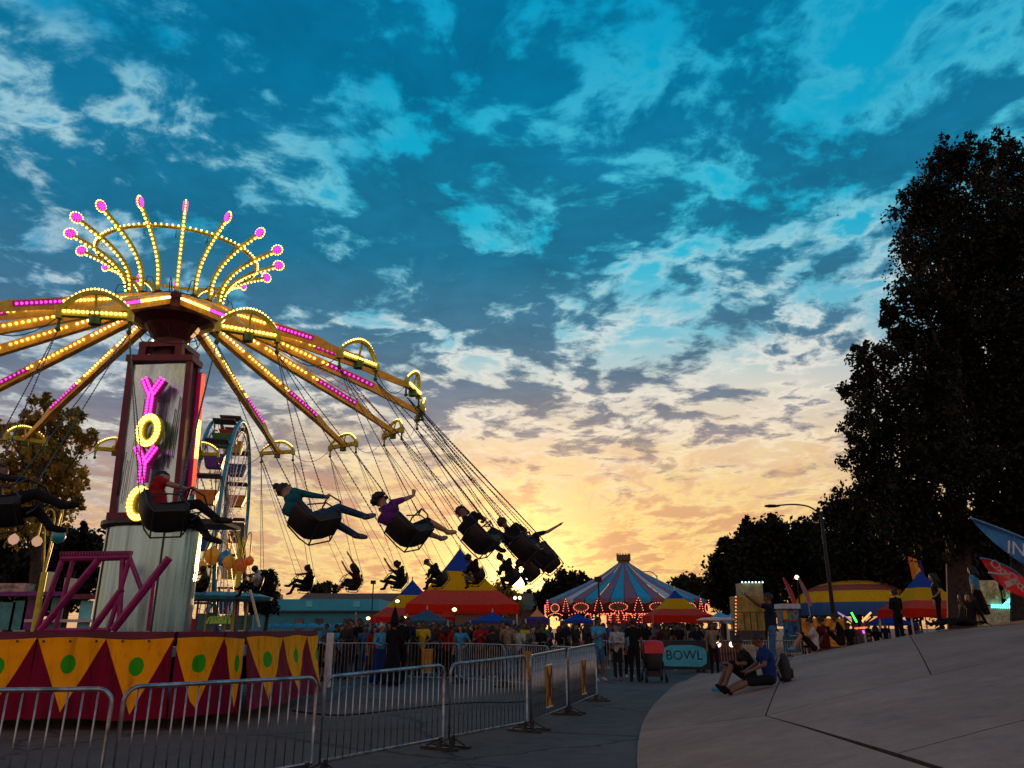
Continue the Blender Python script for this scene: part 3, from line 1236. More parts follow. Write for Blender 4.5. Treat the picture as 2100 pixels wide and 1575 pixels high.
# folded railing frames standing on the deck
fr = thing('folded_rail_frame', 'magenta tubular railing frames folded upright on the ride deck', 'railing frame', (at(200, 1290, 14.0).x, 14.0, DECK_Z))
FY = 14.0


def fp(px, py, dy=0.0):
    return at(px, py, FY + dy)


for (a, b_, r_) in (((125, 1146), (268, 1143), 0.055), ((128, 1147), (74, 1294), 0.045), ((150, 1147), (112, 1294), 0.04), ((203, 1147), (82, 1294), 0.065), ((75, 1290), (112, 1200), 0.03),
                    ((266, 1145), (222, 1294), 0.045), ((347, 1144), (232, 1292), 0.075), ((266, 1145), (292, 1214), 0.045), ((252, 1147), (244, 1278), 0.05),
                    ((317, 1182), (303, 1294), 0.035), ((250, 1208), (188, 1293), 0.065), ((72, 1293), (225, 1292), 0.04)):
    p0, p1 = fp(*a), fp(*b_)
    p1.z = max(p1.z, DECK_Z + r_)
    MB().tube([p0, p1], r_, 8).build('tube', M_MAG, fr, smooth=False)
spk_ = MB()
for i in range(26):
    t = i / 25
    p = fp(125 + 143 * t, 1145 - 2 * t)
    spk_.box(p + Vector((0, 0, 0.08)), (0.022, 0.10, 0.07))
spk_.build('rack_tooth', M_MAG, fr)['kind'] = 'stuff'

# ------------------------------------------------------------------ people
M_SKIN = [mat('skin_a', (0.34, 0.17, 0.10), 0.55, var=0.1), mat('skin_b', (0.16, 0.075, 0.045), 0.55, var=0.1), mat('skin_c', (0.48, 0.27, 0.18), 0.55, var=0.1)]
M_HAIR = mat('dark_hair', (0.014, 0.010, 0.008), 0.6, var=0.3)
M_EYE = mat('eye_dark', (0.01, 0.008, 0.008), 0.3)
CLOTH = {}


def cloth(name):
    cols = dict(black=(0.012, 0.011, 0.013), charcoal=(0.035, 0.035, 0.04), navy=(0.012, 0.02, 0.06), blue=(0.012, 0.045, 0.22), sky=(0.08, 0.45, 0.75), teal=(0.01, 0.16, 0.20),
                white=(0.62, 0.62, 0.60), red=(0.42, 0.02, 0.02), maroon=(0.12, 0.012, 0.02), yellow=(0.78, 0.60, 0.03), olive=(0.07, 0.08, 0.03), green=(0.03, 0.22, 0.05), grey=(0.16, 0.16, 0.17),
                purple=(0.16, 0.03, 0.26), pink=(0.60, 0.13, 0.26), orange=(0.62, 0.13, 0.03), brown=(0.09, 0.05, 0.03), tan=(0.34, 0.25, 0.17), jeans=(0.03, 0.07, 0.16), denim=(0.06, 0.17, 0.34))
    if name not in CLOTH:
        CLOTH[name] = mat('cloth_' + name, tuple(c * 0.66 for c in cols[name]), 0.85, var=0.22, scale=14.0, spec=0.15)
    return CLOTH[name]


SKIN, TOP, BOT, SHOE = 0, 1, 2, 3


class Fig:
    def __init__(s):
        s.c = []

    def cap(s, a, ra, b, rb, reg):
        s.c.append((Vector(a), ra, Vector(b), rb, reg))


def capsule(mb, a, ra, b, rb, n=10):
    d = b - a
    L = d.length
    if L < 1e-5:
        d = Vector((0, 0, 1))
        L = 1e-5
        b = a + d * L
    u, v, w = frame_of(d)
    pts, rs = [], []
    for t in (-0.999, -0.8, -0.45, 0):
        pts.append(a + w * (ra * t)); rs.append(ra * sqrt(max(1 - t * t, 0.001)))
    for t in (0, 0.45, 0.8, 0.999):
        pts.append(b + w * (rb * t)); rs.append(rb * sqrt(max(1 - t * t, 0.001)))
    vs, fs = [], []
    for p, r in zip(pts, rs):
        for k in range(n):
            an = 2 * pi * k / n
            vs.append(p + (u * cos(an) + v * sin(an)) * r)
    for i in range(len(pts) - 1):
        for k in range(n):
            fs.append((i * n + k, i * n + (k + 1) % n, (i + 1) * n + (k + 1) % n, (i + 1) * n + k))
    fs.append(tuple(range(n - 1, -1, -1)))
    fs.append(tuple((len(pts) - 1) * n + k for k in range(n)))
    mb.add(vs, fs)


def hand(F, wrist, d, side, spread=0.3, curl=0.5):
    """palm, four unequal bent fingers and a thumb"""
    d = Vector(d).normalized()
    up = Vector((0, 0, 1)) if abs(d.z) < 0.9 else Vector((1, 0, 0))
    s_ = d.cross(up).normalized() * side
    n_ = d.cross(s_).normalized()
    palm = wrist + d * 0.085
    F.cap(wrist, 0.026, palm, 0.030, SKIN)
    F.cap(palm - s_ * 0.022, 0.018, palm + s_ * 0.022, 0.018, SKIN)
    for i, (o, L) in enumerate(((-0.030, 0.066), (-0.010, 0.080), (0.010, 0.074), (0.029, 0.056))):
        a = palm + s_ * o + d * 0.008
        m_ = a + (d * (1 - curl * 0.4) + s_ * o * spread * 6 + n_ * curl * 0.5).normalized() * L * 0.55
        e = m_ + (d * (1 - curl) + n_ * curl).normalized() * L * 0.5
        F.cap(a, 0.0105, m_, 0.0098, SKIN)
        F.cap(m_, 0.0098, e, 0.0085, SKIN)
    t0 = wrist + d * 0.035 - s_ * 0.024
    t1 = t0 + (d * 0.7 - s_ * 0.8).normalized() * 0.042
    F.cap(t0, 0.014, t1, 0.011, SKIN)
    F.cap(t1, 0.011, t1 + (d * 0.95 - s_ * 0.2 + n_ * 0.3).normalized() * 0.032, 0.009, SKIN)


def make_fig(name, J, sleeve='short', legs='long', skirt=None, hair='short', build=1.0, voxel=0.0135):
    """J: joint positions (facing +X, left +Y). Returns (body mesh, hair mesh)."""
    F = Fig()
    V = lambda k: Vector(J[k])
    pel, chest, neck, head = V('pelvis'), V('chest'), V('neck'), V('head')
    b = build
    hl, hr = V('hipL'), V('hipR')
    F.cap(hl, 0.098 * b, hr, 0.098 * b, BOT)
    F.cap(pel, 0.125 * b, pel.lerp(chest, 0.35), 0.122 * b, TOP)
    F.cap(pel.lerp(chest, 0.35), 0.128 * b, chest, 0.140 * b, TOP)
    sL, sR = V('shL'), V('shR')
    F.cap(chest.lerp(sL, 0.55), 0.105 * b, chest.lerp(sR, 0.55), 0.105 * b, TOP)
    F.cap(sL, 0.066, sR, 0.066, TOP)
    F.cap(chest, 0.10, neck, 0.062, TOP)
    F.cap(neck, 0.056, head - (head - neck).normalized() * 0.06, 0.052, SKIN)
    up = (head - neck).normalized()
    fw = Vector(J.get('look', (1, 0, 0)))
    fw = (fw - up * fw.dot(up)).normalized()
    lf = up.cross(fw)
    F.cap(head + up * 0.018 - fw * 0.02, 0.090, head + up * 0.02 + fw * 0.022, 0.085, SKIN)
    F.cap(head - up * 0.045 + fw * 0.030, 0.062, head - up * 0.066 + fw * 0.048, 0.046, SKIN)
    F.cap(head - up * 0.008 + fw * 0.098, 0.013, head - up * 0.032 + fw * 0.116, 0.016, SKIN)
    for s in (-1, 1):
        F.cap(head + lf * s * 0.088 - up * 0.02, 0.015, head + lf * s * 0.092 + up * 0.014, 0.017, SKIN)
    for S_, sd in (('L', 1), ('R', -1)):
        sh, el, ha = V('sh' + S_), V('el' + S_), V('ha' + S_)
        F.cap(sh, 0.060, sh.lerp(el, 0.62), 0.051, TOP)
        F.cap(sh.lerp(el, 0.55), 0.041 if sleeve == 'short' else 0.050, el, 0.039 if sleeve == 'short' else 0.045, SKIN if sleeve == 'short' else TOP)
        F.cap(el, 0.039 if sleeve == 'short' else 0.045, ha, 0.027 if sleeve == 'short' else 0.034, SKIN if sleeve == 'short' else TOP)
        hand(F, ha, J.get('hd' + S_, ha - el), sd, curl=J.get('curl' + S_, 0.55))
        hp, kn, an, toe = V('hip' + S_), V('knee' + S_), V('ank' + S_), V('toe' + S_)
        if legs == 'long':
            F.cap(hp, 0.092 * b, kn, 0.064, BOT)
            F.cap(kn, 0.064, an, 0.046, BOT)
        elif legs == 'short':
            F.cap(hp, 0.095 * b, hp.lerp(kn, 0.92), 0.078, BOT)
            F.cap(hp.lerp(kn, 0.8), 0.060, kn, 0.054, SKIN)
            F.cap(kn, 0.054, kn.lerp(an, 0.35), 0.058, SKIN)
            F.cap(kn.lerp(an, 0.35), 0.058, an, 0.035, SKIN)
        else:
            F.cap(hp, 0.088 * b, kn, 0.060, BOT)
            F.cap(kn, 0.056, kn.lerp(an, 0.35), 0.056, SKIN)
            F.cap(kn.lerp(an, 0.35), 0.056, an, 0.035, SKIN)
        reg = SKIN if J.get('bare') else SHOE
        fd = (toe - an).normalized()
        F.cap(an - fd * 0.035 + Vector((0, 0, 0)), 0.042, an.lerp(toe, 0.55), 0.045, reg)
        F.cap(an.lerp(toe, 0.5), 0.044, toe, 0.034, reg)
    if skirt:
        z0, r1 = skirt
        for k in range(7):
            a = 2 * pi * k / 7
            F.cap(pel + Vector((0.03 * cos(a), 0.05 * sin(a), 0)), 0.11, Vector((pel.x + r1 * cos(a), pel.y + r1 * sin(a), z0)), 0.06, BOT)
    mb = MB()
    for (a, ra, c, rb, rg) in F.c:
        capsule(mb, a, ra, c, rb)
    me = mb.mesh(name, [])
    tmp = bpy.data.objects.new('tmp', me)
    COL.objects.link(tmp)
    rm = tmp.modifiers.new('r', 'REMESH')
    rm.mode = 'VOXEL'
    rm.voxel_size = voxel
    sm_ = tmp.modifiers.new('s', 'SMOOTH')
    sm_.factor = 0.5
    sm_.iterations = 2
    dc = tmp.modifiers.new('d', 'DECIMATE')
    dc.ratio = 0.28
    dg = bpy.context.evaluated_depsgraph_get()
    ev = tmp.evaluated_get(dg)
    out = bpy.data.meshes.new_from_object(ev, depsgraph=dg)
    bpy.data.objects.remove(tmp)
    out.name = name
    out.materials.clear()
    for m in (M_SKIN[0], cloth('black'), cloth('jeans'), cloth('grey')):
        out.materials.append(m)
    nF = len(out.polygons)
    cen = np.empty(nF * 3, dtype=np.float32)
    out.polygons.foreach_get('center', cen)
    cen = cen.reshape(-1, 3)
    best = np.full(nF, 1e9)
    idx = np.zeros(nF, dtype=np.int32)
    for (a, ra, c, rb, rg) in F.c:
        a_, c_ = np.array(a), np.array(c)
        dd = c_ - a_
        L2 = max(dd @ dd, 1e-9)
        t = np.clip(((cen - a_) @ dd) / L2, 0, 1)
        dist = np.linalg.norm(cen - (a_ + t[:, None] * dd), axis=1) - (ra + (rb - ra) * t)
        w = dist < best - 0.002
        best = np.where(w, dist, best)
        idx = np.where(w, rg, idx)
    out.polygons.foreach_set('material_index', idx.astype(np.int32))
    out.polygons.foreach_set('use_smooth', [True] * nF)
    # hair with brow line, eyes and mouth
    hm = MB()
    B = Matrix((( fw.x, lf.x, up.x, head.x), (fw.y, lf.y, up.y, head.y), (fw.z, lf.z, up.z, head.z), (0, 0, 0, 1)))
    n, k = 14, 9
    rr = 0.104
    vs, fs = [], []
    for j in range(k + 1):
        t = pi / 2 * 1.35 * j / k
        for i in range(n):
            a = 2 * pi * i / n
            back = 0.5 - 0.5 * cos(a)
            tt = t * (0.50 + 0.62 * back ** 0.8) if hair != 'cap' else t * (0.58 + 0.28 * back)
            wob = 1 + 0.05 * sin(7 * a + 3 * t) + (0.05 * sin(13 * a + 9 * t))
            vs.append(B @ Vector(((rr + 0.012) * sin(tt) * cos(a) * wob - 0.012, rr * sin(tt) * sin(a) * wob, 0.022 + rr * 1.02 * cos(tt) * wob)))
    for j in range(k):
        for i in range(n):
            fs.append((j * n + i, (j + 1) * n + i, (j + 1) * n + (i + 1) % n, j * n + (i + 1) % n))
    hm.add(vs, fs)
    if hair == 'long':
        for i in range(11):
            a = pi * (0.42 + 1.16 * i / 10)
            p0 = B @ Vector((0.095 * cos(a), 0.095 * sin(a), 0.03))
            p1 = B @ Vector((0.115 * cos(a) - 0.01, 0.105 * sin(a), -0.10))
            p2 = B @ Vector((0.12 * cos(a) - 0.03, 0.10 * sin(a), -0.22 - 0.05 * sin(i * 2.3)))
            hm.tube([p0, p1, p2], [0.03, 0.034, 0.012], 5)
    elif hair == 'bun':
        hm.ball(B @ Vector((-0.10, 0, 0.10)), 0.052, n=8, k=6)
    elif hair == 'cap':
        hm.add([B @ Vector(p) for p in ((0.08, -0.075, 0.06), (0.08, 0.075, 0.06), (0.185, 0.055, 0.045), (0.185, -0.055, 0.045), (0.08, -0.075, 0.07), (0.08, 0.075, 0.07), (0.185, 0.055, 0.053), (0.185, -0.055, 0.053))],
               [(3, 2, 1, 0), (4, 5, 6, 7), (0, 1, 5, 4), (1, 2, 6, 5), (2, 3, 7, 6), (3, 0, 4, 7)])
    elif hair == 'curly':
        rr_ = random.Random(3)
        for i in range(46):
            a = rr_.uniform(0, 2 * pi)
            t = rr_.uniform(0, 1.75)
            if abs(((a + pi) % (2 * pi)) - pi) < 0.9 and t > 0.9:
                continue
            hm.ball(B @ Vector((0.118 * sin(t) * cos(a) - 0.015, 0.118 * sin(t) * sin(a), 0.02 + 0.118 * cos(t))), 0.034, n=6, k=4)
    for s in (-1, 1):
        hm.ball(B @ Vector((0.096, s * 0.034, 0.008)), 0.011, 1)
    hm.box(B @ Vector((0.100, 0, -0.062)), (0.012, 0.036, 0.006), 1)
    hme = hm.mesh('hair', [M_HAIR, M_EYE], smooth=True)
    return out, hme


def stand(arm='down', step=0.0, H=1.0, lean=0.0, look=(1, 0, 0), wide=0.0):
    J = dict(pelvis=(0, 0, 0.95), chest=(0.01 + lean, 0, 1.28), neck=(0.0 + lean * 1.3, 0, 1.47), head=(0.025 + lean * 1.6, 0, 1.625), look=look,
             hipL=(0, 0.085, 0.92), hipR=(0, -0.085, 0.92), shL=(lean * 1.15, 0.175, 1.42), shR=(lean * 1.15, -0.175, 1.42),
             kneeL=(0.03 + step * 0.4, 0.095 + wide, 0.50), kneeR=(0.03 - step * 0.35, -0.095 - wide, 0.50), ankL=(step * 0.9, 0.10 + wide, 0.085), ankR=(-step * 0.9, -0.10 - wide, 0.085),
             toeL=(step * 0.9 + 0.16, 0.125 + wide, 0.036), toeR=(-step * 0.9 + 0.16, -0.125 - wide, 0.036))
    if arm == 'down':
        J.update(elL=(-0.02, 0.225, 1.14), elR=(-0.02, -0.225, 1.14), haL=(0.06, 0.225, 0.90), haR=(0.06, -0.225, 0.90))
    elif arm == 'fold':
        J.update(elL=(0.04, 0.235, 1.16), elR=(0.04, -0.235, 1.16), haL=(0.21, 0.03, 1.17), haR=(0.23, -0.03, 1.13), hdL=(0.1, -1, 0), hdR=(0.1, 1, 0.1))
    elif arm == 'phone':
        J.update(elL=(0.10, 0.21, 1.17), elR=(0.08, -0.22, 1.16), haL=(0.28, 0.06, 1.28), haR=(0.27, -0.08, 1.24))
    elif arm == 'reach':
        J.update(elL=(0.24, 0.16, 1.50), elR=(0.24, -0.17, 1.46), haL=(0.45, 0.06, 1.66), haR=(0.45, -0.06, 1.64))
    elif arm == 'rail':
        J.update(elL=(0.10, 0.24, 1.18), elR=(0.10, -0.24, 1.18), haL=(0.33, 0.16, 1.13), haR=(0.33, -0.16, 1.13))
    elif arm == 'one_up':
        J.update(elL=(0.12, 0.26, 1.58), elR=(-0.02, -0.225, 1.14), haL=(0.14, 0.24, 1.83), haR=(0.06, -0.225, 0.90))
    elif arm == 'hip':
        J.update(elL=(-0.08, 0.34, 1.18), elR=(-0.02, -0.225, 1.14), haL=(0.06, 0.18, 1.03), haR=(0.06, -0.225, 0.90), hdL=(0.6, -0.6, -0.3))
    for k, v in J.items():
        if k not in ('look',) and not k.startswith('hd'):
            J[k] = tuple(c * H for c in v)
    return J


def sit_swing(arm='bar', legL=0.0, legR=0.0, lean=0.0):
    """sitting back in a swing seat; origin on the seat pan"""
    J = dict(pelvis=(-0.06, 0, 0.13), chest=(-0.15 + lean, 0, 0.46), neck=(-0.17 + lean * 1.5, 0, 0.66), head=(-0.14 + lean * 1.9, 0, 0.82), look=(1, 0, -0.1),
             hipL=(-0.02, 0.09, 0.11), hipR=(-0.02, -0.09, 0.11), shL=(-0.16 + lean * 1.35, 0.175, 0.60), shR=(-0.16 + lean * 1.35, -0.175, 0.60),
             kneeL=(0.40, 0.12, 0.17 + legL * 0.1), kneeR=(0.40, -0.12, 0.17 + legR * 0.1),
             ankL=(0.52 + 0.30 * legL, 0.12, -0.20 + 0.26 * legL), ankR=(0.52 + 0.30 * legR, -0.12, -0.20 + 0.26 * legR))
    J['toeL'] = (J['ankL'][0] + 0.14, 0.13, J['ankL'][2] - 0.07 + 0.10 * legL)
    J['toeR'] = (J['ankR'][0] + 0.14, -0.13, J['ankR'][2] - 0.07 + 0.10 * legR)
    if arm == 'bar':
        J.update(elL=(0.02 + lean, 0.23, 0.44), elR=(0.02 + lean, -0.23, 0.44), haL=(0.26, 0.15, 0.47), haR=(0.26, -0.15, 0.47))
    elif arm == 'chain':
        J.update(elL=(0.06, 0.27, 0.56), elR=(0.10, -0.27, 0.60), haL=(0.16, 0.30, 0.80), haR=(0.24, -0.30, 0.62), hdL=(0.1, 0, 1), hdR=(0.5, 0, .5))
    elif arm == 'out':
        J.update(elL=(0.02, 0.23, 0.44), elR=(0.10, -0.42, 0.50), haL=(0.26, 0.15, 0.47), haR=(0.22, -0.67, 0.46), curlR=0.1)
    elif arm == 'up':
        J.update(elL=(-0.06, 0.26, 0.86), elR=(-0.02, -0.25, 0.86), haL=(-0.02, 0.28, 1.12), haR=(0.04, -0.26, 1.12), curlL=0.1, curlR=0.1)
    elif arm == 'one':
        J.update(elL=(-0.04, 0.24, 0.86), elR=(0.02, -0.23, 0.44), haL=(0.02, 0.25, 1.13), haR=(0.26, -0.15, 0.47), curlL=0.1)
    return J


def sit_ground(arm='lap', bend=0.0, lean=0.0):
    """sitting on the ground, legs ahead along +X; origin under the seat"""
    J = dict(pelvis=(0, 0, 0.13), chest=(-0.04 + lean, 0, 0.46), neck=(-0.02 + lean * 1.5, 0, 0.66), head=(0.03 + lean * 1.8, 0, 0.82), look=(1, 0, 0.0),
             hipL=(0.04, 0.09, 0.11), hipR=(0.04, -0.09, 0.11), shL=(-0.02 + lean * 1.35, 0.175, 0.60), shR=(-0.02 + lean * 1.35, -0.175, 0.60),
             kneeL=(0.46 - 0.12 * bend, 0.13, 0.14 + 0.36 * bend), kneeR=(0.46 - 0.10 * bend, -0.13, 0.14 + 0.30 * bend),
             ankL=(0.86 - 0.22 * bend, 0.15, 0.07), ankR=(0.88 - 0.20 * bend, -0.15, 0.07))
    J['toeL'] = (J['ankL'][0] + 0.09, 0.18, 0.19 - 0.12 * bend)
    J['toeR'] = (J['ankR'][0] + 0.09, -0.18, 0.19 - 0.12 * bend)
    if arm == 'lap':
        J.update(elL=(0.10, 0.24, 0.40), elR=(0.10, -0.24, 0.40), haL=(0.34, 0.13, 0.34), haR=(0.34, -0.13, 0.34))
    elif arm == 'knee':
        J.update(elL=(0.12, 0.22, 0.44), elR=(0.12, -0.22, 0.44), haL=(0.38, 0.10, 0.50), haR=(0.38, -0.10, 0.48))
    elif arm == 'back':
        J.update(elL=(-0.16, 0.26, 0.36), elR=(-0.16, -0.26, 0.36), haL=(-0.27, 0.28, 0.10), haR=(-0.27, -0.28, 0.10), hdL=(-0.8, 0.2, -0.25), hdR=(-0.8, -0.2, -0.25))
    return J


FIGS = {}


def fig(key):
    if key in FIGS:
        return FIGS[key]
    T = {
        'stand_down': lambda: make_fig('body', stand('down', 0.03), 'short', 'long'),
        'stand_short': lambda: make_fig('body', stand('down', 0.05), 'short', 'short', hair='cap'),
        'stand_fold': lambda: make_fig('body', stand('fold', 0.02), 'long', 'long'),
        'stand_phone': lambda: make_fig('body', stand('phone', 0.03, look=(1, 0, -0.4)), 'short', 'short'),
        'stand_reach': lambda: make_fig('body', stand('reach', 0.05, look=(1, 0, 0.25)), 'short', 'long'),
        'stand_rail': lambda: make_fig('body', stand('rail', 0.02, lean=0.05), 'short', 'long'),
        'stand_up': lambda: make_fig('body', stand('one_up', 0.04), 'short', 'long'),
        'woman_hip': lambda: make_fig('body', stand('hip', 0.03, H=0.94), 'short', 'long', hair='long', build=0.92),
        'woman_fold': lambda: make_fig('body', stand('fold', 0.02, H=0.94), 'long', 'long', hair='bun', build=0.92),
        'woman_skirt': lambda: make_fig('body', stand('down', 0.02, H=0.95), 'short', 'bare', skirt=(0.34, 0.20), hair='long', build=0.92),
        'woman_gown': lambda: make_fig('body', stand('rail', 0.0, H=0.95), 'long', 'bare', skirt=(0.10, 0.25), hair='bun', build=0.95),
        'kid': lambda: make_fig('body', stand('down', 0.05, H=0.70), 'short', 'short', hair='short', build=0.85),
        'swing_bar': lambda: make_fig('body', sit_swing('bar', 0.3, 0.75), 'long', 'long', hair='bun'),
        'swing_chain': lambda: make_fig('body', dict(sit_swing('chain', 0.9, 0.55), bare=True), 'short', 'bare', hair='curly'),
        'swing_lean': lambda: make_fig('body', sit_swing('bar', 0.7, 0.9, lean=0.13), 'short', 'long', hair='cap'),
        'swing_out': lambda: make_fig('body', sit_swing('out', 0.4, 0.8), 'short', 'long'),
        'swing_up': lambda: make_fig('body', sit_swing('up', 0.6, 0.4), 'short', 'short', hair='long'),
        'swing_one': lambda: make_fig('body', sit_swing('one', 0.5, 0.9), 'short', 'long', hair='curly'),
        'swing_vest': lambda: make_fig('body', sit_swing('bar', 0.1, 0.4, lean=0.06), 'short', 'long'),
        'ground_lap': lambda: make_fig('body', sit_ground('lap', 0.05), 'short', 'short'),
        'ground_knee': lambda: make_fig('body', sit_ground('knee', 1.0, lean=0.04), 'short', 'bare', hair='bun', build=0.92),
        'ground_back': lambda: make_fig('body', sit_ground('back', 0.15, lean=-0.08), 'long', 'long', hair='long', build=0.92),
    }
    FIGS[key] = T[key]()
    return FIGS[key]


def person(key, M, label, skin=0, top='black', bot='jeans', shoe='grey', group=None, hair=None):
    body, hr = fig(key)
    o = thing('person', label, 'person', M=M, group=group)
    b_ = link('body', body, o, Matrix.Identity(4), local=True)
    for i, m in enumerate((M_SKIN[skin], cloth(top), cloth(bot), cloth(shoe))):
        b_.material_slots[i].link = 'OBJECT'
        b_.material_slots[i].material = m
    h_ = link('hair', hr, o, Matrix.Identity(4), local=True)
    if hair:
        h_.material_slots[0].link = 'OBJECT'
        h_.material_slots[0].material = cloth(hair)
    return o


def pose_M(x, y, z, rz, s=1.0):
    return Matrix.Translation((x, y, z)) @ Matrix.Rotation(rz, 4, 'Z') @ Matrix.Scale(s, 4)


# ------------------------------------------------------------------ swing seats and riders
def seat_shell():
    prof = [(-0.33, 0.42), (-0.31, 0.33), (-0.275, 0.19), (-0.22, 0.07), (-0.12, 0.005), (0.06, 0.0), (0.20, 0.03), (0.26, 0.045), (0.29, 0.03)]
    w = 0.21
    mb = MB()
    th = 0.022
    n = len(prof)
    cols = [(-w - 0.02, 0.12), (-w, 0.045), (-w * 0.8, 0.0), (0, -0.01), (w * 0.8, 0.0), (w, 0.045), (w + 0.02, 0.12)]
    for off in (0, -th):
        for (x, z) in prof:
            for (yy, lift) in cols:
                k = min(1.0, max(0.25, (0.50 - z) * 2.2))
                fx = 0.08 * (lift / 0.15) * (1 if z > 0.05 else 0)
                lz = lift * k if x > -0.2 else lift * 0.12
                mb.v.append((x + fx * (1.3 if x < -0.2 else 0.2) + (off if x < -0.2 else 0), yy + (0 if off == 0 else (0.012 if yy < 0 else -0.012) * -1), z + lz + (off if x >= -0.2 else 0)))
    m_ = len(cols)
    for i in range(n - 1):
        for j in range(m_ - 1):
            a = i * m_ + j
            mb.f.append((a, a + 1, a + m_ + 1, a + m_)); mb.m.append(0)
            c = n * m_ + a
            mb.f.append((c + m_, c + m_ + 1, c + 1, c)); mb.m.append(0)
    return mb


sh_me = seat_shell().mesh('seat_shell', [M_BLACK], smooth=True)
fm = MB()
for s in (-1, 1):
    y_ = s * 0.25
    fm.tube([(-0.31, y_, 0.42), (-0.26, y_, 0.12), (-0.18, y_, -0.05), (0.22, y_, -0.03), (0.28, y_, 0.08), (0.14, y_, 0.32), (-0.20, y_, 0.33)], 0.013, 6)
fm.tube([(-0.18, -0.25, -0.05), (-0.18, 0.25, -0.05)], 0.013, 6)
fm.tube([(0.22, -0.25, -0.03), (0.22, 0.25, -0.03)], 0.013, 6)
fm.tube([(-0.31, -0.25, 0.42), (-0.33, 0, 0.47), (-0.31, 0.25, 0.42)], 0.013, 6)
fm_me = fm.mesh('seat_frame', [M_DSTEEL])
lp = MB()
lp.tube([(0.10, -0.25, 0.32), (0.30, -0.26, 0.46), (0.50, -0.16, 0.40), (0.56, 0, 0.36), (0.50, 0.16, 0.40), (0.30, 0.26, 0.46), (0.10, 0.25, 0.32)], 0.014, 6)
lp.tube([(0.30, -0.26, 0.46), (0.28, 0, 0.50), (0.30, 0.26, 0.46)], 0.014, 6)
lp.tube([(0.55, 0, 0.36), (0.40, 0, 0.12), (0.33, 0, 0.04)], 0.013, 6)
lp_me = lp.mesh('lap_bar', [M_DSTEEL])


def chain_mb(p0, p1, mb):
    L = (p1 - p0).length
    n = int(L / 0.034)
    pts, rs = [], []
    for i in range(n + 1):
        t = i / n
        pts.append(p0.lerp(p1, t))
        rs.append(0.0115 if i % 2 else 0.0045)
    mb.tube(pts, rs, 4, cap=False)


SN = Vector((-0.010, -0.004, 1)).normalized()
SU = Vector((0, 1, 0)).cross(SN).normalized()
SV = SN.cross(SU)
SC = RC + RN * -3.446
SEATS = []
rider = {-1: ('swing_bar', 'charcoal', 'black', 'black', 1, 'rider in dark clothes in the swing seat cut by the left edge'),
         0: ('swing_vest', 'red', 'black', 'charcoal', 0, 'rider in a red vest swinging in front of the lit tower'),
         1: ('swing_bar', 'teal', 'jeans', 'grey', 0, 'rider in a teal hooded top gripping the lap bar, legs stretched'),
         2: ('swing_chain', 'purple', 'black', 'tan', 0, 'barefoot rider in purple with a raised fist on the chain'),
         3: ('swing_lean', 'black', 'black', 'black', 1, 'rider in a cap leaning forward in the seat left of the sun'),
         4: ('swing_vest', 'black', 'charcoal', 'black', 1, 'rider half hidden by the tipped seat just above the sun'),
         5: ('swing_out', 'black', 'black', 'black', 0, 'rider with one arm flung out to the right beside the sun'),
         6: ('swing_lean', 'charcoal', 'black', 'black', 0, 'dark rider in the lower seat right of the sun'),
         7: ('swing_out', 'maroon', 'black', 'black', 1, 'dark rider with a spread arm in front of the sun'),
         8: ('swing_bar', 'black', 'black', 'black', 0, 'dark rider in the seat just left of the sun glare'),
         9: ('swing_bar', 'black', 'tan', 'black', 1, 'rider holding the lap bar over the right slope of the big tent'),
         10: ('swing_lean', 'black', 'charcoal', 'black', 0, 'rider hunched over the lap bar before the big tent peak'),
         11: ('swing_one', 'black', 'black', 'maroon', 0, 'far rider with one arm straight up over the small tent'),
         12: ('swing_up', 'maroon', 'charcoal', 'black', 2, 'far rider with both arms up above the blue building'),
         13: ('swing_bar', 'black', 'black', 'black', 1, 'far rider sitting low above the roof end of the blue building'),
         14: ('swing_vest', 'white', 'black', 'black', 1, 'far rider in a white shirt beside the small dark tree'),
         15: ('swing_vest', 'olive', 'black', 'black', 1, 'far rider in a dark green shirt before the wheel base')}
ORD = {-1: 'at the left edge', 0: 'in front of the drum', 1: 'with the teal-topped rider', 2: 'with the barefoot rider', 3: 'with the rider leaning forward in a cap', 4: 'tipped just above the sun', 5: 'with the arm-waving rider by the sun',
       6: 'low to the right of the sun', 7: 'in front of the sun', 8: 'left of the sun glare', 9: 'over the right slope of the big tent', 10: 'before the big tent peak', 11: 'above the small striped tent',
       12: 'above the middle of the blue building', 13: 'above the left part of the blue building', 14: 'beside the small dark tree', 15: 'before the wheel base'}
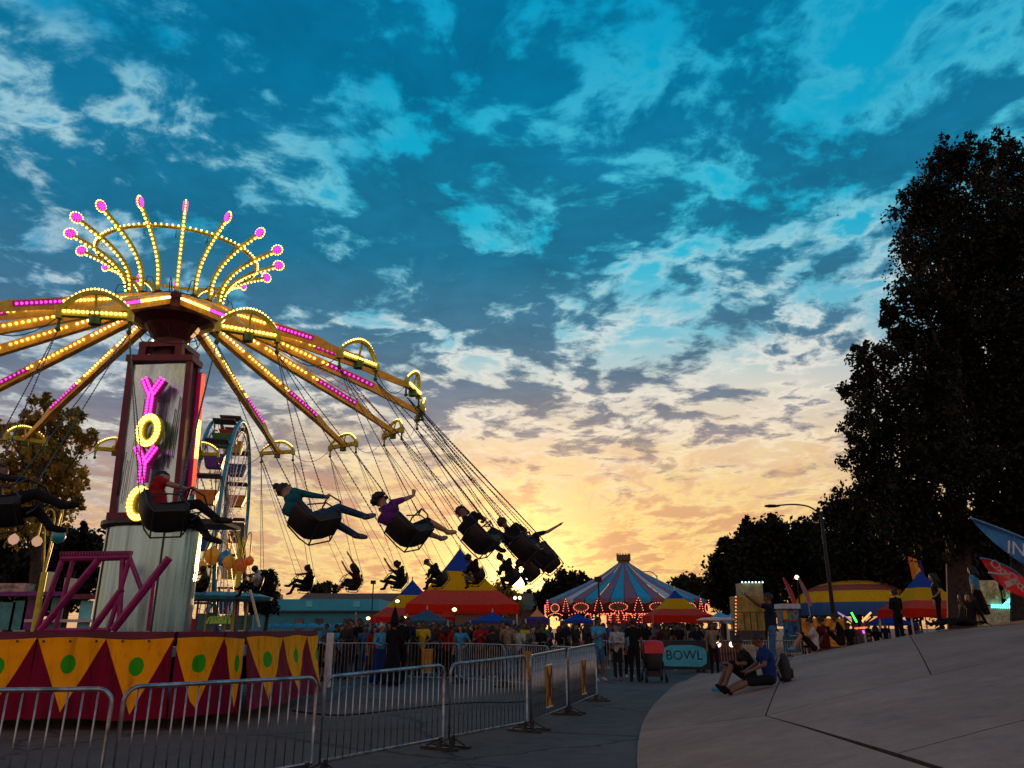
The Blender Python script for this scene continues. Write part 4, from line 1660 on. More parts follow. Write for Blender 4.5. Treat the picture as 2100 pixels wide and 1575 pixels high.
for j in range(-1, 16):
    a = 5.163 + j * pi / 16
    rad = 8.46 + (0.12 if j in (1, 6, 8) else 0.0)
    pos = SC + (SU * cos(a) + SV * sin(a)) * rad
    if j == 1:
        pos += (SV * cos(a) - SU * sin(a)) * 0.12
    if j in (7, 8):
        pos.z -= 0.10
    tang = (SV * cos(a) - SU * sin(a)).normalized()
    k2 = j + 1                                             # half-arm index
    if k2 % 2 == 0:
        e0 = arm_M(k2 // 2) @ Vector((5.8, -HW, -0.28))
        e1 = arm_M(k2 // 2) @ Vector((5.8, HW, -0.28))
    else:
        e0 = arm_M((k2 - 1) // 2) @ Vector((5.8, HW, -0.28))
        e1 = arm_M((k2 + 1) // 2) @ Vector((5.8, -HW, -0.28))
    Z = ((e0 + e1) / 2 - pos).normalized()
    X = (tang - Z * tang.dot(Z)).normalized()
    pos -= Z * 0.24
    pit = {1: -0.20, 2: -0.16, 0: -0.02, 3: -0.12, 10: 0.1, 9: 0.0}.get(j, R.uniform(-0.12, 0.05))
    q = Matrix.Rotation(pit, 3, Z.cross(X))
    X, Z = q @ X, q @ Z
    Yv = Z.cross(X)
    M = Matrix(((X.x, Yv.x, Z.x, pos.x), (X.y, Yv.y, Z.y, pos.y), (X.z, Yv.z, Z.z, pos.z), (0, 0, 0, 1))) @ Matrix.Scale(0.82, 4)
    st = thing('hanging_chair', 'black bucket swing seat on four chains, ' + ORD[j], 'swing seat', M=M, group='seats of the swing ride')
    M0 = M
    link('seat_shell', sh_me, st, M)
    link('seat_frame', fm_me, st, M)
    link('lap_bar', lp_me, st, M)
    for (lx, lz, e) in ((-0.31, 0.38, e0), (0.14, 0.32, e1)):
        for s in (-1, 1):
            c_ = MB()
            chain_mb(M @ Vector((lx, s * 0.25, lz)), e, c_)
            c_.build('chain', M_CHAIN, st)
    if j in rider:
        k_, t_, bt, sho, sk, lab = rider[j]
        person(k_, M @ Matrix.Translation((-0.04, 0, 0.02)) @ Matrix.Scale(1.12, 4), lab, sk, t_, bt, sho, 'riders of the swing ride')

# ------------------------------------------------------------------ trees
def leaf_mat(name, col, trans):
    m = mat(name, col, 0.65, var=0.45, scale=1.2, trans=trans, spec=0.2)
    return m


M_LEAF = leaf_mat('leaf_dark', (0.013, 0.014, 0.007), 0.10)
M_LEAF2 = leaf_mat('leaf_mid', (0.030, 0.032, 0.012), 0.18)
M_LEAFW = leaf_mat('leaf_warm_lit', (0.32, 0.21, 0.035), 0.5)  # warm low sunlight put into the leaf colour
M_BARK = mat('bark', (0.045, 0.032, 0.025), 0.9, var=0.35, scale=9.0, bump=0.5)


def leaves(blobs, count, size, seed, clumps=18, spread=0.30, fill=0.35):
    """blobs: (centre, (rx, ry, rz)); leaves gathered in clumps near the blobs' skin"""
    rg = np.random.default_rng(seed)
    vol = np.array([b[1][0] * b[1][1] + b[1][0] * b[1][2] for b in blobs])
    share = vol / vol.sum()
    P = []
    for (c, r), s in zip(blobs, share):
        n = int(count * s)
        nc = max(5, int(clumps * (0.6 + s * len(blobs) * 0.4)))
        d = rg.normal(size=(nc, 3))
        d /= np.linalg.norm(d, axis=1)[:, None]
        rad = np.where(rg.random(nc) < fill, rg.uniform(0.0, 0.75, nc), rg.uniform(0.72, 1.06, nc))
        cc = d * rad[:, None]
        pick = rg.integers(0, nc, n)
        off = np.clip(rg.normal(size=(n, 3)), -1.7, 1.7) * spread * rg.uniform(0.5, 1.25, nc)[pick][:, None]
        q = (cc[pick] + off) * np.array(r) + np.array(c)
        P.append(q)
    P = np.concatenate(P)
    n = len(P)
    a = rg.normal(size=(n, 3))
    a /= np.linalg.norm(a, axis=1)[:, None]
    b = rg.normal(size=(n, 3))
    b -= a * (a * b).sum(1)[:, None]
    b /= np.linalg.norm(b, axis=1)[:, None]
    s = size * rg.uniform(0.55, 1.35, n)[:, None]
    V = np.stack([P - a * s, P + b * s * 0.62 - a * s * 0.1, P + a * s * 1.1, P - b * s * 0.62 - a * s * 0.1], 1).reshape(-1, 3)
    return V


def leaf_mesh(V, m):
    n = len(V) // 4
    me = bpy.data.meshes.new('crown')
    me.vertices.add(n * 4)
    me.vertices.foreach_set('co', V.astype(np.float32).ravel())
    me.loops.add(n * 4)
    me.loops.foreach_set('vertex_index', np.arange(n * 4, dtype=np.int32))
    me.polygons.add(n)
    me.polygons.foreach_set('loop_start', np.arange(0, n * 4, 4, dtype=np.int32))
    me.polygons.foreach_set('loop_total', np.full(n, 4, dtype=np.int32))
    me.materials.append(m)
    me.update(calc_edges=True)
    return me


def tree(name, label, Y, base_px, blobs_px, count, leaf, m, seed, trunk=0.3, group=None, jit=0.8, zb=0.0, squash=1.0, clumps=18, spread=0.3, fill=0.35, tufts=3):
    """blobs_px: (px, py, radius px) at depth about Y; they get real depth and size here"""
    rr = random.Random(seed)
    bl = []
    for (px, py, r) in blobs_px:
        dy = rr.uniform(-jit, jit)
        p = at(px, py, Y + dy)
        k = px_size(p) * r
        bl.append((p, (k, k * squash, k)))
    extra = []
    for (c, r) in bl:
        for _ in range(tufts):
            a_ = rr.uniform(0, 2 * pi)
            e_ = rr.uniform(-0.3, 1.2)
            k = r[0] * rr.uniform(0.28, 0.45)
            q = Vector(c) + Vector((cos(a_) * cos(e_), sin(a_) * cos(e_), sin(e_))) * r[0] * rr.uniform(0.85, 1.15)
            extra.append((q, (k * 0.8, k * 0.8, k * 1.25)))
    bl = bl + extra
    base = at(base_px, 1280, Y)
    base.z = zb
    o = thing(name, label, 'tree', base, group=group)
    V = leaves([(tuple(c), r) for c, r in bl], count, leaf, seed, clumps, spread, fill)
    V = V - np.array(base)
    cr_ = link('crown', leaf_mesh(V, m), o, Matrix.Identity(4), local=True)
    t = MB()
    top = max(bl, key=lambda b_: b_[0].z)[0]
    H = top.z - base.z
    mid = [base.lerp(top, s) + Vector((rr.uniform(-.15, .15), rr.uniform(-.15, .15), 0)) * (H / 10) for s in (0, 0.25, 0.5, 0.75, 0.96)]
    mid[0] = Vector(base)
    mid[0].z = zb - 0.1
    t.tube(mid, [trunk * 1.25, trunk * 0.9, trunk * 0.62, trunk * 0.38, trunk * 0.1], 8)
    for c, r in bl[:len(bl) - len(extra)]:
        f = max(0.12, min(0.9, (c.z - base.z) / H * 0.72))
        i = f * 4
        k = min(3, int(i))
        s0 = mid[k].lerp(mid[k + 1], i - k)
        m1 = s0.lerp(c, 0.5) + Vector((0, 0, -0.06 * (c - s0).length))
        w = trunk * 0.42 * (1 - f * 0.6)
        t.tube([s0, m1, c], [w, w * 0.6, w * 0.2], 6)
        for _ in range(3):
            e = c + Vector((rr.uniform(-1, 1) * r[0], rr.uniform(-1, 1) * r[1], rr.uniform(-.6, 1) * r[2])) * 0.8
            t.tube([m1.lerp(c, 0.6), e], [w * 0.35, w * 0.08], 5)
    t.build('trunk', M_BARK, o)
    return o


# the tall poplars at the right edge
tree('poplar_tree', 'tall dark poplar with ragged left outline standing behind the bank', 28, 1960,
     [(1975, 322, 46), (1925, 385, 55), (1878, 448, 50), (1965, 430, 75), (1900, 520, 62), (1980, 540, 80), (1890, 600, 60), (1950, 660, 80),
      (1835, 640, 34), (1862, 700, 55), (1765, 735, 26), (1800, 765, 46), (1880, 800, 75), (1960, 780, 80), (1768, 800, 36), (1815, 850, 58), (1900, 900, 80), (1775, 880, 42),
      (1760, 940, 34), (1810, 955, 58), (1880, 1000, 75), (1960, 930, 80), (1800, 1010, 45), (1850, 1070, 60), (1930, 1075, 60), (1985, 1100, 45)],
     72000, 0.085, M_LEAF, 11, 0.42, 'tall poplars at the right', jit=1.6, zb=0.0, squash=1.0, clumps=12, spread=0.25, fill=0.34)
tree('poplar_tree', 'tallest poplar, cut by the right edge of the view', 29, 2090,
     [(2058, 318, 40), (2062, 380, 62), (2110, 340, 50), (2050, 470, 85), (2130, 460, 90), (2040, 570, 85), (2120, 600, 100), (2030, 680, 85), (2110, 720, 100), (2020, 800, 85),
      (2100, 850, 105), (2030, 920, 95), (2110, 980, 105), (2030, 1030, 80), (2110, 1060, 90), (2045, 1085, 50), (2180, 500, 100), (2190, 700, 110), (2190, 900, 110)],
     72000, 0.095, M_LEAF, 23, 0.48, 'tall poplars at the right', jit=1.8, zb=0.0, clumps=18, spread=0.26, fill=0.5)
# darker trees in the middle distance on the right
G = 'dark trees behind the right-hand rides'
tree('bushy_tree', 'low dark tree at the left end of the right-hand row, next to the carousel', 66, 1480, [(1478, 1160, 26), (1500, 1130, 26), (1480, 1200, 34), (1505, 1180, 40), (1470, 1225, 26), (1510, 1225, 36)], 9000, 0.19, M_LEAF, 31, 0.25, G)
tree('bushy_tree', 'dark tree with a double crest left of the street lamp', 62, 1560, [(1548, 1097, 28), (1580, 1086, 26), (1560, 1120, 45), (1535, 1150, 40), (1590, 1130, 45), (1560, 1180, 52), (1550, 1230, 48)], 15000, 0.19, M_LEAF, 32, 0.3, G)
tree('bushy_tree', 'dark tree directly behind the street lamp pole', 66, 1650, [(1640, 1092, 24), (1625, 1122, 34), (1665, 1118, 42), (1640, 1160, 52), (1690, 1160, 50), (1640, 1215, 52), (1690, 1220, 48)], 15000, 0.19, M_LEAF, 33, 0.3, G)
tree('bushy_tree', 'higher dark tree between the lamp and the poplars', 58, 1750, [(1735, 1045, 38), (1775, 1040, 34), (1710, 1075, 32), (1760, 1090, 52), (1800, 1080, 44), (1740, 1140, 56), (1800, 1140, 55), (1760, 1195, 58), (1825, 1190, 50)], 19000, 0.18, M_LEAF, 34, 0.32, G)
tree('bushy_tree', 'dark tree filling the gap under the left poplar', 56, 1870, [(1850, 1110, 50), (1840, 1170, 52), (1890, 1120, 55), (1910, 1180, 58), (1870, 1220, 50), (1960, 1200, 60), (1950, 1140, 60)], 17000, 0.18, M_LEAF, 35, 0.3, G)
tree('bushy_tree', 'dark tree at the right edge under the tall poplar', 54, 2060, [(2010, 1120, 60), (2060, 1150, 66), (2110, 1110, 70), (2030, 1190, 60), (2090, 1200, 64), (2140, 1180, 64)], 17000, 0.18, M_LEAF, 36, 0.3, G)
# around the sunset
tree('round_tree', 'round dark tree behind the left slope of the carousel roof', 78, 1165, [(1165, 1203, 28), (1190, 1200, 24), (1140, 1215, 24), (1170, 1225, 34), (1205, 1215, 22), (1135, 1235, 22), (1185, 1245, 30), (1116, 1230, 16), (1118, 1246, 18)], 12500, 0.20, M_LEAF, 41, 0.28)  # leftmost lobes added to block low sun from the foot of the bank
tree('sunlit_tree', 'thin tree glowing orange in front of the setting sun', 92, 1035, [(1030, 1212, 20), (1048, 1222, 20), (1012, 1226, 16), (1035, 1238, 26), (1058, 1245, 18), (1015, 1250, 18)], 3800, 0.22, M_LEAFW, 42, 0.25, fill=0.5)
tree('small_tree', 'small tree just above the right rim of the carousel', 95, 1400, [(1390, 1205, 16), (1415, 1198, 18), (1432, 1208, 16), (1405, 1220, 20)], 3000, 0.25, M_LEAF2, 43, 0.2)
tree('small_tree', 'small dark tree at the right side of the observation wheel', 60, 545, [(548, 1182, 14), (530, 1200, 20), (560, 1190, 12), (545, 1215, 22), (525, 1235, 20), (552, 1240, 20)], 5000, 0.13, M_LEAF, 44, 0.18)
tree('small_tree', 'small treetop showing above the brown roof', 120, 662, [(672, 1203, 10), (652, 1206, 9), (640, 1210, 8), (690, 1209, 7), (662, 1215, 14)], 1600, 0.26, M_LEAF2, 45, 0.2)
tree('small_tree', 'low dark tree behind the tents between sun and big tent', 100, 1085, [(1086, 1222, 11), (1099, 1228, 11), (1088, 1240, 16), (1078, 1252, 14)], 2200, 0.25, M_LEAF, 46, 0.2)  # upper crown raised to keep the low sun off the concrete bank
# left
tree('warm_lit_tree', 'tree with warm sunlight put into its leaf colour at the left edge', 30, 85,
     [(92, 830, 22), (100, 865, 30), (60, 870, 22), (40, 905, 34), (85, 915, 38), (140, 880, 28), (150, 860, 20), (180, 905, 22), (130, 930, 38), (60, 960, 44), (120, 980, 40), (25, 965, 36), (155, 990, 26),
      (80, 1025, 44), (20, 1030, 40), (140, 1035, 28), (15, 880, 22), (110, 1075, 30), (50, 1080, 40)], 15000, 0.095, M_LEAFW, 51, 0.26, clumps=9, spread=0.22, jit=1.2, tufts=4)
tree('bushy_tree', 'dark bushy tree behind the railing frames at the left', 36, 125, [(120, 1115, 32), (160, 1125, 36), (85, 1140, 36), (130, 1160, 48), (180, 1150, 30), (60, 1190, 44), (165, 1200, 40), (110, 1220, 46)], 14000, 0.13, M_LEAF, 52, 0.25)
tree('bushy_tree', 'low dark shrubby tree at the far left behind the small rides', 40, 20, [(10, 1110, 40), (30, 1150, 46), (-10, 1180, 50), (40, 1210, 44)], 8000, 0.14, M_LEAF, 53, 0.25)

# ------------------------------------------------------------------ crowd barriers
M_GALV = mat('barrier_steel', (0.33, 0.36, 0.39), 0.36, 0.85, var=0.3, scale=7.0)
M_SIGNY = mat('sign_yellow', (0.62, 0.30, 0.02), 0.5, var=0.15)
M_SIGNB = mat('sign_dark_red', (0.10, 0.012, 0.01), 0.5, var=0.2)


def barrier(p0, p1, label, group, bars=15, near=True, h=1.10, h1=None, sign=False, rad=0.021):
    p0, p1 = Vector((p0[0], p0[1], 0)), Vector((p1[0], p1[1], 0))
    h1 = h1 or h
    d = p1 - p0
    L = d.length
    rz = atan2(d.y, d.x)
    o = thing('crowd_barrier', label, 'barrier', p0, rz, group)
    M = WM[o]
    g_ = 0.03
    c = 0.13
    fr_ = MB()
    pts = [(g_, 0, 0.14), (g_, 0, h - c)]
    for i in range(1, 6):
        a = pi - (pi / 2) * i / 6
        pts.append((g_ + c + c * cos(a), 0, h - c + c * sin(a)))
    pts.append((g_ + c, 0, h))
    pts.append((L - g_ - c, 0, h1))
    for i in range(1, 6):
        a = pi / 2 - (pi / 2) * i / 6
        pts.append((L - g_ - c + c * cos(a), 0, h1 - c + c * sin(a)))
    pts += [(L - g_, 0, h1 - c), (L - g_, 0, 0.14)]
    fr_.tube(pts, rad, 8 if near else 5, close=True)
    link('frame', fr_.mesh('frame', [M_GALV], smooth=True), o, M)
    if near:
        for i in range(bars):
            x = g_ + (L - 2 * g_) * (i + 1) / (bars + 1)
            hh = h + (h1 - h) * x / L
            ed = min(x - g_, L - g_ - x)
            if ed < c:
                hh -= c - sqrt(max(0, c * c - (c - ed) ** 2))
            b_ = link('bar', bar_mesh(hh - 0.14), o, M @ Matrix.Translation((x, 0, 0.14)))
    else:
        bm_ = MB()
        for i in range(bars):
            x = g_ + (L - 2 * g_) * (i + 1) / (bars + 1)
            bm_.bar((x, 0, 0.14), (x, 0, h - 0.01), 0.016)
        link('bar_row', bm_.mesh('bar_row', [M_GALV]), o, M)['kind'] = 'stuff'
    for x in (0.10, L - 0.10):
        ft = MB()
        ft.bar((x, -0.30, 0.022), (x, 0.30, 0.022), 0.055, 0.035)
        ft.bar((x, 0, 0.03), (x, 0, 0.16), 0.06, 0.06)
        ft.bar((x, -0.22, 0.04), (x, 0, 0.13), 0.02)
        ft.bar((x, 0.22, 0.04), (x, 0, 0.13), 0.02)
        link('foot', ft.mesh('foot', [M_DSTEEL]), o, M)
    if sign:
        xs = L * sign
        sg = MB()
        sg.box((xs, -0.04, 0.60), (0.36, 0.012, 0.66))
        s_ = link('sign', sg.mesh('sign', [M_SIGNY]), o, M)
        em = MB()
        for sx_ in (-1, 1):
            em.bar((xs - sx_ * 0.15, -0.050, 0.30), (xs + sx_ * 0.15, -0.050, 0.90), 0.004, 0.055, up=(1, 0, 0))
        em.add([(xs, -0.053, 0.60 + 0.20), (xs + 0.12, -0.053, 0.60), (xs, -0.053, 0.40), (xs - 0.12, -0.053, 0.60)], [(0, 1, 2, 3)])
        for sx_ in (-1, 1):
            em.box((xs + sx_ * 0.165, -0.050, 0.60), (0.022, 0.004, 0.62))
        e_ = link('emblem', em.mesh('emblem', [M_SIGNB]), s_, M)
        e_['kind'] = 'stuff'
        for zt in (0.935, 0.265):
            tr = MB()
            tr.box((xs, -0.045, zt), (0.40, 0.02, 0.018))
            link('trim', tr.mesh('trim', [mat('sign_white', (0.6, 0.55, 0.5), 0.5)]), s_, M)
    return o


BARM = {}


def bar_mesh(h):
    k = round(h, 2)
    if k not in BARM:
        m_ = MB()
        m_.tube([(0, 0, 0), (0, 0, k)], 0.008, 6)
        BARM[k] = m_.mesh('bar', [M_GALV], smooth=True)
    return BARM[k]


GF = 'front row of crowd barriers'
barrier((-8.2, 6.75), (-5.85, 6.95), 'galvanised crowd barrier mostly outside the left edge', GF)
barrier((-5.82, 6.95), (-3.53, 7.27), 'galvanised crowd barrier at the lower left corner', GF, 17, h=1.03)
barrier((-3.50, 7.30), (-2.18, 9.16), 'galvanised crowd barrier in front of the plum and yellow skirt', GF, 17, h=1.04, h1=1.02)
barrier((-2.14, 9.20), (-0.92, 11.17), 'galvanised crowd barrier right of the skirt corner', GF, 18, h=1.02, h1=1.06)
barrier((-0.87, 11.22), (0.25, 12.98), 'galvanised crowd barrier left of the fence bend', GF, 18, h=1.07, h1=1.12)
barrier((0.29, 13.04), (1.04, 15.40), 'galvanised crowd barrier with the nearer yellow emblem sign', GF, 26, h=1.12, h1=1.16, sign=0.42)
barrier((1.07, 15.47), (1.90, 18.20), 'galvanised crowd barrier with the farther yellow emblem sign, at the corner', GF, 28, h=1.16, h1=1.20, sign=0.45)
GB = 'far row of crowd barriers holding back the crowd'
far_pts = [(1.93, 18.35), (0.95, 20.4), (-0.2, 22.3), (-1.55, 23.9), (-3.6, 24.5), (-5.7, 24.7), (-7.8, 24.7)]
labs = ['far crowd barrier leading back from the fence corner', 'far crowd barrier, second back from the fence corner', 'far crowd barrier where the row bends towards the crowd', 'far crowd barrier before the yellow-shirted onlooker',
        'far crowd barrier before the woman in the long blue dress', 'far crowd barrier just right of the ride skirt']
for i in range(6):
    barrier(far_pts[i], far_pts[i + 1], labs[i], GB, 18, near=False, sign=(0.5 if i in (1, 3) else False))
right_pts = [(3.0, 29.0), (5.0, 29.2), (6.9, 29.4), (9.0, 29.6), (11.0, 29.8)]
labs2 = ['far barrier behind the stroller', 'far barrier carrying the blue and black banner', 'far barrier in front of the cart with headlights', 'far barrier at the foot of the concrete bank']
for i in range(4):
    barrier(right_pts[i], right_pts[i + 1], labs2[i], 'barriers behind the stroller', 18, near=False)

# banner with BOWL on the far barrier
M_BANB = mat('banner_black', (0.02, 0.016, 0.018), 0.6)
M_BANC = mat('banner_cyan', (0.05, 0.42, 0.58), 0.6)
bn_c = Vector((6.2, 28.95, 0.62))
bn = thing('fence_banner', 'black banner with a pale blue patch lettered BOWL on the far barrier', 'banner', (6.2, 28.95, 0.1))
w2, h2 = 0.98, 0.50
bb = MB()
n_ = 12
for i in range(n_ + 1):
    for j in range(2):
        bb.v.append((bn_c.x - w2 + 2 * w2 * i / n_, bn_c.y + 0.02 * sin(i * 1.3), bn_c.z - h2 + 2 * h2 * j))
for i in range(n_):
    bb.f.append((2 * i, 2 * i + 2, 2 * i + 3, 2 * i + 1)); bb.m.append(0)
bb.build('cloth', M_BANB, bn)
bp_ = MB()
poly = [(-0.78, -0.30), (-0.70, -0.38), (0.62, -0.40), (0.80, -0.28), (0.82, 0.10), (0.74, 0.22), (0.60, 0.28), (0.30, 0.34), (-0.50, 0.33), (-0.76, 0.22), (-0.82, 0.05)]
bp_.add([(bn_c.x + x, bn_c.y - 0.030, bn_c.z + z) for x, z in poly], [tuple(range(len(poly)))])
bp_.build('patch', M_BANC, bn)


def text(body, size, loc, rot, m, parent, name='lettering', ext=0.004, align='CENTER', shear=0.0):
    cu = bpy.data.curves.new(name, 'FONT')
    cu.body = body
    cu.size = size
    cu.extrude = ext
    cu.align_x = align
    cu.align_y = 'CENTER'
    cu.shear = shear
    cu.resolution_u = 3
    t = bpy.data.objects.new('tmp_text', cu)
    COL.objects.link(t)
    dg = bpy.context.evaluated_depsgraph_get()
    me = bpy.data.meshes.new_from_object(t.evaluated_get(dg), depsgraph=dg)
    bpy.data.objects.remove(t)
    me.materials.clear()
    me.materials.append(m)
    return link(name, me, parent, Matrix.Translation(Vector(loc)) @ Euler(rot).to_matrix().to_4x4())


text('BOWL', 0.46, (bn_c.x, bn_c.y - 0.034, bn_c.z - 0.02), (pi / 2, 0, 0), M_BANB, bn)

# white post in front of the far crowd
wp = thing('white_post', 'plain white pipe post in front of the far crowd', 'post', (at(678, 1300, 22).x, 22.0, 0))
wq = MB()
wq.lathe([(0.10, 0), (0.10, 1.42), (0.0, 1.42)], 14, c=(wp.location.x, 22.0, 0))
wq.build('pipe', mat('white_pipe', (0.6, 0.6, 0.62), 0.5), wp, smooth=False)
MB().lathe([(0.2, 0), (0.2, 0.02), (0, 0.02)], 14, c=(wp.location.x, 22.0, 0.001)).build('base_plate', M_DSTEEL, wp)

# ------------------------------------------------------------------ peaked tents
M_TR = mat('canopy_red', (0.72, 0.03, 0.012), 0.7, var=0.12, trans=0.5, spec=0.1)
M_TRF = mat('canopy_dusty_red', (0.80, 0.10, 0.07), 0.7, var=0.12, trans=0.5, spec=0.1)
M_TY = mat('canopy_yellow', (0.98, 0.50, 0.005), 0.7, var=0.10, trans=0.5, spec=0.1)
M_TB = mat('canopy_blue', (0.012, 0.06, 0.40), 0.6, var=0.12, trans=0.4)
M_TPU = mat('canopy_purple', (0.07, 0.02, 0.20), 0.6, var=0.12, trans=0.25)
M_POLE = mat('tent_pole', (0.45, 0.44, 0.42), 0.45, 0.6)


def tent(name, label, c, half, eave, peak, bands, val=0.45, rz=0.0, group=None, sag=0.42, vm=None, legs=True):
    """square peaked canopy with swept sides; bands = [(t0, t1, material)] from eave to peak"""
    o = thing(name, label, 'tent', (c[0], c[1], 0), rz, group)
    M = WM[o]
    nu = 10
    for bi, (t0, t1, m_) in enumerate(bands):
        mb = MB()
        nt_ = 5
        for j in range(nt_ + 1):
            t = t0 + (t1 - t0) * j / nt_
            k = 1 - t
            hgt = eave + (peak - eave) * (t - sag * t * (1 - t) * (1.35 if t < 0.6 else 1.15))
            for s in range(4):
                a0 = s * pi / 2
                for i in range(nu):
                    u = -1 + 2 * i / nu
                    x, y = half * k, half * k * u
                    dip = 0.05 * half * (1 - u * u) * k
                    x -= dip
                    mb.v.append((x * cos(a0) - y * sin(a0), x * sin(a0) + y * cos(a0), hgt - 0.015 * half * (1 - u * u) * k))
        W_ = nu * 4
        for j in range(nt_):
            for i in range(W_):
                mb.f.append((j * W_ + i, j * W_ + (i + 1) % W_, (j + 1) * W_ + (i + 1) % W_, (j + 1) * W_ + i)); mb.m.append(0)
        link('canopy_band', mb.mesh('canopy_band', [m_], smooth=False), o, M)
    va = MB()
    for s in range(4):
        a0 = s * pi / 2
        pts = []
        for i in range(nu + 1):
            u = -1 + 2 * i / nu
            x, y = half * 1.002 - 0.05 * half * (1 - u * u), half * u * 1.002
            for z in (eave, eave - val * (0.72 + 0.28 * u * u)):
                va.v.append((x * cos(a0) - y * sin(a0), x * sin(a0) + y * cos(a0), z - 0.015 * half * (1 - u * u)))
        b0 = s * (nu + 1) * 2
        for i in range(nu):
            a = b0 + i * 2
            va.f.append((a, a + 1, a + 3, a + 2)); va.m.append(0)
    link('valance', va.mesh('valance', [vm or M_TR]), o, M)
    if legs:
        for sx in (-1, 1):
            for sy in (-1, 1):
                lg = MB()
                lg.tube([(sx * half * 0.97, sy * half * 0.97, 0), (sx * half * 0.97, sy * half * 0.97, eave)], 0.05, 6)
                link('leg', lg.mesh('leg', [M_POLE]), o, M)
    fi = MB()
    fi.tube([(0, 0, peak - 0.35), (0, 0, peak + 0.18)], [0.06, 0.03], 6)
    fi.tube([(0, 0, eave), (0, 0, peak - 0.2)], 0.035, 6)
    link('mast', fi.mesh('mast', [M_POLE]), o, M)
    return o


RYB = [(0.0, 0.34, M_TRF), (0.34, 0.66, M_TY), (0.66, 1.0, M_TB)]
GT = 'red, yellow and blue peaked tents'


def gx(px, Y):
    return at(px, 1288, Y).x


tent('peaked_tent', 'largest red, yellow and blue peaked tent left of the sun', (gx(940, 44), 44), 2.95, 2.75, 5.9, RYB, 0.50, rz=0.14, sag=0.34, group=GT)
tent('peaked_tent', 'peaked tent half hidden behind the left side of the largest tent', (gx(842, 50), 50), 2.5, 2.2, 4.5, RYB, 0.40, rz=0.2, sag=0.34, group=GT)
tent('peaked_tent', 'small peaked tent in front of the carousel right side', (gx(1388, 40), 40), 1.48, 2.15, 3.40, [(0.0, 0.38, M_TRF), (0.38, 0.74, M_TY), (0.74, 1.0, M_TB)], 0.42, group=GT)
tent('peaked_tent', 'peaked tent with a broad blue top behind the standing woman on the bank', (gx(1905, 46), 46), 1.95, 2.60, 4.75, RYB, 0.55, group=GT)
tent('pop_up_canopy', 'small purple canopy with an orange peak left of the carousel', (gx(1102, 56), 56), 0.85, 2.15, 2.85, [(0, 0.35, M_TPU), (0.35, 1.0, mat('canopy_orange', (0.7, 0.25, 0.05), 0.6))], 0.45, vm=M_TPU)
tent('pop_up_canopy', 'dark blue canopy in front of the carousel left side', (gx(1185, 50), 50), 0.95, 2.0, 2.45, [(0, 1, M_TB)], 0.25, vm=M_TB)
tent('pop_up_canopy', 'pale blue canopy right of the small peaked tent', (gx(1478, 60), 60), 1.2, 2.1, 2.75, [(0, 1, mat('canopy_sky', (0.10, 0.42, 0.60), 0.6))], 0.15, vm=mat('canopy_sky', (0, 0, 0)))
tent('pop_up_canopy', 'bright blue canopy behind the yellow booth', (gx(1512, 56), 56), 1.0, 2.0, 2.9, [(0, 1, mat('canopy_azure', (0.03, 0.33, 0.62), 0.6))], 0.2, vm=mat('canopy_azure', (0, 0, 0)))
tent('pop_up_canopy', 'low blue canopy under the striped dome edge', (gx(1825, 52), 52), 1.3, 1.85, 2.4, [(0, 1, M_TB)], 0.2, vm=M_TB)
tent('pop_up_canopy', 'blue canopy under the right half of the largest tent', (gx(1010, 40), 40), 1.1, 1.9, 2.3, [(0, 1, M_TB)], 0.2, vm=M_TB)
tent('pop_up_canopy', 'grey blue canopy under the left half of the largest tent', (gx(875, 40), 40), 1.2, 1.9, 2.45, [(0, 1, mat('canopy_slate', (0.03, 0.06, 0.10), 0.6))], 0.2, vm=mat('canopy_slate', (0, 0, 0)))
tent('pop_up_canopy', 'sky blue canopy under the left peaked tent', (gx(858, 46), 46), 1.0, 1.7, 2.15, [(0, 1, mat('canopy_sky', (0, 0, 0)))], 0.2, vm=mat('canopy_sky', (0, 0, 0)))

# flood lamps on the tents
B_FLOOD = glow('flood_light', (1.0, 0.62, 0.22), 6.0, 'AUTO')
for (px, py, Y, lab) in ((815, 1233, 46.5, 'bright round flood lamp on the front of the left tent'), (932, 1250, 40.9, 'bright flood lamp hung under the front edge of the largest tent'),
                         (829, 1267, 44, 'bright flood lamp hung between the two left tents'), (755, 1268, 47, 'flood lamp at the left corner of the left tent')):
    p = at(px, py, Y)
    o = thing('flood_lamp', lab, 'lamp', p, group='flood lamps on the tents')
    MB().box(p + Vector((0, 0.06, 0)), (0.34, 0.10, 0.26)).build('housing', M_DSTEEL, o)
    MB().ball(p, 0.11, n=10, k=6, sc=(1.1, 0.5, 0.8)).build('lens', B_FLOOD, o)
    MB().tube([p + Vector((0, 0.1, 0)), p + Vector((0, 0.35, 0.25))], 0.02, 5).build('bracket', M_DSTEEL, o)

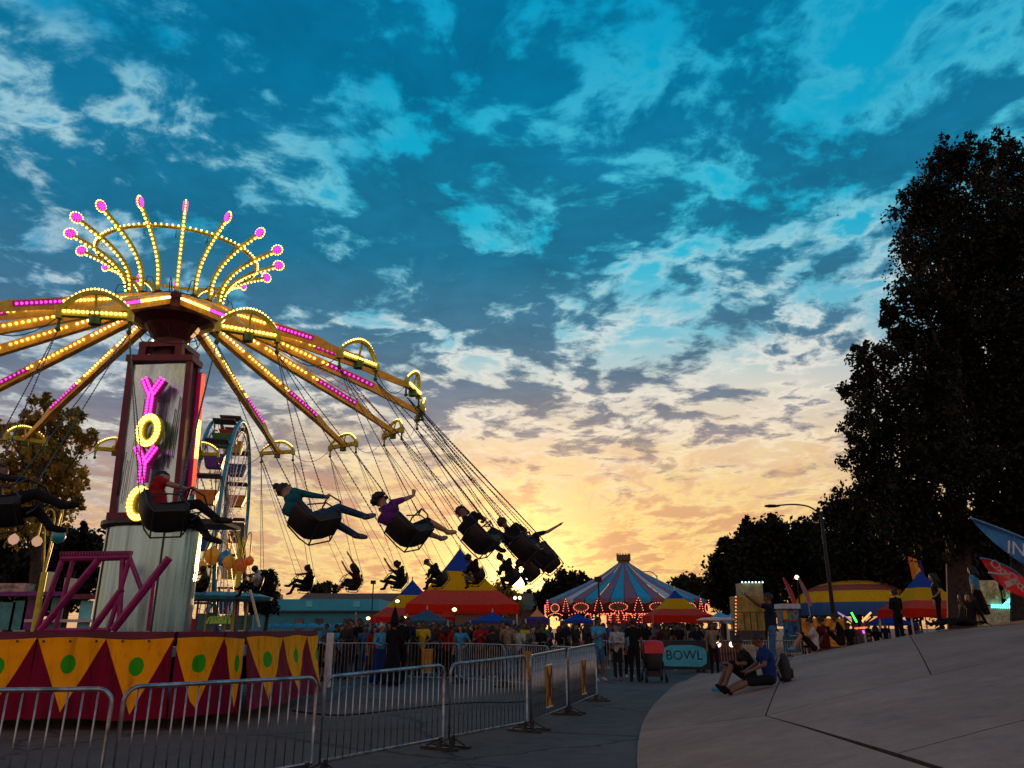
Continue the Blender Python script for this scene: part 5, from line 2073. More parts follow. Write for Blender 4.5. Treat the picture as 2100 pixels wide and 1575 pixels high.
# ------------------------------------------------------------------ carousel
CX, CY = gx(1285, 60), 60.0
car = thing('carousel', 'carousel with a blue, dusty pink and white striped roof and red-lit rim', 'carousel', (CX, CY, 0))
M_CBL = mat('roof_blue', (0.03, 0.36, 0.55), 0.55, var=0.1, trans=0.15)
M_CPK = mat('roof_dusty_pink', (0.30, 0.10, 0.14), 0.55, var=0.1, trans=0.15)
M_CWH = mat('roof_white', (0.55, 0.55, 0.60), 0.55, var=0.1, trans=0.15)
B_CAR = glow('carousel_bulb', (1.0, 0.20, 0.11), 2.4)
CRr = 6.05
NS = 40
for i in range(NS):
    a0, a1 = 2 * pi * i / NS, 2 * pi * (i + 1) / NS
    am = (a0 + a1) / 2
    m_ = (M_CBL, M_CPK)[i % 2] if (i % 8) else M_CWH
    mb = MB()
    prof = [(0.42, 6.35), (1.6, 5.55), (3.2, 4.72), (3.25, 4.70), (4.8, 4.05), (CRr, 3.52), (CRr + 0.02, 3.22)]
    for (r_, z_) in prof:
        for a in (a0 + 0.006, am, a1 - 0.006):
            zz = z_
            if r_ > CRr:
                zz = z_ - 0.10 if a == am else z_ + 0.05
            rr_ = r_ * (1.0 if a != am else 0.985)
            mb.v.append((CX + rr_ * cos(a), CY + rr_ * sin(a), zz))
    for j in range(len(prof) - 1):
        for k in range(2):
            a = j * 3 + k
            mb.f.append((a, a + 1, a + 4, a + 3)); mb.m.append(0)
    mb.build('roof_panel', m_, car)
fin = MB()
fin.lathe([(0.45, 6.30), (0.45, 6.48), (0.55, 6.50), (0.55, 6.90), (0.45, 6.92), (0.0, 6.95)], 20, c=(CX, CY, 0))
for i in range(14):
    a = 2 * pi * i / 14
    fin.tube([(CX + 0.5 * cos(a), CY + 0.5 * sin(a), 6.9), (CX + 0.52 * cos(a), CY + 0.52 * sin(a), 7.08)], [0.04, 0.01], 4)
fin.build('finial', mat('finial_brown', (0.14, 0.06, 0.03), 0.5), car)
bnd = MB()
bnd.lathe([(5.75, 2.52), (5.95, 2.62), (6.02, 3.10), (5.9, 3.30), (5.7, 3.34)], 48, c=(CX, CY, 0), cap=False)
rim_ = bnd.build('rim_board', mat('rim_maroon', (0.13, 0.018, 0.018), 0.5, var=0.4), car)
NB_ = 14
for i in range(NB_):
    a = -pi / 2 + 2 * pi * (i + 0.5) / NB_
    c_ = Vector((CX + 6.12 * cos(a), CY + 6.12 * sin(a), 2.92))
    t_ = Vector((-sin(a), cos(a), 0))
    ra = Vector((cos(a), sin(a), 0))
    if sin(a) > 0.35:
        continue
    pl = MB()
    pl.add([c_ + t_ * (0.62 * cos(q)) + Vector((0, 0, 0.34 * sin(q))) - ra * 0.03 for q in [2 * pi * k / 18 for k in range(18)]], [tuple(range(18))])
    s_ = pl.build('rounding_board', mat('board_brown', (0.20, 0.07, 0.03), 0.5, var=0.4), car)
    bu = MB()
    for k in range(20):
        q = 2 * pi * k / 20
        bu.ball(c_ + t_ * (0.62 * cos(q)) + Vector((0, 0, 0.28 * sin(q))) + ra * 0.02, 0.033, n=5, k=3)
    for k in range(9):
        u = -0.8 + 1.6 * k / 8
        bu.ball(c_ + t_ * u * 1.3 + Vector((0, 0, -0.50 + 0.14 * cos(u * 2.1))) + ra * 0.0, 0.038, n=5, k=3)
    bu.build('bulb_row', B_CAR, s_)['kind'] = 'stuff'
    # pointed crests between the boards
    a2 = a + pi / NB_
    c2 = Vector((CX + 6.14 * cos(a2), CY + 6.14 * sin(a2), 2.95))
    t2 = Vector((-sin(a2), cos(a2), 0))
    cr2 = MB()
    cr2.add([c2 + t2 * x + Vector((0, 0, z)) for x, z in ((-0.34, -0.40), (0.34, -0.40), (0.30, 0.1), (0, 0.62), (-0.30, 0.1))], [(0, 1, 2, 3, 4)])
    s2 = cr2.build('crest_board', mat('rim_maroon', (0, 0, 0)), car)
    b2 = MB()
    r2 = Vector((cos(a2), sin(a2), 0)) * 0.03
    for k in range(6):
        f = k / 5
        for s in (-1, 1):
            b2.ball(c2 + r2 + t2 * (s * (0.30 * (1 - f) ** 0.7)) + Vector((0, 0, -0.25 + 0.80 * f)), 0.036, n=5, k=3)
    b2.build('bulb_row', B_CAR, s2)['kind'] = 'stuff'
dk = MB()
dk.lathe([(5.9, 0.0), (5.9, 0.35), (0, 0.36)], 40, c=(CX, CY, 0))
dk.build('platform', mat('rim_maroon', (0, 0, 0)), car)
cc = MB()
cc.lathe([(1.5, 0.36), (1.5, 2.4), (1.9, 3.3), (0.5, 3.4)], 14, c=(CX, CY, 0))
core_ = cc.build('centre_drum', mat('core_red', (0.22, 0.03, 0.02), 0.5, var=0.4), car)
cbm = MB()
for i in range(9):
    a = -pi / 2 + (i - 4) * 0.36
    for k in range(20):
        q = 2 * pi * k / 20
        c_ = Vector((CX + 1.72 * cos(a), CY + 1.72 * sin(a), 2.1))
        cbm.ball(c_ + Vector((-sin(a), cos(a), 0)) * 0.24 * cos(q) + Vector((0, 0, 0.55 * sin(q))), 0.04, n=5, k=3)
cbm.build('bulb_row', B_CAR, core_)['kind'] = 'stuff'
# inner arches of bulbs hanging between the poles
arc = MB()
for i in range(10):
    a = -pi / 2 + (i - 4.5) * 0.22
    rr_ = 4.6
    for k in range(14):
        u = -0.42 + 0.84 * k / 13
        c_ = Vector((CX + rr_ * cos(a), CY + rr_ * sin(a), 2.05))
        arc.ball(c_ + Vector((-sin(a), cos(a), 0)) * u + Vector((0, 0, 0.45 - 5.6 * (abs(u) - 0.0) ** 2.6)), 0.034, n=5, k=3)
arc.build('bulb_row', B_CAR, core_)['kind'] = 'stuff'
M_BRASS = mat('brass_pole', (0.5, 0.28, 0.06), 0.3, 0.9)
HORSE = [mat('horse_white', (0.5, 0.45, 0.4), 0.4), mat('horse_brown', (0.2, 0.08, 0.03), 0.4), mat('horse_black', (0.03, 0.025, 0.025), 0.4)]


def horse_mb():
    m = MB()
    m.tube([(-0.50, 0, 0.95), (-0.40, 0, 1.0), (-0.1, 0, 0.94), (0.25, 0, 0.98), (0.45, 0, 1.08)], [0.10, 0.20, 0.21, 0.21, 0.14], 8)
    m.tube([(0.38, 0, 1.05), (0.55, 0, 1.32), (0.62, 0, 1.48)], [0.17, 0.11, 0.09], 8)
    m.tube([(0.56, 0, 1.50), (0.74, 0, 1.42), (0.88, 0, 1.30)], [0.10, 0.08, 0.055], 7)
    for (x, y, k) in ((0.32, 0.10, 0.25), (0.36, -0.10, 0.32), (-0.42, 0.10, -0.2), (-0.38, -0.10, -0.3)):
        m.tube([(x, y, 0.90), (x + k * 0.6, y, 0.62), (x + k * 0.35, y, 0.38)], [0.09, 0.05, 0.035], 6)
    m.tube([(-0.52, 0, 1.02), (-0.70, 0, 0.92), (-0.74, 0, 0.6)], [0.05, 0.06, 0.02], 6)
    m.tube([(0.40, 0, 1.25), (0.50, 0, 1.46), (0.58, 0, 1.58)], [0.05, 0.05, 0.02], 5)
    return m


hm_ = {}
for i in range(18):
    a = -pi / 2 + (i - 8.5) * 0.19
    rr_ = 5.1 if i % 2 else 4.1
    x, y_ = CX + rr_ * cos(a), CY + rr_ * sin(a)
    mm = HORSE[i % 3]
    if mm.name not in hm_:
        hm_[mm.name] = horse_mb().mesh('horse', [mm], smooth=True)
    hM = Matrix.Translation((x, y_, 0.25 + 0.25 * (i % 3))) @ Matrix.Rotation(a + pi / 2, 4, 'Z')
    h_ = link('horse', hm_[mm.name], car, hM)
    MB().tube([(x, y_, 0.36), (x, y_, 3.1)], 0.035, 6).build('pole', M_BRASS, h_)

# ------------------------------------------------------------------ observation wheel
WCX, WY = gx(447, 45) + 0.0, 45.0
WC = Vector((gx(438, 45) - 0.25, 45.0, 7.35))
wdir = radians(12.5)
AX = Vector((cos(wdir), sin(wdir), 0))            # axle direction
PL = Vector((-sin(wdir), cos(wdir), 0))           # in-plane horizontal, away from the viewer
wheel = thing('ferris_wheel', 'observation wheel seen nearly edge-on with blue rims and coloured tubs', 'ferris wheel', (WC.x, WC.y, 0))
M_WB = mat('wheel_blue', (0.03, 0.30, 0.46), 0.45, var=0.15)
M_WD = mat('wheel_dark', (0.06, 0.045, 0.045), 0.5)
WR = 6.15


def wpt(r_, t, ax):
    return WC + AX * ax + PL * (r_ * cos(t)) + Vector((0, 0, r_ * sin(t)))


for ax, mm in ((-0.72, M_WB), (0.72, M_WB)):
    mb = MB()
    for rr_, th_ in ((WR, 0.105), (WR - 0.62, 0.04)):
        mb.tube([wpt(rr_, 2 * pi * i / 48, ax) for i in range(48)], th_, 8, close=True)
    rimo = mb.build('rim', mm, wheel, smooth=True)
    spk2 = MB()
    for i in range(16):
        t = 2 * pi * i / 16
        spk2.tube([wpt(0.3, t, ax * 0.4), wpt(WR, t, ax)], 0.028, 5)
        t2 = 2 * pi * (i + 0.5) / 16
        spk2.tube([wpt(WR - 0.62, t, ax), wpt(WR, t2, ax)], 0.022, 4)
        spk2.tube([wpt(WR - 0.62, t + pi / 8, ax), wpt(WR, t2, ax)], 0.022, 4)
    spk2.build('spoke', mat('wheel_silver', (0.75, 0.66, 0.58), 0.35, 0.3), rimo)['kind'] = 'stuff'
    bl2 = MB()
    for i in range(16):
        t = 2 * pi * i / 16
        for k in range(9):
            bl2.ball(wpt(0.9 + 0.55 * k, t, ax * (0.4 + 0.6 * (0.9 + 0.55 * k) / WR) + (0.05 if ax > 0 else -0.05)), 0.040, n=5, k=3)
    bl2.build('bulb_row', mat('unlit_bulb', (0.7, 0.62, 0.55), 0.2, spec=0.8), rimo)['kind'] = 'stuff'
hbm = MB()
hbm.tube([WC - AX * 1.3, WC + AX * 1.3], 0.16, 10)
hbm.build('axle', M_WD, wheel)
tub_cols = [mat('tub_purple', (0.12, 0.04, 0.26), 0.45), mat('tub_orange', (0.62, 0.22, 0.03), 0.45), mat('tub_blue', (0.02, 0.10, 0.34), 0.45), mat('tub_yellow', (0.65, 0.42, 0.05), 0.45), mat('tub_red', (0.42, 0.03, 0.03), 0.45), mat('tub_green', (0.04, 0.20, 0.06), 0.45)]
for i in range(16):
    t = 2 * pi * (i + 0.35) / 16
    p = wpt(WR - 0.1, t, 0)
    tb = MB()
    q = p + Vector((0, 0, -1.15))
    # tapered tub
    lo = [(-0.40, -0.36), (0.40, -0.36), (0.40, 0.36), (-0.40, 0.36)]
    vs = [q + AX * (x * 1.0) + PL * y_ + Vector((0, 0, -0.10)) for x, y_ in lo] + [q + AX * (x * 1.42) + PL * (y_ * 1.35) + Vector((0, 0, 0.62)) for x, y_ in lo]
    tb.add(vs, [(3, 2, 1, 0), (0, 1, 5, 4), (1, 2, 6, 5), (2, 3, 7, 6), (3, 0, 4, 7)])
    tb_ = tb.build('tub', tub_cols[i % 6], wheel)
    cn = MB()
    cn.add([p + AX * x * 1.5 + PL * y_ * 1.7 + Vector((0, 0, 0.22 if k == 0 else 0.30)) for k in (0, 1) for x, y_ in lo], [(3, 2, 1, 0), (4, 5, 6, 7), (0, 1, 5, 4), (1, 2, 6, 5), (2, 3, 7, 6), (3, 0, 4, 7)])
    cn.build('tub_canopy', M_WD, tb_)
    hg = MB()
    for s in (-1, 1):
        hg.tube([p + AX * s * 0.55 + Vector((0, 0, 0.25)), q + AX * s * 0.52 + Vector((0, 0, 0.62))], 0.025, 5)
    hg.build('hanger', M_WD, tb_)
sup = MB()
for s in (-1, 1):
    for d_ in (-1, 1):
        sup.bar(WC + AX * s * 1.2, Vector((WC.x, WC.y, 0)) + AX * s * 1.9 + PL * d_ * 3.4, 0.20)
sup.build('support_leg', M_WD, wheel)['kind'] = 'stuff'
MB().box((WC.x, WC.y, 0.35), (4.4, 7.5, 0.5), rz=wdir).build('base', mat('base_blue', (0.05, 0.22, 0.30), 0.5), wheel)

# ------------------------------------------------------------------ buildings behind
M_BLD = mat('wall_blue', (0.03, 0.22, 0.30), 0.7, var=0.1, scale=1.0)
M_BLD2 = mat('fascia_blue', (0.03, 0.36, 0.50), 0.6, var=0.08, scale=1.0)
M_PANEL = mat('skylight_panel', (0.12, 0.55, 0.70), 0.4)
M_ROOFB = mat('roof_brown', (0.13, 0.075, 0.05), 0.8, var=0.2, scale=2.0)
M_GLASS = mat('dark_glass', (0.02, 0.04, 0.05), 0.1, spec=0.8)
BY = 72.0
bx0, bx1 = gx(505, BY), gx(776, BY)
bl_ = thing('blue_building', 'low flat-roofed building painted blue behind the crowd', 'building', ((bx0 + bx1) / 2, BY, 0))
zf0, zf1 = 3.05, at(650, 1229, BY).z
MB().box(((bx0 + bx1) / 2, BY + 4, 1.5), (bx1 - bx0 - 0.3, 8, 3.0)).build('wall', M_BLD, bl_)
MB().box(((bx0 + bx1) / 2, BY + 3.9, (zf0 + zf1) / 2), (bx1 - bx0, 8.4, zf1 - zf0)).build('fascia', M_BLD2, bl_)
MB().box(((bx0 + bx1) / 2, BY + 3.85, zf0 - 0.06), (bx1 - bx0 + 0.06, 8.5, 0.1)).build('soffit_band', M_WD, bl_)
for px in (545, 632, 730):
    x = gx(px, BY)
    MB().box((x, BY - 0.32, zf1 - 0.42), (0.62, 0.06, 0.5)).build('light_panel', M_PANEL, bl_)
for px in (613, 653, 712):
    x = gx(px, BY)
    w_ = MB().box((x, BY - 0.03, 1.85), (0.75, 0.06, 1.0)).build('window', M_WD, bl_)
    for k in (-1, 1):
        MB().box((x + k * 0.17, BY - 0.065, 1.85), (0.30, 0.03, 0.88)).build('pane', M_GLASS, w_)
for k in range(2):
    MB().box((gx(522 + 20 * k, BY), BY + 3, zf1 + 0.25), (0.9, 0.9, 0.6)).build('roof_unit', M_WD, bl_)
RY = 92.0
br = thing('brown_roof_hall', 'long hall with a low brown roof behind the blue building', 'building', (gx(850, RY), RY, 0))
rx0, rx1 = gx(578, RY), gx(1112, RY)
zr = at(800, 1213, RY).z
MB().box(((rx0 + rx1) / 2, RY + 5, 1.6), (rx1 - rx0 - 0.4, 10, 3.2)).build('wall', mat('wall_tan', (0.16, 0.11, 0.08), 0.8), br)
rf = MB()
rf.add([(rx0, RY - 0.5, 3.2), (rx1, RY - 0.5, 3.2), (rx1 - 1.0, RY + 5, zr), (rx0 + 1.2, RY + 5, zr), (rx0, RY + 10.5, 3.2), (rx1, RY + 10.5, 3.2)], [(0, 1, 2, 3), (3, 2, 5, 4), (0, 3, 4), (1, 5, 2)])
rf.build('roof', M_ROOFB, br)
bx = gx(1094, 80)
ob = thing('small_block_building', 'small plain dark block building left of the carousel', 'building', (bx, 80, 0))
MB().box((bx, 81, 1.6), (2.4, 2, 3.2)).build('wall', mat('wall_dark_brown', (0.10, 0.06, 0.05), 0.8), ob)
MB().box((bx, 81, 3.25), (2.6, 2.2, 0.12)).build('roof', M_WD, ob)
# row of small blue umbrellas before the building
M_UMB = mat('umbrella_blue', (0.06, 0.36, 0.52), 0.6, var=0.1, trans=0.3)
for i in range(9):
    px = 560 + 27 * i
    Y = 62
    x = gx(px, Y)
    o = thing('patio_umbrella', 'pale blue patio umbrella, number %s from the left in the row before the blue building' % ['one', 'two', 'three', 'four', 'five', 'six', 'seven', 'eight', 'nine'][i], 'umbrella', (x, Y, 0), group='blue umbrellas before the building')
    MB().lathe([(0.62, 1.55), (0.60, 1.66), (0.42, 1.80), (0.18, 1.88), (0.0, 1.90)], 10, c=(x, Y, 0)).build('canopy', M_UMB, o)
    MB().tube([(x, Y, 0), (x, Y, 1.88)], 0.025, 6).build('pole', M_POLE, o)
    MB().lathe([(0.22, 0), (0.22, 0.08), (0, 0.1)], 10, c=(x, Y, 0.002)).build('base', M_WD, o)

# ------------------------------------------------------------------ lamps
M_LPOLE = mat('lamp_pole', (0.022, 0.018, 0.017), 0.6, 0.2)


def street_lamp(label, bx_, by_, top, arm_dx, r0=0.13, head=True):
    o = thing('street_lamp', label, 'street lamp', (bx_, by_, 0))
    MB().tube([(bx_, by_, 0), (bx_, by_, top * 0.5), (bx_, by_, top)], [r0, r0 * 0.8, r0 * 0.55], 10).build('pole', M_LPOLE, o, smooth=True)
    MB().box((bx_, by_, 0.15), (0.5, 0.5, 0.3)).build('base', M_LPOLE, o)
    am = MB()
    pts = [Vector((bx_, by_, top - 0.15)), Vector((bx_ + arm_dx * 0.25, by_, top + 0.28)), Vector((bx_ + arm_dx * 0.6, by_, top + 0.42)), Vector((bx_ + arm_dx, by_, top + 0.36))]
    am.tube(smooth_path(pts, 4), 0.045, 6)
    am.build('arm', M_LPOLE, o, smooth=True)
    e = pts[-1]
    s = -1 if arm_dx < 0 else 1
    hd = MB()
    hd.lathe([(0.0, -0.42), (0.10, -0.38), (0.18, -0.15), (0.17, 0.15), (0.09, 0.40), (0.0, 0.46)], 12, M=Matrix.Translation(e + Vector((s * 0.32, 0, -0.03))) @ Matrix.Rotation(s * -pi / 2, 4, 'Y') @ Matrix.Scale(0.5, 4, (1, 0, 0)))
    hd.build('lamp_head', M_LPOLE, o, smooth=True)
    return o


p = at(1683, 1050, 42)
street_lamp('tall cobra-head street lamp rising beside the striped dome', p.x, 42, p.z, -2.35)
p = at(1795, 1142, 74)
street_lamp('farther street lamp seen against the dark trees', p.x, 74, p.z, -3.0, 0.12)
p = at(1347, 1180, 84)
street_lamp('distant street lamp arching over the carousel roof', p.x, 84, p.z, -1.7, 0.1)
for (px, py, Y, lab) in ((1227, 1188, 46, 'square floodlight on a thin pole in front of the carousel'), (766, 1194, 66, 'thin pole light above the blue building')):
    p = at(px, py, Y)
    o = thing('pole_light', lab, 'pole light', (p.x, Y, 0))
    MB().tube([(p.x, Y, 0), (p.x, Y, p.z)], 0.055, 6).build('pole', M_LPOLE, o)
    MB().box((p.x - 0.02, Y, p.z), (0.42, 0.22, 0.30)).build('lamp_head', M_LPOLE, o)
B_GLOBE = glow('lamp_globe', (1.0, 0.80, 0.52), 3.0)
for (px, py, Y, lab, n_) in ((1061, 1226, 70, 'pair of round park lamp globes under the sun', 2), (1634, 1184, 56, 'single round park lamp glowing before the dark trees', 1)):
    p = at(px, py, Y)
    o = thing('park_lamp', lab, 'park lamp', (p.x, Y, 0))
    MB().tube([(p.x, Y, 0), (p.x, Y, p.z - 0.2)], 0.06, 6).build('pole', M_LPOLE, o)
    for k in range(n_):
        dx = (k - (n_ - 1) / 2) * 0.42
        if n_ > 1:
            MB().tube([(p.x, Y, p.z - 0.28), (p.x + dx, Y, p.z - 0.14)], 0.03, 5).build('arm', M_LPOLE, o)
        MB().ball((p.x + dx, Y, p.z), 0.15, n=12, k=8).build('globe', B_GLOBE, o, smooth=True)

# ------------------------------------------------------------------ striped dome ride
DX, DY = gx(1762, 58), 58.0
dome = thing('striped_dome_ride', 'wide yellow, red and blue striped dome roof of a ride behind the bank', 'ride', (DX, DY, 0))
M_DY = mat('dome_yellow', (0.95, 0.50, 0.015), 0.7, var=0.12, trans=0.3, spec=0.1)
M_DR = mat('dome_red', (0.40, 0.09, 0.06), 0.6, var=0.12, trans=0.25)
M_DB = mat('dome_blue', (0.03, 0.12, 0.34), 0.6, var=0.12, trans=0.25)
Rd, zb_, zt_ = 4.35, 2.40, 4.95
profd = []
for i in range(17):
    t = i / 16
    profd.append((Rd * (1 - t ** 2.6) ** 0.55 if t < 1 else 0.0, zb_ + (zt_ - zb_) * (t ** 0.92)))
bands = [(0, 5, M_DB), (5, 10, M_DY), (10, 13, M_DR), (13, 16, M_DY)]
NG = 20
for (a, b_, m_) in bands:
    mb = MB()
    for j in range(a, b_ + 1):
        r_, z_ = profd[j]
        for i in range(NG * 2):
            q = 2 * pi * i / (NG * 2)
            k = 1.0 if i % 2 == 0 else 0.972
            mb.v.append((DX + r_ * k * cos(q), DY + r_ * k * sin(q), z_))
    W_ = NG * 2
    for j in range(b_ - a):
        for i in range(W_):
            mb.f.append((j * W_ + i, j * W_ + (i + 1) % W_, (j + 1) * W_ + (i + 1) % W_, (j + 1) * W_ + i)); mb.m.append(0)
    mb.build('canopy_band', m_, dome)
pm = MB()
for i in range(10):
    q = 2 * pi * i / 10
    pm.tube([(DX + 4.1 * cos(q), DY + 4.1 * sin(q), 0), (DX + 4.1 * cos(q), DY + 4.1 * sin(q), 2.45)], 0.06, 6)
pm.build('post', M_WD, dome)['kind'] = 'stuff'
MB().lathe([(4.0, 0), (4.0, 0.5), (0, 0.55)], 24, c=(DX, DY, 0)).build('platform', M_PLUM_D, dome)
MB().tube([(DX, DY, 0.5), (DX, DY, zt_ + 0.25)], [0.3, 0.1], 8).build('mast', M_WD, dome)
gl = thing('neon_arm_ride', 'small ride with glowing green, red and purple light tubes beside the dome', 'ride', (gx(1768, 50), 50, 0))
for (a, b_, c, st_) in (((1746, 1256), (1757, 1276), (0.05, 1.0, 0.12), 3.0), ((1718, 1256), (1742, 1270), (0.5, 0.35, 1.0), 0.7), ((1786, 1256), (1768, 1274), (1.0, 0.35, 0.12), 2.0),
                        ((1747, 1290), (1760, 1288), (1.0, 0.10, 0.05), 2.6), ((1763, 1288), (1775, 1287), (1.0, 0.10, 0.05), 2.6), ((1747, 1293), (1750, 1298), (0.8, 0.1, 1.0), 2.0), ((1770, 1293), (1772, 1299), (0.9, 0.1, 0.9), 2.0)):
    p0, p1 = at(*a, 50), at(*b_, 50)
    MB().tube([p0, p1], 0.055, 6).build('light_tube', glow('neon_%d_%d_%d' % (c[0] * 9, c[1] * 9, c[2] * 9), c, st_), gl)
x_ = gx(1765, 50)
MB().lathe([(1.6, 0), (1.6, 0.35), (0.3, 0.6), (0.2, 1.6), (0, 1.65)], 16, c=(x_, 50.3, 0)).build('base', M_WD, gl)
for k in range(5):
    MB().tube([(x_, 50.3, 1.5), (x_ + 1.4 * cos(k * 1.25), 50.3 + 1.4 * sin(k * 1.25), 2.2)], 0.05, 6).build('arm', M_WD, gl)

# inflatable-like striped towers behind the right tent
M_BAL = mat('flame_orange', (0.85, 0.22, 0.03), 0.5, trans=0.3)
for (px, py, w_, h_, lab, Y) in ((1882, 1165, 0.55, 1.55, 'narrow orange and purple lit banner fin above the right tent', 54), (1962, 1165, 0.35, 1.1, 'short orange and yellow fin left of the lit facade', 54)):
    p = at(px, py, Y)
    o = thing('fin_banner', lab, 'banner', (p.x, Y, 0))
    for k, (dx, m_) in enumerate(((-0.28, M_BAL), (0.0, M_DY), (0.28, M_TPU))):
        fb = MB()
        fb.add([(p.x + (dx - 0.14) * w_ * 2, Y, p.z - h_ / 2), (p.x + (dx + 0.12) * w_ * 2, Y, p.z - h_ / 2), (p.x + (dx + 0.10) * w_ * 2 - 0.1, Y, p.z + h_ / 2 - k * 0.12), (p.x + (dx - 0.12) * w_ * 2 - 0.1, Y, p.z + h_ / 2 - k * 0.12)], [(0, 1, 2, 3)])
        fb.add([(q[0], q[1] + 0.08, q[2]) for q in fb.v], [(3, 2, 1, 0)])
        fb.build('stripe', m_, o)
    MB().tube([(p.x, Y + 0.04, 0), (p.x, Y + 0.04, p.z)], 0.04, 6).build('pole', M_POLE, o)

# ------------------------------------------------------------------ lit ride front at the right edge
LYY = 48.0
lf_ = thing('lit_ride_front', 'ride front outlined in cyan bulbs with painted panels at the right edge', 'ride', (gx(2060, LYY), LYY, 0))
B_CYAN = glow('bulb_cyan', (0.10, 0.85, 1.0), 5.0)
M_LFP = mat('front_cream', (0.55, 0.48, 0.25), 0.6, var=0.35, scale=2.5)
M_LFG = mat('front_green', (0.10, 0.30, 0.16), 0.6, var=0.3, scale=3.0)


def lpt(px, py, dy=0.0):
    return at(px, py, LYY + dy)


pn = MB()
a, b_, c, d = lpt(1955, 1182), lpt(2150, 1195), lpt(2150, 1252), lpt(1955, 1258)
for q, m_ in (((1953, 1185, 2006, 1252), M_LFG), ((2008, 1190, 2056, 1240), M_LFP), ((2058, 1192, 2150, 1240), M_LFP)):
    x0, z1 = lpt(q[0], q[1]).x, lpt(q[0], q[1]).z
    x1, z0 = lpt(q[2], q[3]).x, lpt(q[2], q[3]).z
    MB().box(((x0 + x1) / 2, LYY + 0.1, (z0 + z1) / 2), (x1 - x0 - 0.02, 0.12, z1 - z0)).build('panel', m_, lf_)
x0, x1 = lpt(1955, 1245).x, lpt(2150, 1245).x
MB().box(((x0 + x1) / 2, LYY, (0 + lpt(2000, 1243).z) / 2), (x1 - x0, 0.2, lpt(2000, 1243).z)).build('plinth', mat('front_pale', (0.45, 0.45, 0.25), 0.6, var=0.3), lf_)


def bulbs_line(mb, pts, step, r, dy=-0.12):
    for (a, b_) in zip(pts, pts[1:]):
        p0, p1 = lpt(*a, dy), lpt(*b_, dy)
        n = max(1, int((p1 - p0).length / step))
        for i in range(n):
            mb.ball(p0.lerp(p1, i / n), r, n=5, k=3)


bc = MB()
bulbs_line(bc, [(1953, 1178), (1990, 1176)], 0.17, 0.055)
bulbs_line(bc, [(1949, 1188), (1960, 1198), (1962, 1210), (1957, 1228)], 0.12, 0.05)
bulbs_line(bc, [(1953, 1185), (1964, 1200), (1965, 1212), (1960, 1230)], 0.12, 0.05)
bulbs_line(bc, [(2034, 1241), (2120, 1243)], 0.13, 0.05)
bulbs_line(bc, [(2034, 1245), (2120, 1247)], 0.13, 0.05)
bulbs_line(bc, [(2058, 1240), (2092, 1211)], 0.13, 0.05)
bulbs_line(bc, [(2062, 1242), (2096, 1213)], 0.13, 0.05)
bc.build('bulb_row', B_CYAN, lf_)['kind'] = 'stuff'
M_LFT = mat('front_letter', (0.22, 0.26, 0.06), 0.6)
for (s_, px, py, sz) in (('CO', 1984, 1218, 0.75), ('LAND', 2050, 1222, 0.62), ('funland', 1980, 1188, 0.30)):
    pass
text('SO', 0.85, lpt(1978, 1217, 0.03), (pi / 2, 0, 0), M_LFT, lf_)
text('AND', 0.72, lpt(2046, 1220, 0.03), (pi / 2, 0, 0), M_LFT, lf_)

# ------------------------------------------------------------------ booth, murals, carts
ybx = gx(1543, 36)
yb = thing('yellow_booth', 'stepped yellow booth edged with small bulbs behind the phone-holding man', 'booth', (ybx, 36, 0))
M_YB = mat('booth_yellow', (0.33, 0.27, 0.06), 0.7, var=0.3, scale=2.0)
M_YB2 = mat('booth_pale', (0.40, 0.36, 0.20), 0.7, var=0.25, scale=2.0)


def pbox(parent, px0, py0, px1, py1, Y, depth, m_, name):
    p0, p1 = at(px0, py0, Y), at(px1, py1, Y)
    return MB().box(((p0.x + p1.x) / 2, Y + depth / 2, (p0.z + p1.z) / 2), (abs(p1.x - p0.x), depth, abs(p0.z - p1.z))).build(name, m_, parent)


pbox(yb, 1521, 1195, 1566, 1222, 36, 1.0, M_YB2, 'upper_box')
pbox(yb, 1510, 1222, 1572, 1255, 35.95, 1.2, M_YB, 'middle_panel')
pbox(yb, 1514, 1256, 1570, 1293, 35.98, 1.15, M_YB, 'lower_panel')
pbox(yb, 1512, 1293, 1572, 1322, 35.9, 1.3, M_WD, 'counter')
for px in (1527, 1540, 1553):
    pbox(yb, px - 0.6, 1257, px + 0.6, 1292, 35.96, 0.04, M_WD, 'panel_strip')
yq = MB()
for k in range(14):
    yq.ball(at(1509, 1224 + 7 * k, 35.9), 0.035, n=5, k=3)
for k in range(7):
    yq.ball(at(1522 + 7 * k, 1194, 35.9), 0.04, 1, n=5, k=3)
yq.build('bulb_row', [B_CAR, glow('bulb_pale_cyan', (0.6, 1.0, 0.95), 3.0)], yb)['kind'] = 'stuff'


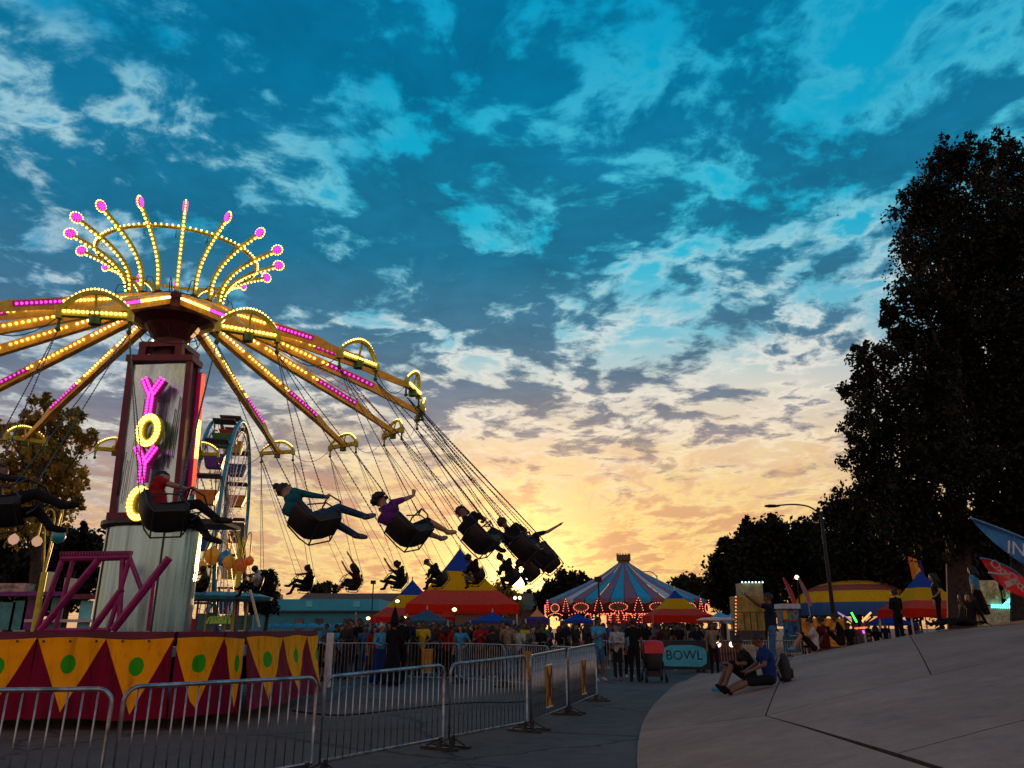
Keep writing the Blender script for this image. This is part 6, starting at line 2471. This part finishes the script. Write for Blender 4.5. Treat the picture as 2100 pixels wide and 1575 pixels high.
def mural_mat():
    m = bpy.data.materials.new('sunburst_print')
    m.use_nodes = True
    t = m.node_tree
    b = NB(t)
    p = t.nodes['Principled BSDF']
    uv = b.node('ShaderNodeTexCoord').outputs['Generated']
    x, y, z = b.sep(uv)
    ax_ = b.math('SUBTRACT', x, 0.42)
    az_ = b.math('MULTIPLY', b.math('SUBTRACT', z, 0.28), 0.72)
    ang = b.math('ARCTAN2', az_, ax_)
    ray_ = b.step(b.math('SINE', b.math('MULTIPLY', ang, 18.0)), -0.1, 0.1)
    rr = b.math('SQRT', b.math('ADD', b.math('MULTIPLY', ax_, ax_), b.math('MULTIPLY', az_, az_)))
    col = b.mix(ray_, (0.62, 0.22, 0.015, 1), (0.80, 0.42, 0.03, 1))
    col = b.mix(b.step(rr, 0.20, 0.19), col, (0.05, 0.015, 0.01, 1))
    col = b.mix(b.step(rr, 0.15, 0.14), col, (0.62, 0.30, 0.08, 1))
    col = b.mix(b.step(z, 0.16, 0.14), col, (0.10, 0.02, 0.03, 1))
    b.put(p.inputs['Base Color'], col)
    p.inputs['Roughness'].default_value = 0.6
    return m


mu = thing('sunburst_mural_panel', 'orange sunburst mural panel on the ride fence behind the bank', 'mural panel', (gx(1690, 38), 38, 0))
pbox(mu, 1643, 1268, 1739, 1336, 38, 0.08, mural_mat(), 'board')
for px in (1645, 1737):
    pbox(mu, px - 2, 1266, px + 2, 1342, 38.1, 0.1, M_WD, 'post')
bp2 = thing('blue_mural_panel', 'blue painted ride panels left of the sunburst mural', 'mural panel', (gx(1620, 39), 39, 0))
pbox(bp2, 1606, 1275, 1641, 1303, 39, 0.08, mat('mural_blue', (0.03, 0.18, 0.45), 0.6, var=0.6, scale=3.0), 'upper_panel')
pbox(bp2, 1606, 1304, 1643, 1338, 39, 0.10, mat('mural_teal', (0.04, 0.15, 0.20), 0.6, var=0.6, scale=3.0), 'lower_panel')
pbox(bp2, 1604, 1272, 1645, 1275, 38.98, 0.14, mat('mural_red', (0.35, 0.04, 0.03), 0.6), 'top_rail')
wb = thing('white_trimmed_kiosk', 'white-trimmed kiosk between the blue panels and the dome', 'kiosk', (gx(1622, 46), 46, 0))
pbox(wb, 1601, 1238, 1642, 1248, 46, 1.2, mat('kiosk_white', (0.5, 0.55, 0.6), 0.6), 'sign_board')
pbox(wb, 1603, 1248, 1640, 1285, 46.2, 1.0, mat('kiosk_grey', (0.14, 0.18, 0.22), 0.6, var=0.4), 'body')
pbox(wb, 1606, 1252, 1616, 1270, 46.15, 0.05, M_DY, 'orange_panel')
for (px, lab) in ((1618, 'left of the two slim red feather flags by the park lamp'), (1649, 'right of the two slim pinkish feather flags by the park lamp')):
    p = at(px, 1215, 54)
    o = thing('feather_flag', lab, 'flag', (p.x, 54, 0))
    fb = MB()
    n = 8
    for i in range(n + 1):
        t = i / n
        w_ = 0.34 * (0.35 + 0.65 * sin(pi * min(1, 0.2 + t * 0.8))) * (1 if t < 0.9 else 0.6)
        z_ = p.z - 0.9 + 1.9 * t
        x_ = p.x + 0.22 - 0.55 * t
        for s in (0, 1):
            fb.v.append((x_ + s * w_, 54 + 0.05 * sin(3 * t + s), z_))
    for i in range(n):
        fb.f.append((2 * i, 2 * i + 1, 2 * i + 3, 2 * i + 2)); fb.m.append(0)
    fb.build('cloth', mat('flag_red', (0.45, 0.03, 0.05), 0.7) if px < 1630 else mat('flag_mauve', (0.35, 0.12, 0.16), 0.7), o)
    MB().tube([(p.x + 0.35, 54, 0), (p.x + 0.22, 54, p.z - 0.9), (p.x - 0.33, 54, p.z + 1.0)], 0.02, 5).build('pole', M_POLE, o)

# cart with headlights behind the barrier
gcx = gx(1482, 31.5)
gc = thing('golf_cart', 'white-roofed cart with two lit headlights behind the far barrier', 'cart', (gcx, 31.5, 0))
MB().box((gcx, 32.6, 0.55), (1.15, 2.2, 0.5)).build('body', mat('cart_maroon', (0.10, 0.015, 0.02), 0.35), gc)
MB().box((gcx, 31.6, 0.85), (1.1, 0.5, 0.45)).build('dash', mat('cart_maroon', (0, 0, 0)), gc)
rfm = MB()
rfm.lathe([(0.0, 0.10), (0.55, 0.08), (0.78, 0.0), (0.74, -0.05), (0.0, -0.02)], 12, M=Matrix.Translation((gcx, 32.4, 1.86)) @ Matrix.Scale(1.6, 4, (0, 1, 0)))
rfm.build('roof', mat('cart_white', (0.6, 0.52, 0.48), 0.4), gc, smooth=True)
for sx in (-1, 1):
    for sy in (31.75, 33.4):
        MB().tube([(gcx + sx * 0.52, sy, 0.7), (gcx + sx * 0.5, sy, 1.85)], 0.025, 6).build('roof_post', M_WD, gc)
    MB().ball((gcx + sx * 0.26, 31.33, 0.93), 0.10, n=10, k=6, sc=(1, 0.5, 1)).build('headlight', glow('headlight', (1.0, 0.62, 0.42), 5.0, 'AUTO'), gc, smooth=True)
    for sy in (31.7, 33.3):
        w_ = MB()
        w_.lathe([(0.0, -0.09), (0.22, -0.09), (0.25, -0.05), (0.25, 0.05), (0.22, 0.09), (0, 0.09)], 14, M=Matrix.Translation((gcx + sx * 0.55, sy, 0.25)) @ Matrix.Rotation(pi / 2, 4, 'Y'))
        w_.build('wheel', M_BLACK, gc)
MB().box((gcx, 32.7, 0.95), (1.05, 0.5, 0.16)).build('seat', mat('cart_seat', (0.3, 0.25, 0.2), 0.6), gc)

# ------------------------------------------------------------------ small children's rides
def lantern_ride(label, c, lamps, fence_px, Y, mcol):
    o = thing('lantern_ride', label, 'small ride', c)
    cols = dict(y=mat('lantern_yellow', (0.95, 0.50, 0.05), 0.35, trans=0.45, spec=0.6), b=mat('lantern_blue', (0.02, 0.22, 0.50), 0.3, spec=0.7), o=mat('lantern_orange', (0.95, 0.30, 0.06), 0.35, trans=0.45, spec=0.6), t=mat('lantern_teal', (0.02, 0.30, 0.34), 0.3, spec=0.7), w=glow('lantern_pale', (1.0, 0.55, 0.35), 0.55))
    top = Vector((c[0], c[1], at(0, 1120, Y).z))
    MB().tube([(c[0], c[1], 0), (c[0], c[1], top.z * 0.8)], 0.09, 8).build('post', mcol, o)
    for (px, py, k, r_) in lamps:
        p = at(px, py, Y + R.uniform(-.4, .4))
        st = [Vector((c[0], c[1], top.z * 0.75)), Vector((c[0] + (p.x - c[0]) * 0.35, p.y, p.z + 0.75)), Vector((c[0] + (p.x - c[0]) * 0.85, p.y, p.z + 0.95)), p + Vector((0.0, 0, 0.18))]
        MB().tube(smooth_path(st, 4), 0.025, 5).build('stem', M_LIME, o)
        l_ = MB()
        l_.lathe([(0.0, -r_ * 1.1), (r_ * 0.7, -r_ * 0.75), (r_, 0), (r_ * 0.75, r_ * 0.6), (r_ * 0.25, r_ * 1.0), (0.0, r_ * 1.15)], 10, M=Matrix.Translation(p))
        l_.build('lantern', cols[k], o, smooth=True)
    for (px0, px1, py0, py1, m_) in fence_px:
        pbox(o, px0, py0, px1, py1, Y + 0.6, 0.08, m_, 'fence_panel')
    return o


M_TEAL = mat('fence_teal', (0.05, 0.26, 0.30), 0.5, var=0.2)
M_PURP = mat('ride_purple', (0.16, 0.02, 0.20), 0.5, var=0.3)
Yk = 27.0
lr = lantern_ride('small ride with yellow, blue and orange lanterns before the wheel', (gx(478, Yk), Yk, 0),
                  [(436, 1140, 'y', 0.30), (462, 1146, 'b', 0.28), (470, 1153, 'y', 0.24), (492, 1160, 'o', 0.28), (414, 1163, 'y', 0.2), (512, 1150, 'o', 0.16)],
                  [(402, 420, 1258, 1292, M_TEAL), (424, 440, 1258, 1292, M_TEAL), (456, 476, 1262, 1292, M_TEAL), (478, 496, 1262, 1292, M_TEAL), (498, 516, 1262, 1292, M_TEAL)], Yk, M_LIME)
for i in range(6):
    px = 408 + 20 * i
    p = at(px, 1225, Yk - 0.5 + (i % 2))
    t_ = MB()
    t_.tube([(p.x, p.y, 0.3), (p.x, p.y, p.z + 0.35)], 0.035, 6)
    t_.build('canopy_post', mat('post_peach', (0.55, 0.35, 0.2), 0.5) if i % 2 else M_PURP, lr)
cpz = at(450, 1225, Yk).z
MB().lathe([(1.7, cpz - 0.1), (1.75, cpz), (1.3, cpz + 0.12), (0, cpz + 0.2)], 18, c=(gx(445, Yk), Yk, 0)).build('canopy', M_TEAL, lr)
gsp = MB()
gp = at(447, 1280, Yk - 1.6)
for k in range(6):
    gsp.tube([(gp.x - 0.28 + k * 0.11 + 0.28 * cos(q) * 0.3, gp.y + 0.1 * sin(q), gp.z + 0.22 * sin(q)) for q in [pi * i / 8 for i in range(9)]], 0.04, 6)
gsp.build('coil_hoop', mat('hoop_lime', (0.30, 0.55, 0.08), 0.4), lr)['kind'] = 'stuff'
Yl = 24.0
ll = lantern_ride('small ride with pale lanterns on lime stems at the far left', (gx(70, Yl), Yl, 0), [(28, 1106, 'w', 0.16), (76, 1110, 'w', 0.16), (120, 1100, 't', 0.22)],
                  [(0, 22, 1235, 1292, M_TEAL), (28, 46, 1232, 1292, M_TEAL), (52, 62, 1232, 1292, M_PURP), (108, 120, 1225, 1292, M_TEAL), (166, 180, 1232, 1292, M_PANEL)], Yl, M_LIME)
for (px0, py0, px1, py1, m_, nm) in ((-10, 1213, 130, 1222, M_PURP, 'canopy_edge'), (130, 1218, 200, 1228, M_PLUM, 'canopy_edge'), (0, 1196, 50, 1213, mat('awning_pale', (0.4, 0.3, 0.28), 0.6, var=0.4), 'awning'), (50, 1270, 200, 1276, mat('rail_white', (0.5, 0.45, 0.42), 0.5), 'rail'),
                                     (88, 1172, 92, 1215, M_POLE, 'pole'), (133, 1185, 136, 1215, M_POLE, 'pole')):
    pbox(ll, px0, py0, px1, py1, Yl + 0.3, 0.5, m_, nm)
ur = thing('tall_mast_pole', 'slim pale pole slanting beside the small lantern ride', 'pole', (gx(527, 20), 20, 1.40))
MB().tube([at(513, 1210, 20), at(532, 1286, 20)], 0.035, 6).build('pipe', mat('pipe_pale', (0.55, 0.45, 0.35), 0.4), ur)
bd = thing('bird', 'tiny dark bird far off in the open sky', 'bird', at(1718, 442, 120))
pb = at(1718, 442, 120)
q = MB()
q.tube([pb + Vector((-0.22, 0, 0)), pb, pb + Vector((0.18, 0, 0.02))], [0.02, 0.075, 0.02], 6)
q.build('body', M_BLACK, bd)
for s in (-1, 1):
    MB().add([pb, pb + Vector((0.12, 0, 0.01)), pb + Vector((-0.05, s * 0.45, 0.10)), pb + Vector((-0.14, s * 0.40, 0.09))], [(0, 1, 2, 3)]).build('wing', M_BLACK, bd)

# ------------------------------------------------------------------ people on the bank and by the fence
def face(dx, dy):
    return atan2(dy, dx)


def bank_at(px, Y):
    x = gx(px, Y)
    return x, Y, bank_z(x, Y) + 0.014


# seated pair
x, y, z = bank_at(1572, 15.0)
slope = -math.atan((bank_z(x + 0.3, y) - bank_z(x - 0.6, y)) / 0.9)
Mp = Matrix.Translation((x, y, z + 0.015)) @ Matrix.Rotation(pi, 4, 'Z') @ Matrix.Rotation(-slope, 4, 'Y')
person('ground_lap', Mp, 'seated person in a blue tee shirt and shorts, legs stretched down the bank', 1, 'blue', 'black', 'black')
x2, y2, z2 = bank_at(1536, 15.8)
Mp2 = Matrix.Translation((x2, y2, z2 + 0.015)) @ Matrix.Rotation(pi, 4, 'Z') @ Matrix.Rotation(-slope, 4, 'Y')
person('ground_knee', Mp2, 'seated person in black with bent bare knees and blue shoes beside the blue tee', 1, 'black', 'black', 'sky')
# backpack behind the seated pair
xb, yb_, zb2 = bank_at(1599, 15.4)
pk_ = thing('backpack', 'dark backpack standing on the bank behind the seated pair', 'backpack', (xb, yb_, zb2))
b = MB()
b.lathe([(0.02, 0.0), (0.16, 0.01), (0.185, 0.08), (0.18, 0.30), (0.14, 0.44), (0.07, 0.50), (0.0, 0.51)], 12, M=Matrix.Translation((xb, yb_, zb2)) @ Matrix.Scale(0.62, 4, (1, 0, 0)))
b.build('bag', mat('bag_black', (0.02, 0.014, 0.016), 0.7), pk_, smooth=True)
b = MB()
b.lathe([(0.0, 0.06), (0.12, 0.07), (0.13, 0.22), (0.0, 0.27)], 10, M=Matrix.Translation((xb + 0.10, yb_, zb2)) @ Matrix.Scale(0.5, 4, (1, 0, 0)))
b.build('pocket', mat('bag_black', (0, 0, 0)), pk_, smooth=True)
for s in (-1, 1):
    MB().tube([(xb - 0.09, yb_ + s * 0.08, zb2 + 0.45), (xb - 0.17, yb_ + s * 0.09, zb2 + 0.30), (xb - 0.10, yb_ + s * 0.09, zb2 + 0.08)], 0.018, 5).build('strap', mat('strap_grey', (0.25, 0.24, 0.25), 0.7), pk_)
# man photographing
x, y, z = bank_at(1583, 18.6)
person('stand_reach', pose_M(x, y, z, face(-1, 0.25)), 'standing man in navy tee and jeans holding a phone up with both hands', 1, 'navy', 'denim', 'charcoal')
Mm = pose_M(x, y, z, face(-1, 0.25))
ph = thing('mobile_phone', 'small dark phone held up by the standing man', 'phone', M=Mm @ Matrix.Translation((0.60, 0, 1.74)))
MB().box((0, 0, 0), (0.012, 0.155, 0.078)).build('case', M_BLACK, ph, M=WM[ph])
MB().box((-0.008, 0, 0), (0.003, 0.145, 0.068)).build('screen', M_GLASS, ph, M=WM[ph])
# along the crest
for (key, px, Y, rz, lab, sk, t_, bt, sh_) in (
        ('woman_fold', 1845, 25.0, face(-0.3, 1), 'dark standing figure in front of the right side of the dome', 0, 'black', 'black', 'black'),
        ('woman_hip', 1932, 23.4, face(-1, 0.4), 'woman in dark clothes standing on the crest before the blue-topped tent', 0, 'charcoal', 'black', 'denim'),
        ('woman_skirt', 2016, 23.0, face(-0.6, 0.7), 'woman in a pale blue top and long dark skirt at the right on the crest', 0, 'sky', 'black', 'black'),
        ('stand_short', 1740, 33.0, face(-0.2, 1), 'dark short-sleeved figure beyond the crest left of the dome lights', 1, 'black', 'charcoal', 'black'),
        ('woman_hip', 1795, 34.0, face(0.2, 1), 'dark figure beyond the crest under the dome', 0, 'black', 'black', 'black')):
    x, y, z = bank_at(px, Y)
    if Y > 29:
        z = 0
    person(key, pose_M(x, y, z, rz), lab, sk, t_, bt, sh_)
for (key, px, Y, rz, lab, sk, t_, bt, sh_) in (
        ('ground_back', 1992, 22.4, face(-1, -0.25), 'person in black reclining on the crest with legs out to the left', 0, 'black', 'black', 'charcoal'),
        ('ground_back', 1975, 23.2, face(-1, 0.05), 'second reclining person in black on the crest, half behind the first', 1, 'charcoal', 'black', 'navy'),
        ('ground_knee', 1668, 23.6, face(-1, 0.3), 'person in white and black sitting in front of the sunburst mural', 0, 'white', 'black', 'sky'),
        ('ground_knee', 1722, 23.7, face(-0.9, 0.4), 'dark person sitting by the lamp pole foot', 1, 'black', 'black', 'black'),
        ('ground_knee', 1690, 23.8, face(-0.4, 1), 'person in maroon sitting low between the two before the mural', 1, 'maroon', 'maroon', 'black')):
    x, y, z = bank_at(px, Y)
    person(key, pose_M(x, y, z + 0.02, rz), lab, sk, t_, bt, sh_)

# group by the stroller
for (key, px, Y, rz, s, lab, sk, t_, bt, sh_, hr) in (
        ('stand_phone', 1226, 24.6, face(0.5, -1), 1.07, 'man in a bright blue tee shirt and blue shorts at the fence corner', 1, 'sky', 'denim', 'white', 'charcoal'),
        ('woman_fold', 1264, 25.0, face(-0.5, -1), 1.02, 'woman in a white and black top carrying a child at the fence corner', 0, 'white', 'charcoal', 'pink', None),
        ('stand_down', 1298, 24.2, face(0.2, 1), 1.05, 'tall person all in black beside the red stroller', 1, 'black', 'black', 'charcoal', None),
        ('woman_hip', 1286, 26.2, face(0.3, -1), 1.0, 'person holding a pale blue bag behind the black-clad one', 0, 'sky', 'black', 'white', None),
        ('woman_hip', 1460, 27.6, face(-0.2, -1), 1.02, 'woman in a striped pale top and dark trousers right of the banner', 1, 'tan', 'black', 'black', None)):
    x = gx(px, Y)
    z = bank_z(x, Y)
    person(key, pose_M(x, Y, z, rz, s), lab, sk, t_, bt, sh_, hair=hr)
# stroller
sx, sy = gx(1336, 24.4), 24.4
stl = thing('stroller', 'black baby stroller with a red canopy beside the person in black', 'stroller', (sx, sy, 0))
M_RED = mat('stroller_red', (0.55, 0.02, 0.02), 0.6, var=0.15)
cn = MB()
for i in range(9):
    t = pi * i / 8 * 0.62
    for k in range(9):
        u = -1 + 2 * k / 8
        cn.v.append((sx + 0.30 * u, sy - 0.36 * cos(t) * sqrt(max(0.1, 1 - 0.25 * u * u)), 0.82 + 0.38 * sin(t) * (1 - 0.12 * u * u)))
for i in range(8):
    for k in range(8):
        a = i * 9 + k
        cn.f.append((a, a + 1, a + 10, a + 9)); cn.m.append(0)
cn.build('canopy', M_RED, stl, smooth=True)
b = MB()
b.lathe([(0.20, 0.32), (0.26, 0.42), (0.31, 0.80), (0.29, 0.84)], 12, M=Matrix.Translation((sx, sy, 0)) @ Matrix.Scale(1.2, 4, (0, 1, 0)))
b.build('seat', mat('stroller_black', (0.02, 0.016, 0.018), 0.7), stl, smooth=True)
for s in (-1, 1):
    MB().tube([(sx + s * 0.29, sy - 0.40, 0.12), (sx + s * 0.29, sy + 0.05, 0.60), (sx + s * 0.28, sy + 0.45, 1.02)], 0.018, 6).build('frame', M_DSTEEL, stl)
    MB().tube([(sx + s * 0.29, sy + 0.38, 0.12), (sx + s * 0.29, sy - 0.10, 0.55)], 0.018, 6).build('frame', M_DSTEEL, stl)
    for dy in (-0.42, 0.40):
        w_ = MB()
        w_.lathe([(0.0, -0.03), (0.10, -0.03), (0.12, 0.0), (0.10, 0.03), (0.0, 0.03)], 12, M=Matrix.Translation((sx + s * 0.30, sy + dy, 0.12)) @ Matrix.Rotation(pi / 2, 4, 'Y'))
        w_.build('wheel', M_BLACK, stl)
MB().tube([(sx - 0.28, sy + 0.45, 1.02), (sx + 0.28, sy + 0.45, 1.02)], 0.02, 6).build('handle', M_BLACK, stl)
MB().box((sx, sy + 0.02, 0.24), (0.44, 0.5, 0.16)).build('basket', mat('stroller_black', (0, 0, 0)), stl)

# ------------------------------------------------------------------ crowd behind the far barriers
special = [('woman_gown', 783, 23.4, face(0.6, -1), 1.0, 'woman in a pale blue top and long bright blue dress at the far barrier', 0, 'sky', 'blue', 'black', 'white'),
           ('stand_rail', 868, 26.0, face(0, -1), 1.02, 'onlooker in a yellow tee shirt leaning on the far barrier', 1, 'yellow', 'charcoal', 'black', None),
           ('stand_rail', 1072, 27.5, face(0.2, -1), 1.0, 'person in a lime yellow shirt towards the right of the far crowd', 1, 'yellow', 'black', 'black', None),
           ('woman_hip', 945, 26.0, face(-0.3, -1), 1.0, 'person in light teal standing in the middle of the far crowd', 0, 'sky', 'denim', 'white', None),
           ('stand_phone', 985, 25.6, face(0.1, -1), 1.0, 'person in a red shirt in the middle of the far crowd', 1, 'red', 'charcoal', 'black', None),
           ('woman_fold', 1010, 26.2, face(0.3, -1), 0.98, 'person in a pink top holding something white in the far crowd', 0, 'pink', 'black', 'white', None),
           ('stand_fold', 1040, 25.8, face(-0.2, 1), 1.02, 'bare-armed person in brown seen from behind in the far crowd', 2, 'tan', 'denim', 'black', None),
           ('stand_fold', 824, 24.0, face(-0.4, 0.9), 1.08, 'person in a long dark coat next to the blue dress', 1, 'black', 'black', 'black', None),
           ('woman_hip', 700, 26.3, face(0.5, -1), 1.0, 'person in a bright blue top at the left of the far crowd', 0, 'sky', 'navy', 'white', None),
           ('stand_rail', 1112, 28.4, face(0, -1), 1.0, 'person in a green shirt at the right end of the far crowd', 1, 'green', 'black', 'black', None),
           ('woman_fold', 1092, 26.6, face(0.4, -1), 0.98, 'person in a grey top with a pale strap, right in the far crowd', 2, 'grey', 'denim', 'white', None),
           ('woman_gown', 808, 22.6, face(0.3, 1), 1.05, 'cloaked figure in black with a tall pointed hat by the far barrier', 1, 'black', 'black', 'black', None)]
for (key, px, Y, rz, s, lab, sk, t_, bt, sh_, hr) in special:
    x = gx(px, Y)
    person(key, pose_M(x, Y, 0, rz, s), lab, sk, t_, bt, sh_, hair=hr)
xh = gx(808, 22.6) + 0.01
hat = thing('pointed_hat', 'tall pointed black hat on the cloaked figure', 'hat', (xh, 22.6, 1.68))
hh = MB()
hh.lathe([(0.30, 0.0), (0.13, 0.03), (0.10, 0.18), (0.05, 0.34), (0.0, 0.50)], 14, c=(xh, 22.6, 1.68))
hh.build('felt', cloth('black'), hat, smooth=True)

keys = ['stand_down', 'stand_short', 'stand_fold', 'stand_phone', 'stand_rail', 'woman_hip', 'woman_fold', 'woman_skirt', 'kid', 'stand_up']
tops = ['black', 'charcoal', 'navy', 'maroon', 'black', 'charcoal', 'teal', 'brown', 'black', 'purple', 'olive', 'navy', 'grey', 'black', 'maroon', 'red', 'black', 'brown', 'white', 'denim']
bots = ['black', 'charcoal', 'jeans', 'navy', 'black', 'brown', 'denim']
RC_ = random.Random(5)


ORDN = ['first', 'second', 'third', 'fourth', 'fifth', 'sixth', 'seventh', 'eighth', 'ninth', 'tenth']
LOOK = dict(stand_down='short-haired', stand_short='capped', stand_fold='arm-folding', stand_phone='phone-holding', stand_rail='leaning', woman_hip='long-haired', woman_fold='bun-haired', woman_skirt='skirted', kid='small', stand_up='waving')


def crowd(n, px0, px1, Y0, Y1, where, group):
    made = {}
    for i in range(n):
        px = px0 + (px1 - px0) * (i + RC_.uniform(0.1, 0.9)) / n
        Y = RC_.uniform(Y0, Y1)
        k = RC_.choice(keys)
        if k == 'stand_up' and RC_.random() < 0.7:
            k = 'stand_rail'
        t_ = RC_.choice(tops)
        x = gx(px, Y)
        lab = '%s %s in %s %s' % (LOOK[k], 'child' if k == 'kid' else 'person', t_, where)
        o = person(k, pose_M(x, Y, 0, face(RC_.uniform(-1, 1), RC_.choice((-1, -1, -1, 0.8))), RC_.uniform(0.93, 1.07)),
                   lab, RC_.choice((0, 1, 1, 1)), t_, RC_.choice(bots), RC_.choice(('white', 'black', 'grey', 'charcoal')), group)
        made.setdefault(lab, []).append((px, o))
    for lab, v in made.items():
        if len(v) > 1:
            for r_, (px, o) in enumerate(sorted(v, key=lambda q: q[0])):
                o['label'] = lab + ', ' + ORDN[r_] + ' such from left'


crowd(26, 655, 1110, 25.3, 27.0, 'close behind the far barriers', 'onlookers at the far barriers')
crowd(30, 660, 1230, 28.0, 33.0, 'in the middle rows below the tents', 'crowd below the tents')
crowd(26, 700, 1240, 34.5, 39.0, 'in the back rows under the canopies', 'back rows of the crowd')
crowd(30, 1235, 1470, 31.5, 40.0, 'in the crowd before the carousel', 'crowd before the carousel')
crowd(16, 1150, 1460, 44.0, 52.0, 'close to the carousel platform', 'people close to the carousel')
crowd(9, 1600, 1900, 42.0, 47.0, 'behind the concrete bank', 'people behind the bank')

# ------------------------------------------------------------------ blade flags at the right edge
M_FB = mat('flag_blue', (0.012, 0.13, 0.36), 0.55, var=0.1, trans=0.2)
M_FR = mat('flag_crimson', (0.50, 0.015, 0.02), 0.55, var=0.1, trans=0.2)
M_FW = mat('flag_white', (0.55, 0.55, 0.62), 0.6)


def blade(label, name, pts_top, pts_bot, Y, m_, pole_px):
    n = 14
    T = smooth_path([Vector((*p, 0)) for p in pts_top], 6)
    B_ = smooth_path([Vector((*p, 0)) for p in pts_bot], 6)

    def pick(P, t):
        i = t * (len(P) - 1)
        k = min(int(i), len(P) - 2)
        return P[k].lerp(P[k + 1], i - k)
    foot = at(*pole_px, Y)
    foot.z = max(0, bank_z(foot.x, Y))
    o = thing('blade_flag', label, 'flag', foot)
    f_ = MB()
    for i in range(n + 1):
        t = i / n
        a, c = pick(T, t), pick(B_, t)
        for k in range(6):
            u = k / 5
            q = a.lerp(c, u)
            f_.v.append(tuple(at(q.x, q.y, Y + 0.10 * sin(5 * t + 2 * u) + 0.3 * t)))
    for i in range(n):
        for k in range(5):
            a = i * 6 + k
            f_.f.append((a, a + 1, a + 7, a + 6)); f_.m.append(0)
    f_.build('cloth', m_, o, smooth=True)
    sl_ = MB()
    sl_.tube([at(q.x, q.y, Y + 0.02 + 0.3 * i / (len(T) - 1)) for i, q in enumerate(T)] + [foot], 0.03, 6)
    sl_.build('pole', mat('flag_sleeve', (0.12, 0.22, 0.36), 0.5), o, smooth=True)
    return o


fb = blade('blue blade flag with white letters leaning in from the right edge', 'flag', [(1990, 1062), (2040, 1080), (2100, 1104), (2170, 1136), (2260, 1200)], [(1990, 1064), (2030, 1105), (2076, 1142), (2110, 1165), (2190, 1215)], 21, M_FB, (2290, 1288))
pI = at(2068, 1117, 20.82)
text('IN', 0.50, at(2084, 1126, 20.80), (pi / 2, radians(12), 0), M_FW, fb, align='CENTER')
fr2 = blade('red blade flag with flowing white script below the blue flag', 'flag', [(2012, 1145), (2035, 1150), (2075, 1168), (2110, 1195), (2190, 1250)], [(2012, 1147), (2040, 1190), (2075, 1215), (2100, 1225), (2170, 1262)], 22, M_FR, (2230, 1288))
M_SCR = mat('script_white', (0.52, 0.45, 0.45), 0.6)
# looping white script along the cloth
sc_ = MB()


def loop(cx_, cy_, rx_, ry_, a0, a1, tilt=0.7, n=14):
    pts = []
    for i in range(n + 1):
        a = a0 + (a1 - a0) * i / n
        x, y = rx_ * cos(a), ry_ * sin(a)
        pts.append(at(cx_ + x * cos(tilt) - y * sin(tilt), cy_ + x * sin(tilt) + y * cos(tilt), 21.80))
    sc_.tube(pts, 0.020, 5)


for (cx_, cy_, s_) in ((2042, 1158, 10), (2050, 1168, 6), (2057, 1173, 7), (2064, 1180, 6.5), (2076, 1184, 11), (2086, 1196, 6), (2093, 1203, 7), (2100, 1210, 6)):
    loop(cx_, cy_, s_, s_ * 0.62, 0.7, 5.9)
sc_.tube([at(2028, 1174, 21.8), at(2050, 1178, 21.8), at(2072, 1178, 21.8)], 0.035, 5)
sc_.build('script_lettering', M_SCR, fr2)['kind'] = 'stuff'
MB().bar(at(2062, 1199, 21.82), at(2087, 1190, 21.82), 0.01, 0.16).build('stripe', M_SCR, fr2)

# ------------------------------------------------------------------ small things on the asphalt
for (px, py, lab, m_, s_) in ((1386, 1376, 'crumpled white paper on the asphalt right of the stroller', cloth('white'), 0.10), (1148, 1500, 'small pale scrap lying right of the fence bend', cloth('tan'), 0.05),
                              (760, 1530, 'small pale scrap on the asphalt below the middle barrier', cloth('grey'), 0.04)):
    p = atz(px, py, 0)
    o = thing('litter', lab, 'litter', (p.x, p.y, 0))
    q = MB()
    rr_ = random.Random(px)
    vs = [(p.x + s_ * rr_.uniform(-1, 1), p.y + s_ * rr_.uniform(-1, 1), 0.006 + s_ * rr_.uniform(0, 0.6)) for _ in range(7)]
    q.add(vs, [(0, 1, 2), (2, 3, 0), (3, 4, 5), (1, 5, 6), (0, 6, 4), (2, 5, 1), (3, 6, 5)])
    q.build('scrap', m_, o)
cbl = thing('power_cable', 'black power cable snaking over the asphalt behind the front barriers', 'cable', (-2.0, 15.5, 0))
pts = [Vector((-4.3, 16.0, 0.015)), Vector((-3.2, 15.2, 0.015)), Vector((-2.2, 16.2, 0.015)), Vector((-1.0, 17.6, 0.015)), Vector((0.2, 17.9, 0.015)), Vector((0.6, 20.4, 0.015))]
MB().tube(smooth_path(pts, 8), 0.016, 6).build('sheath', M_BLACK, cbl, smooth=True)
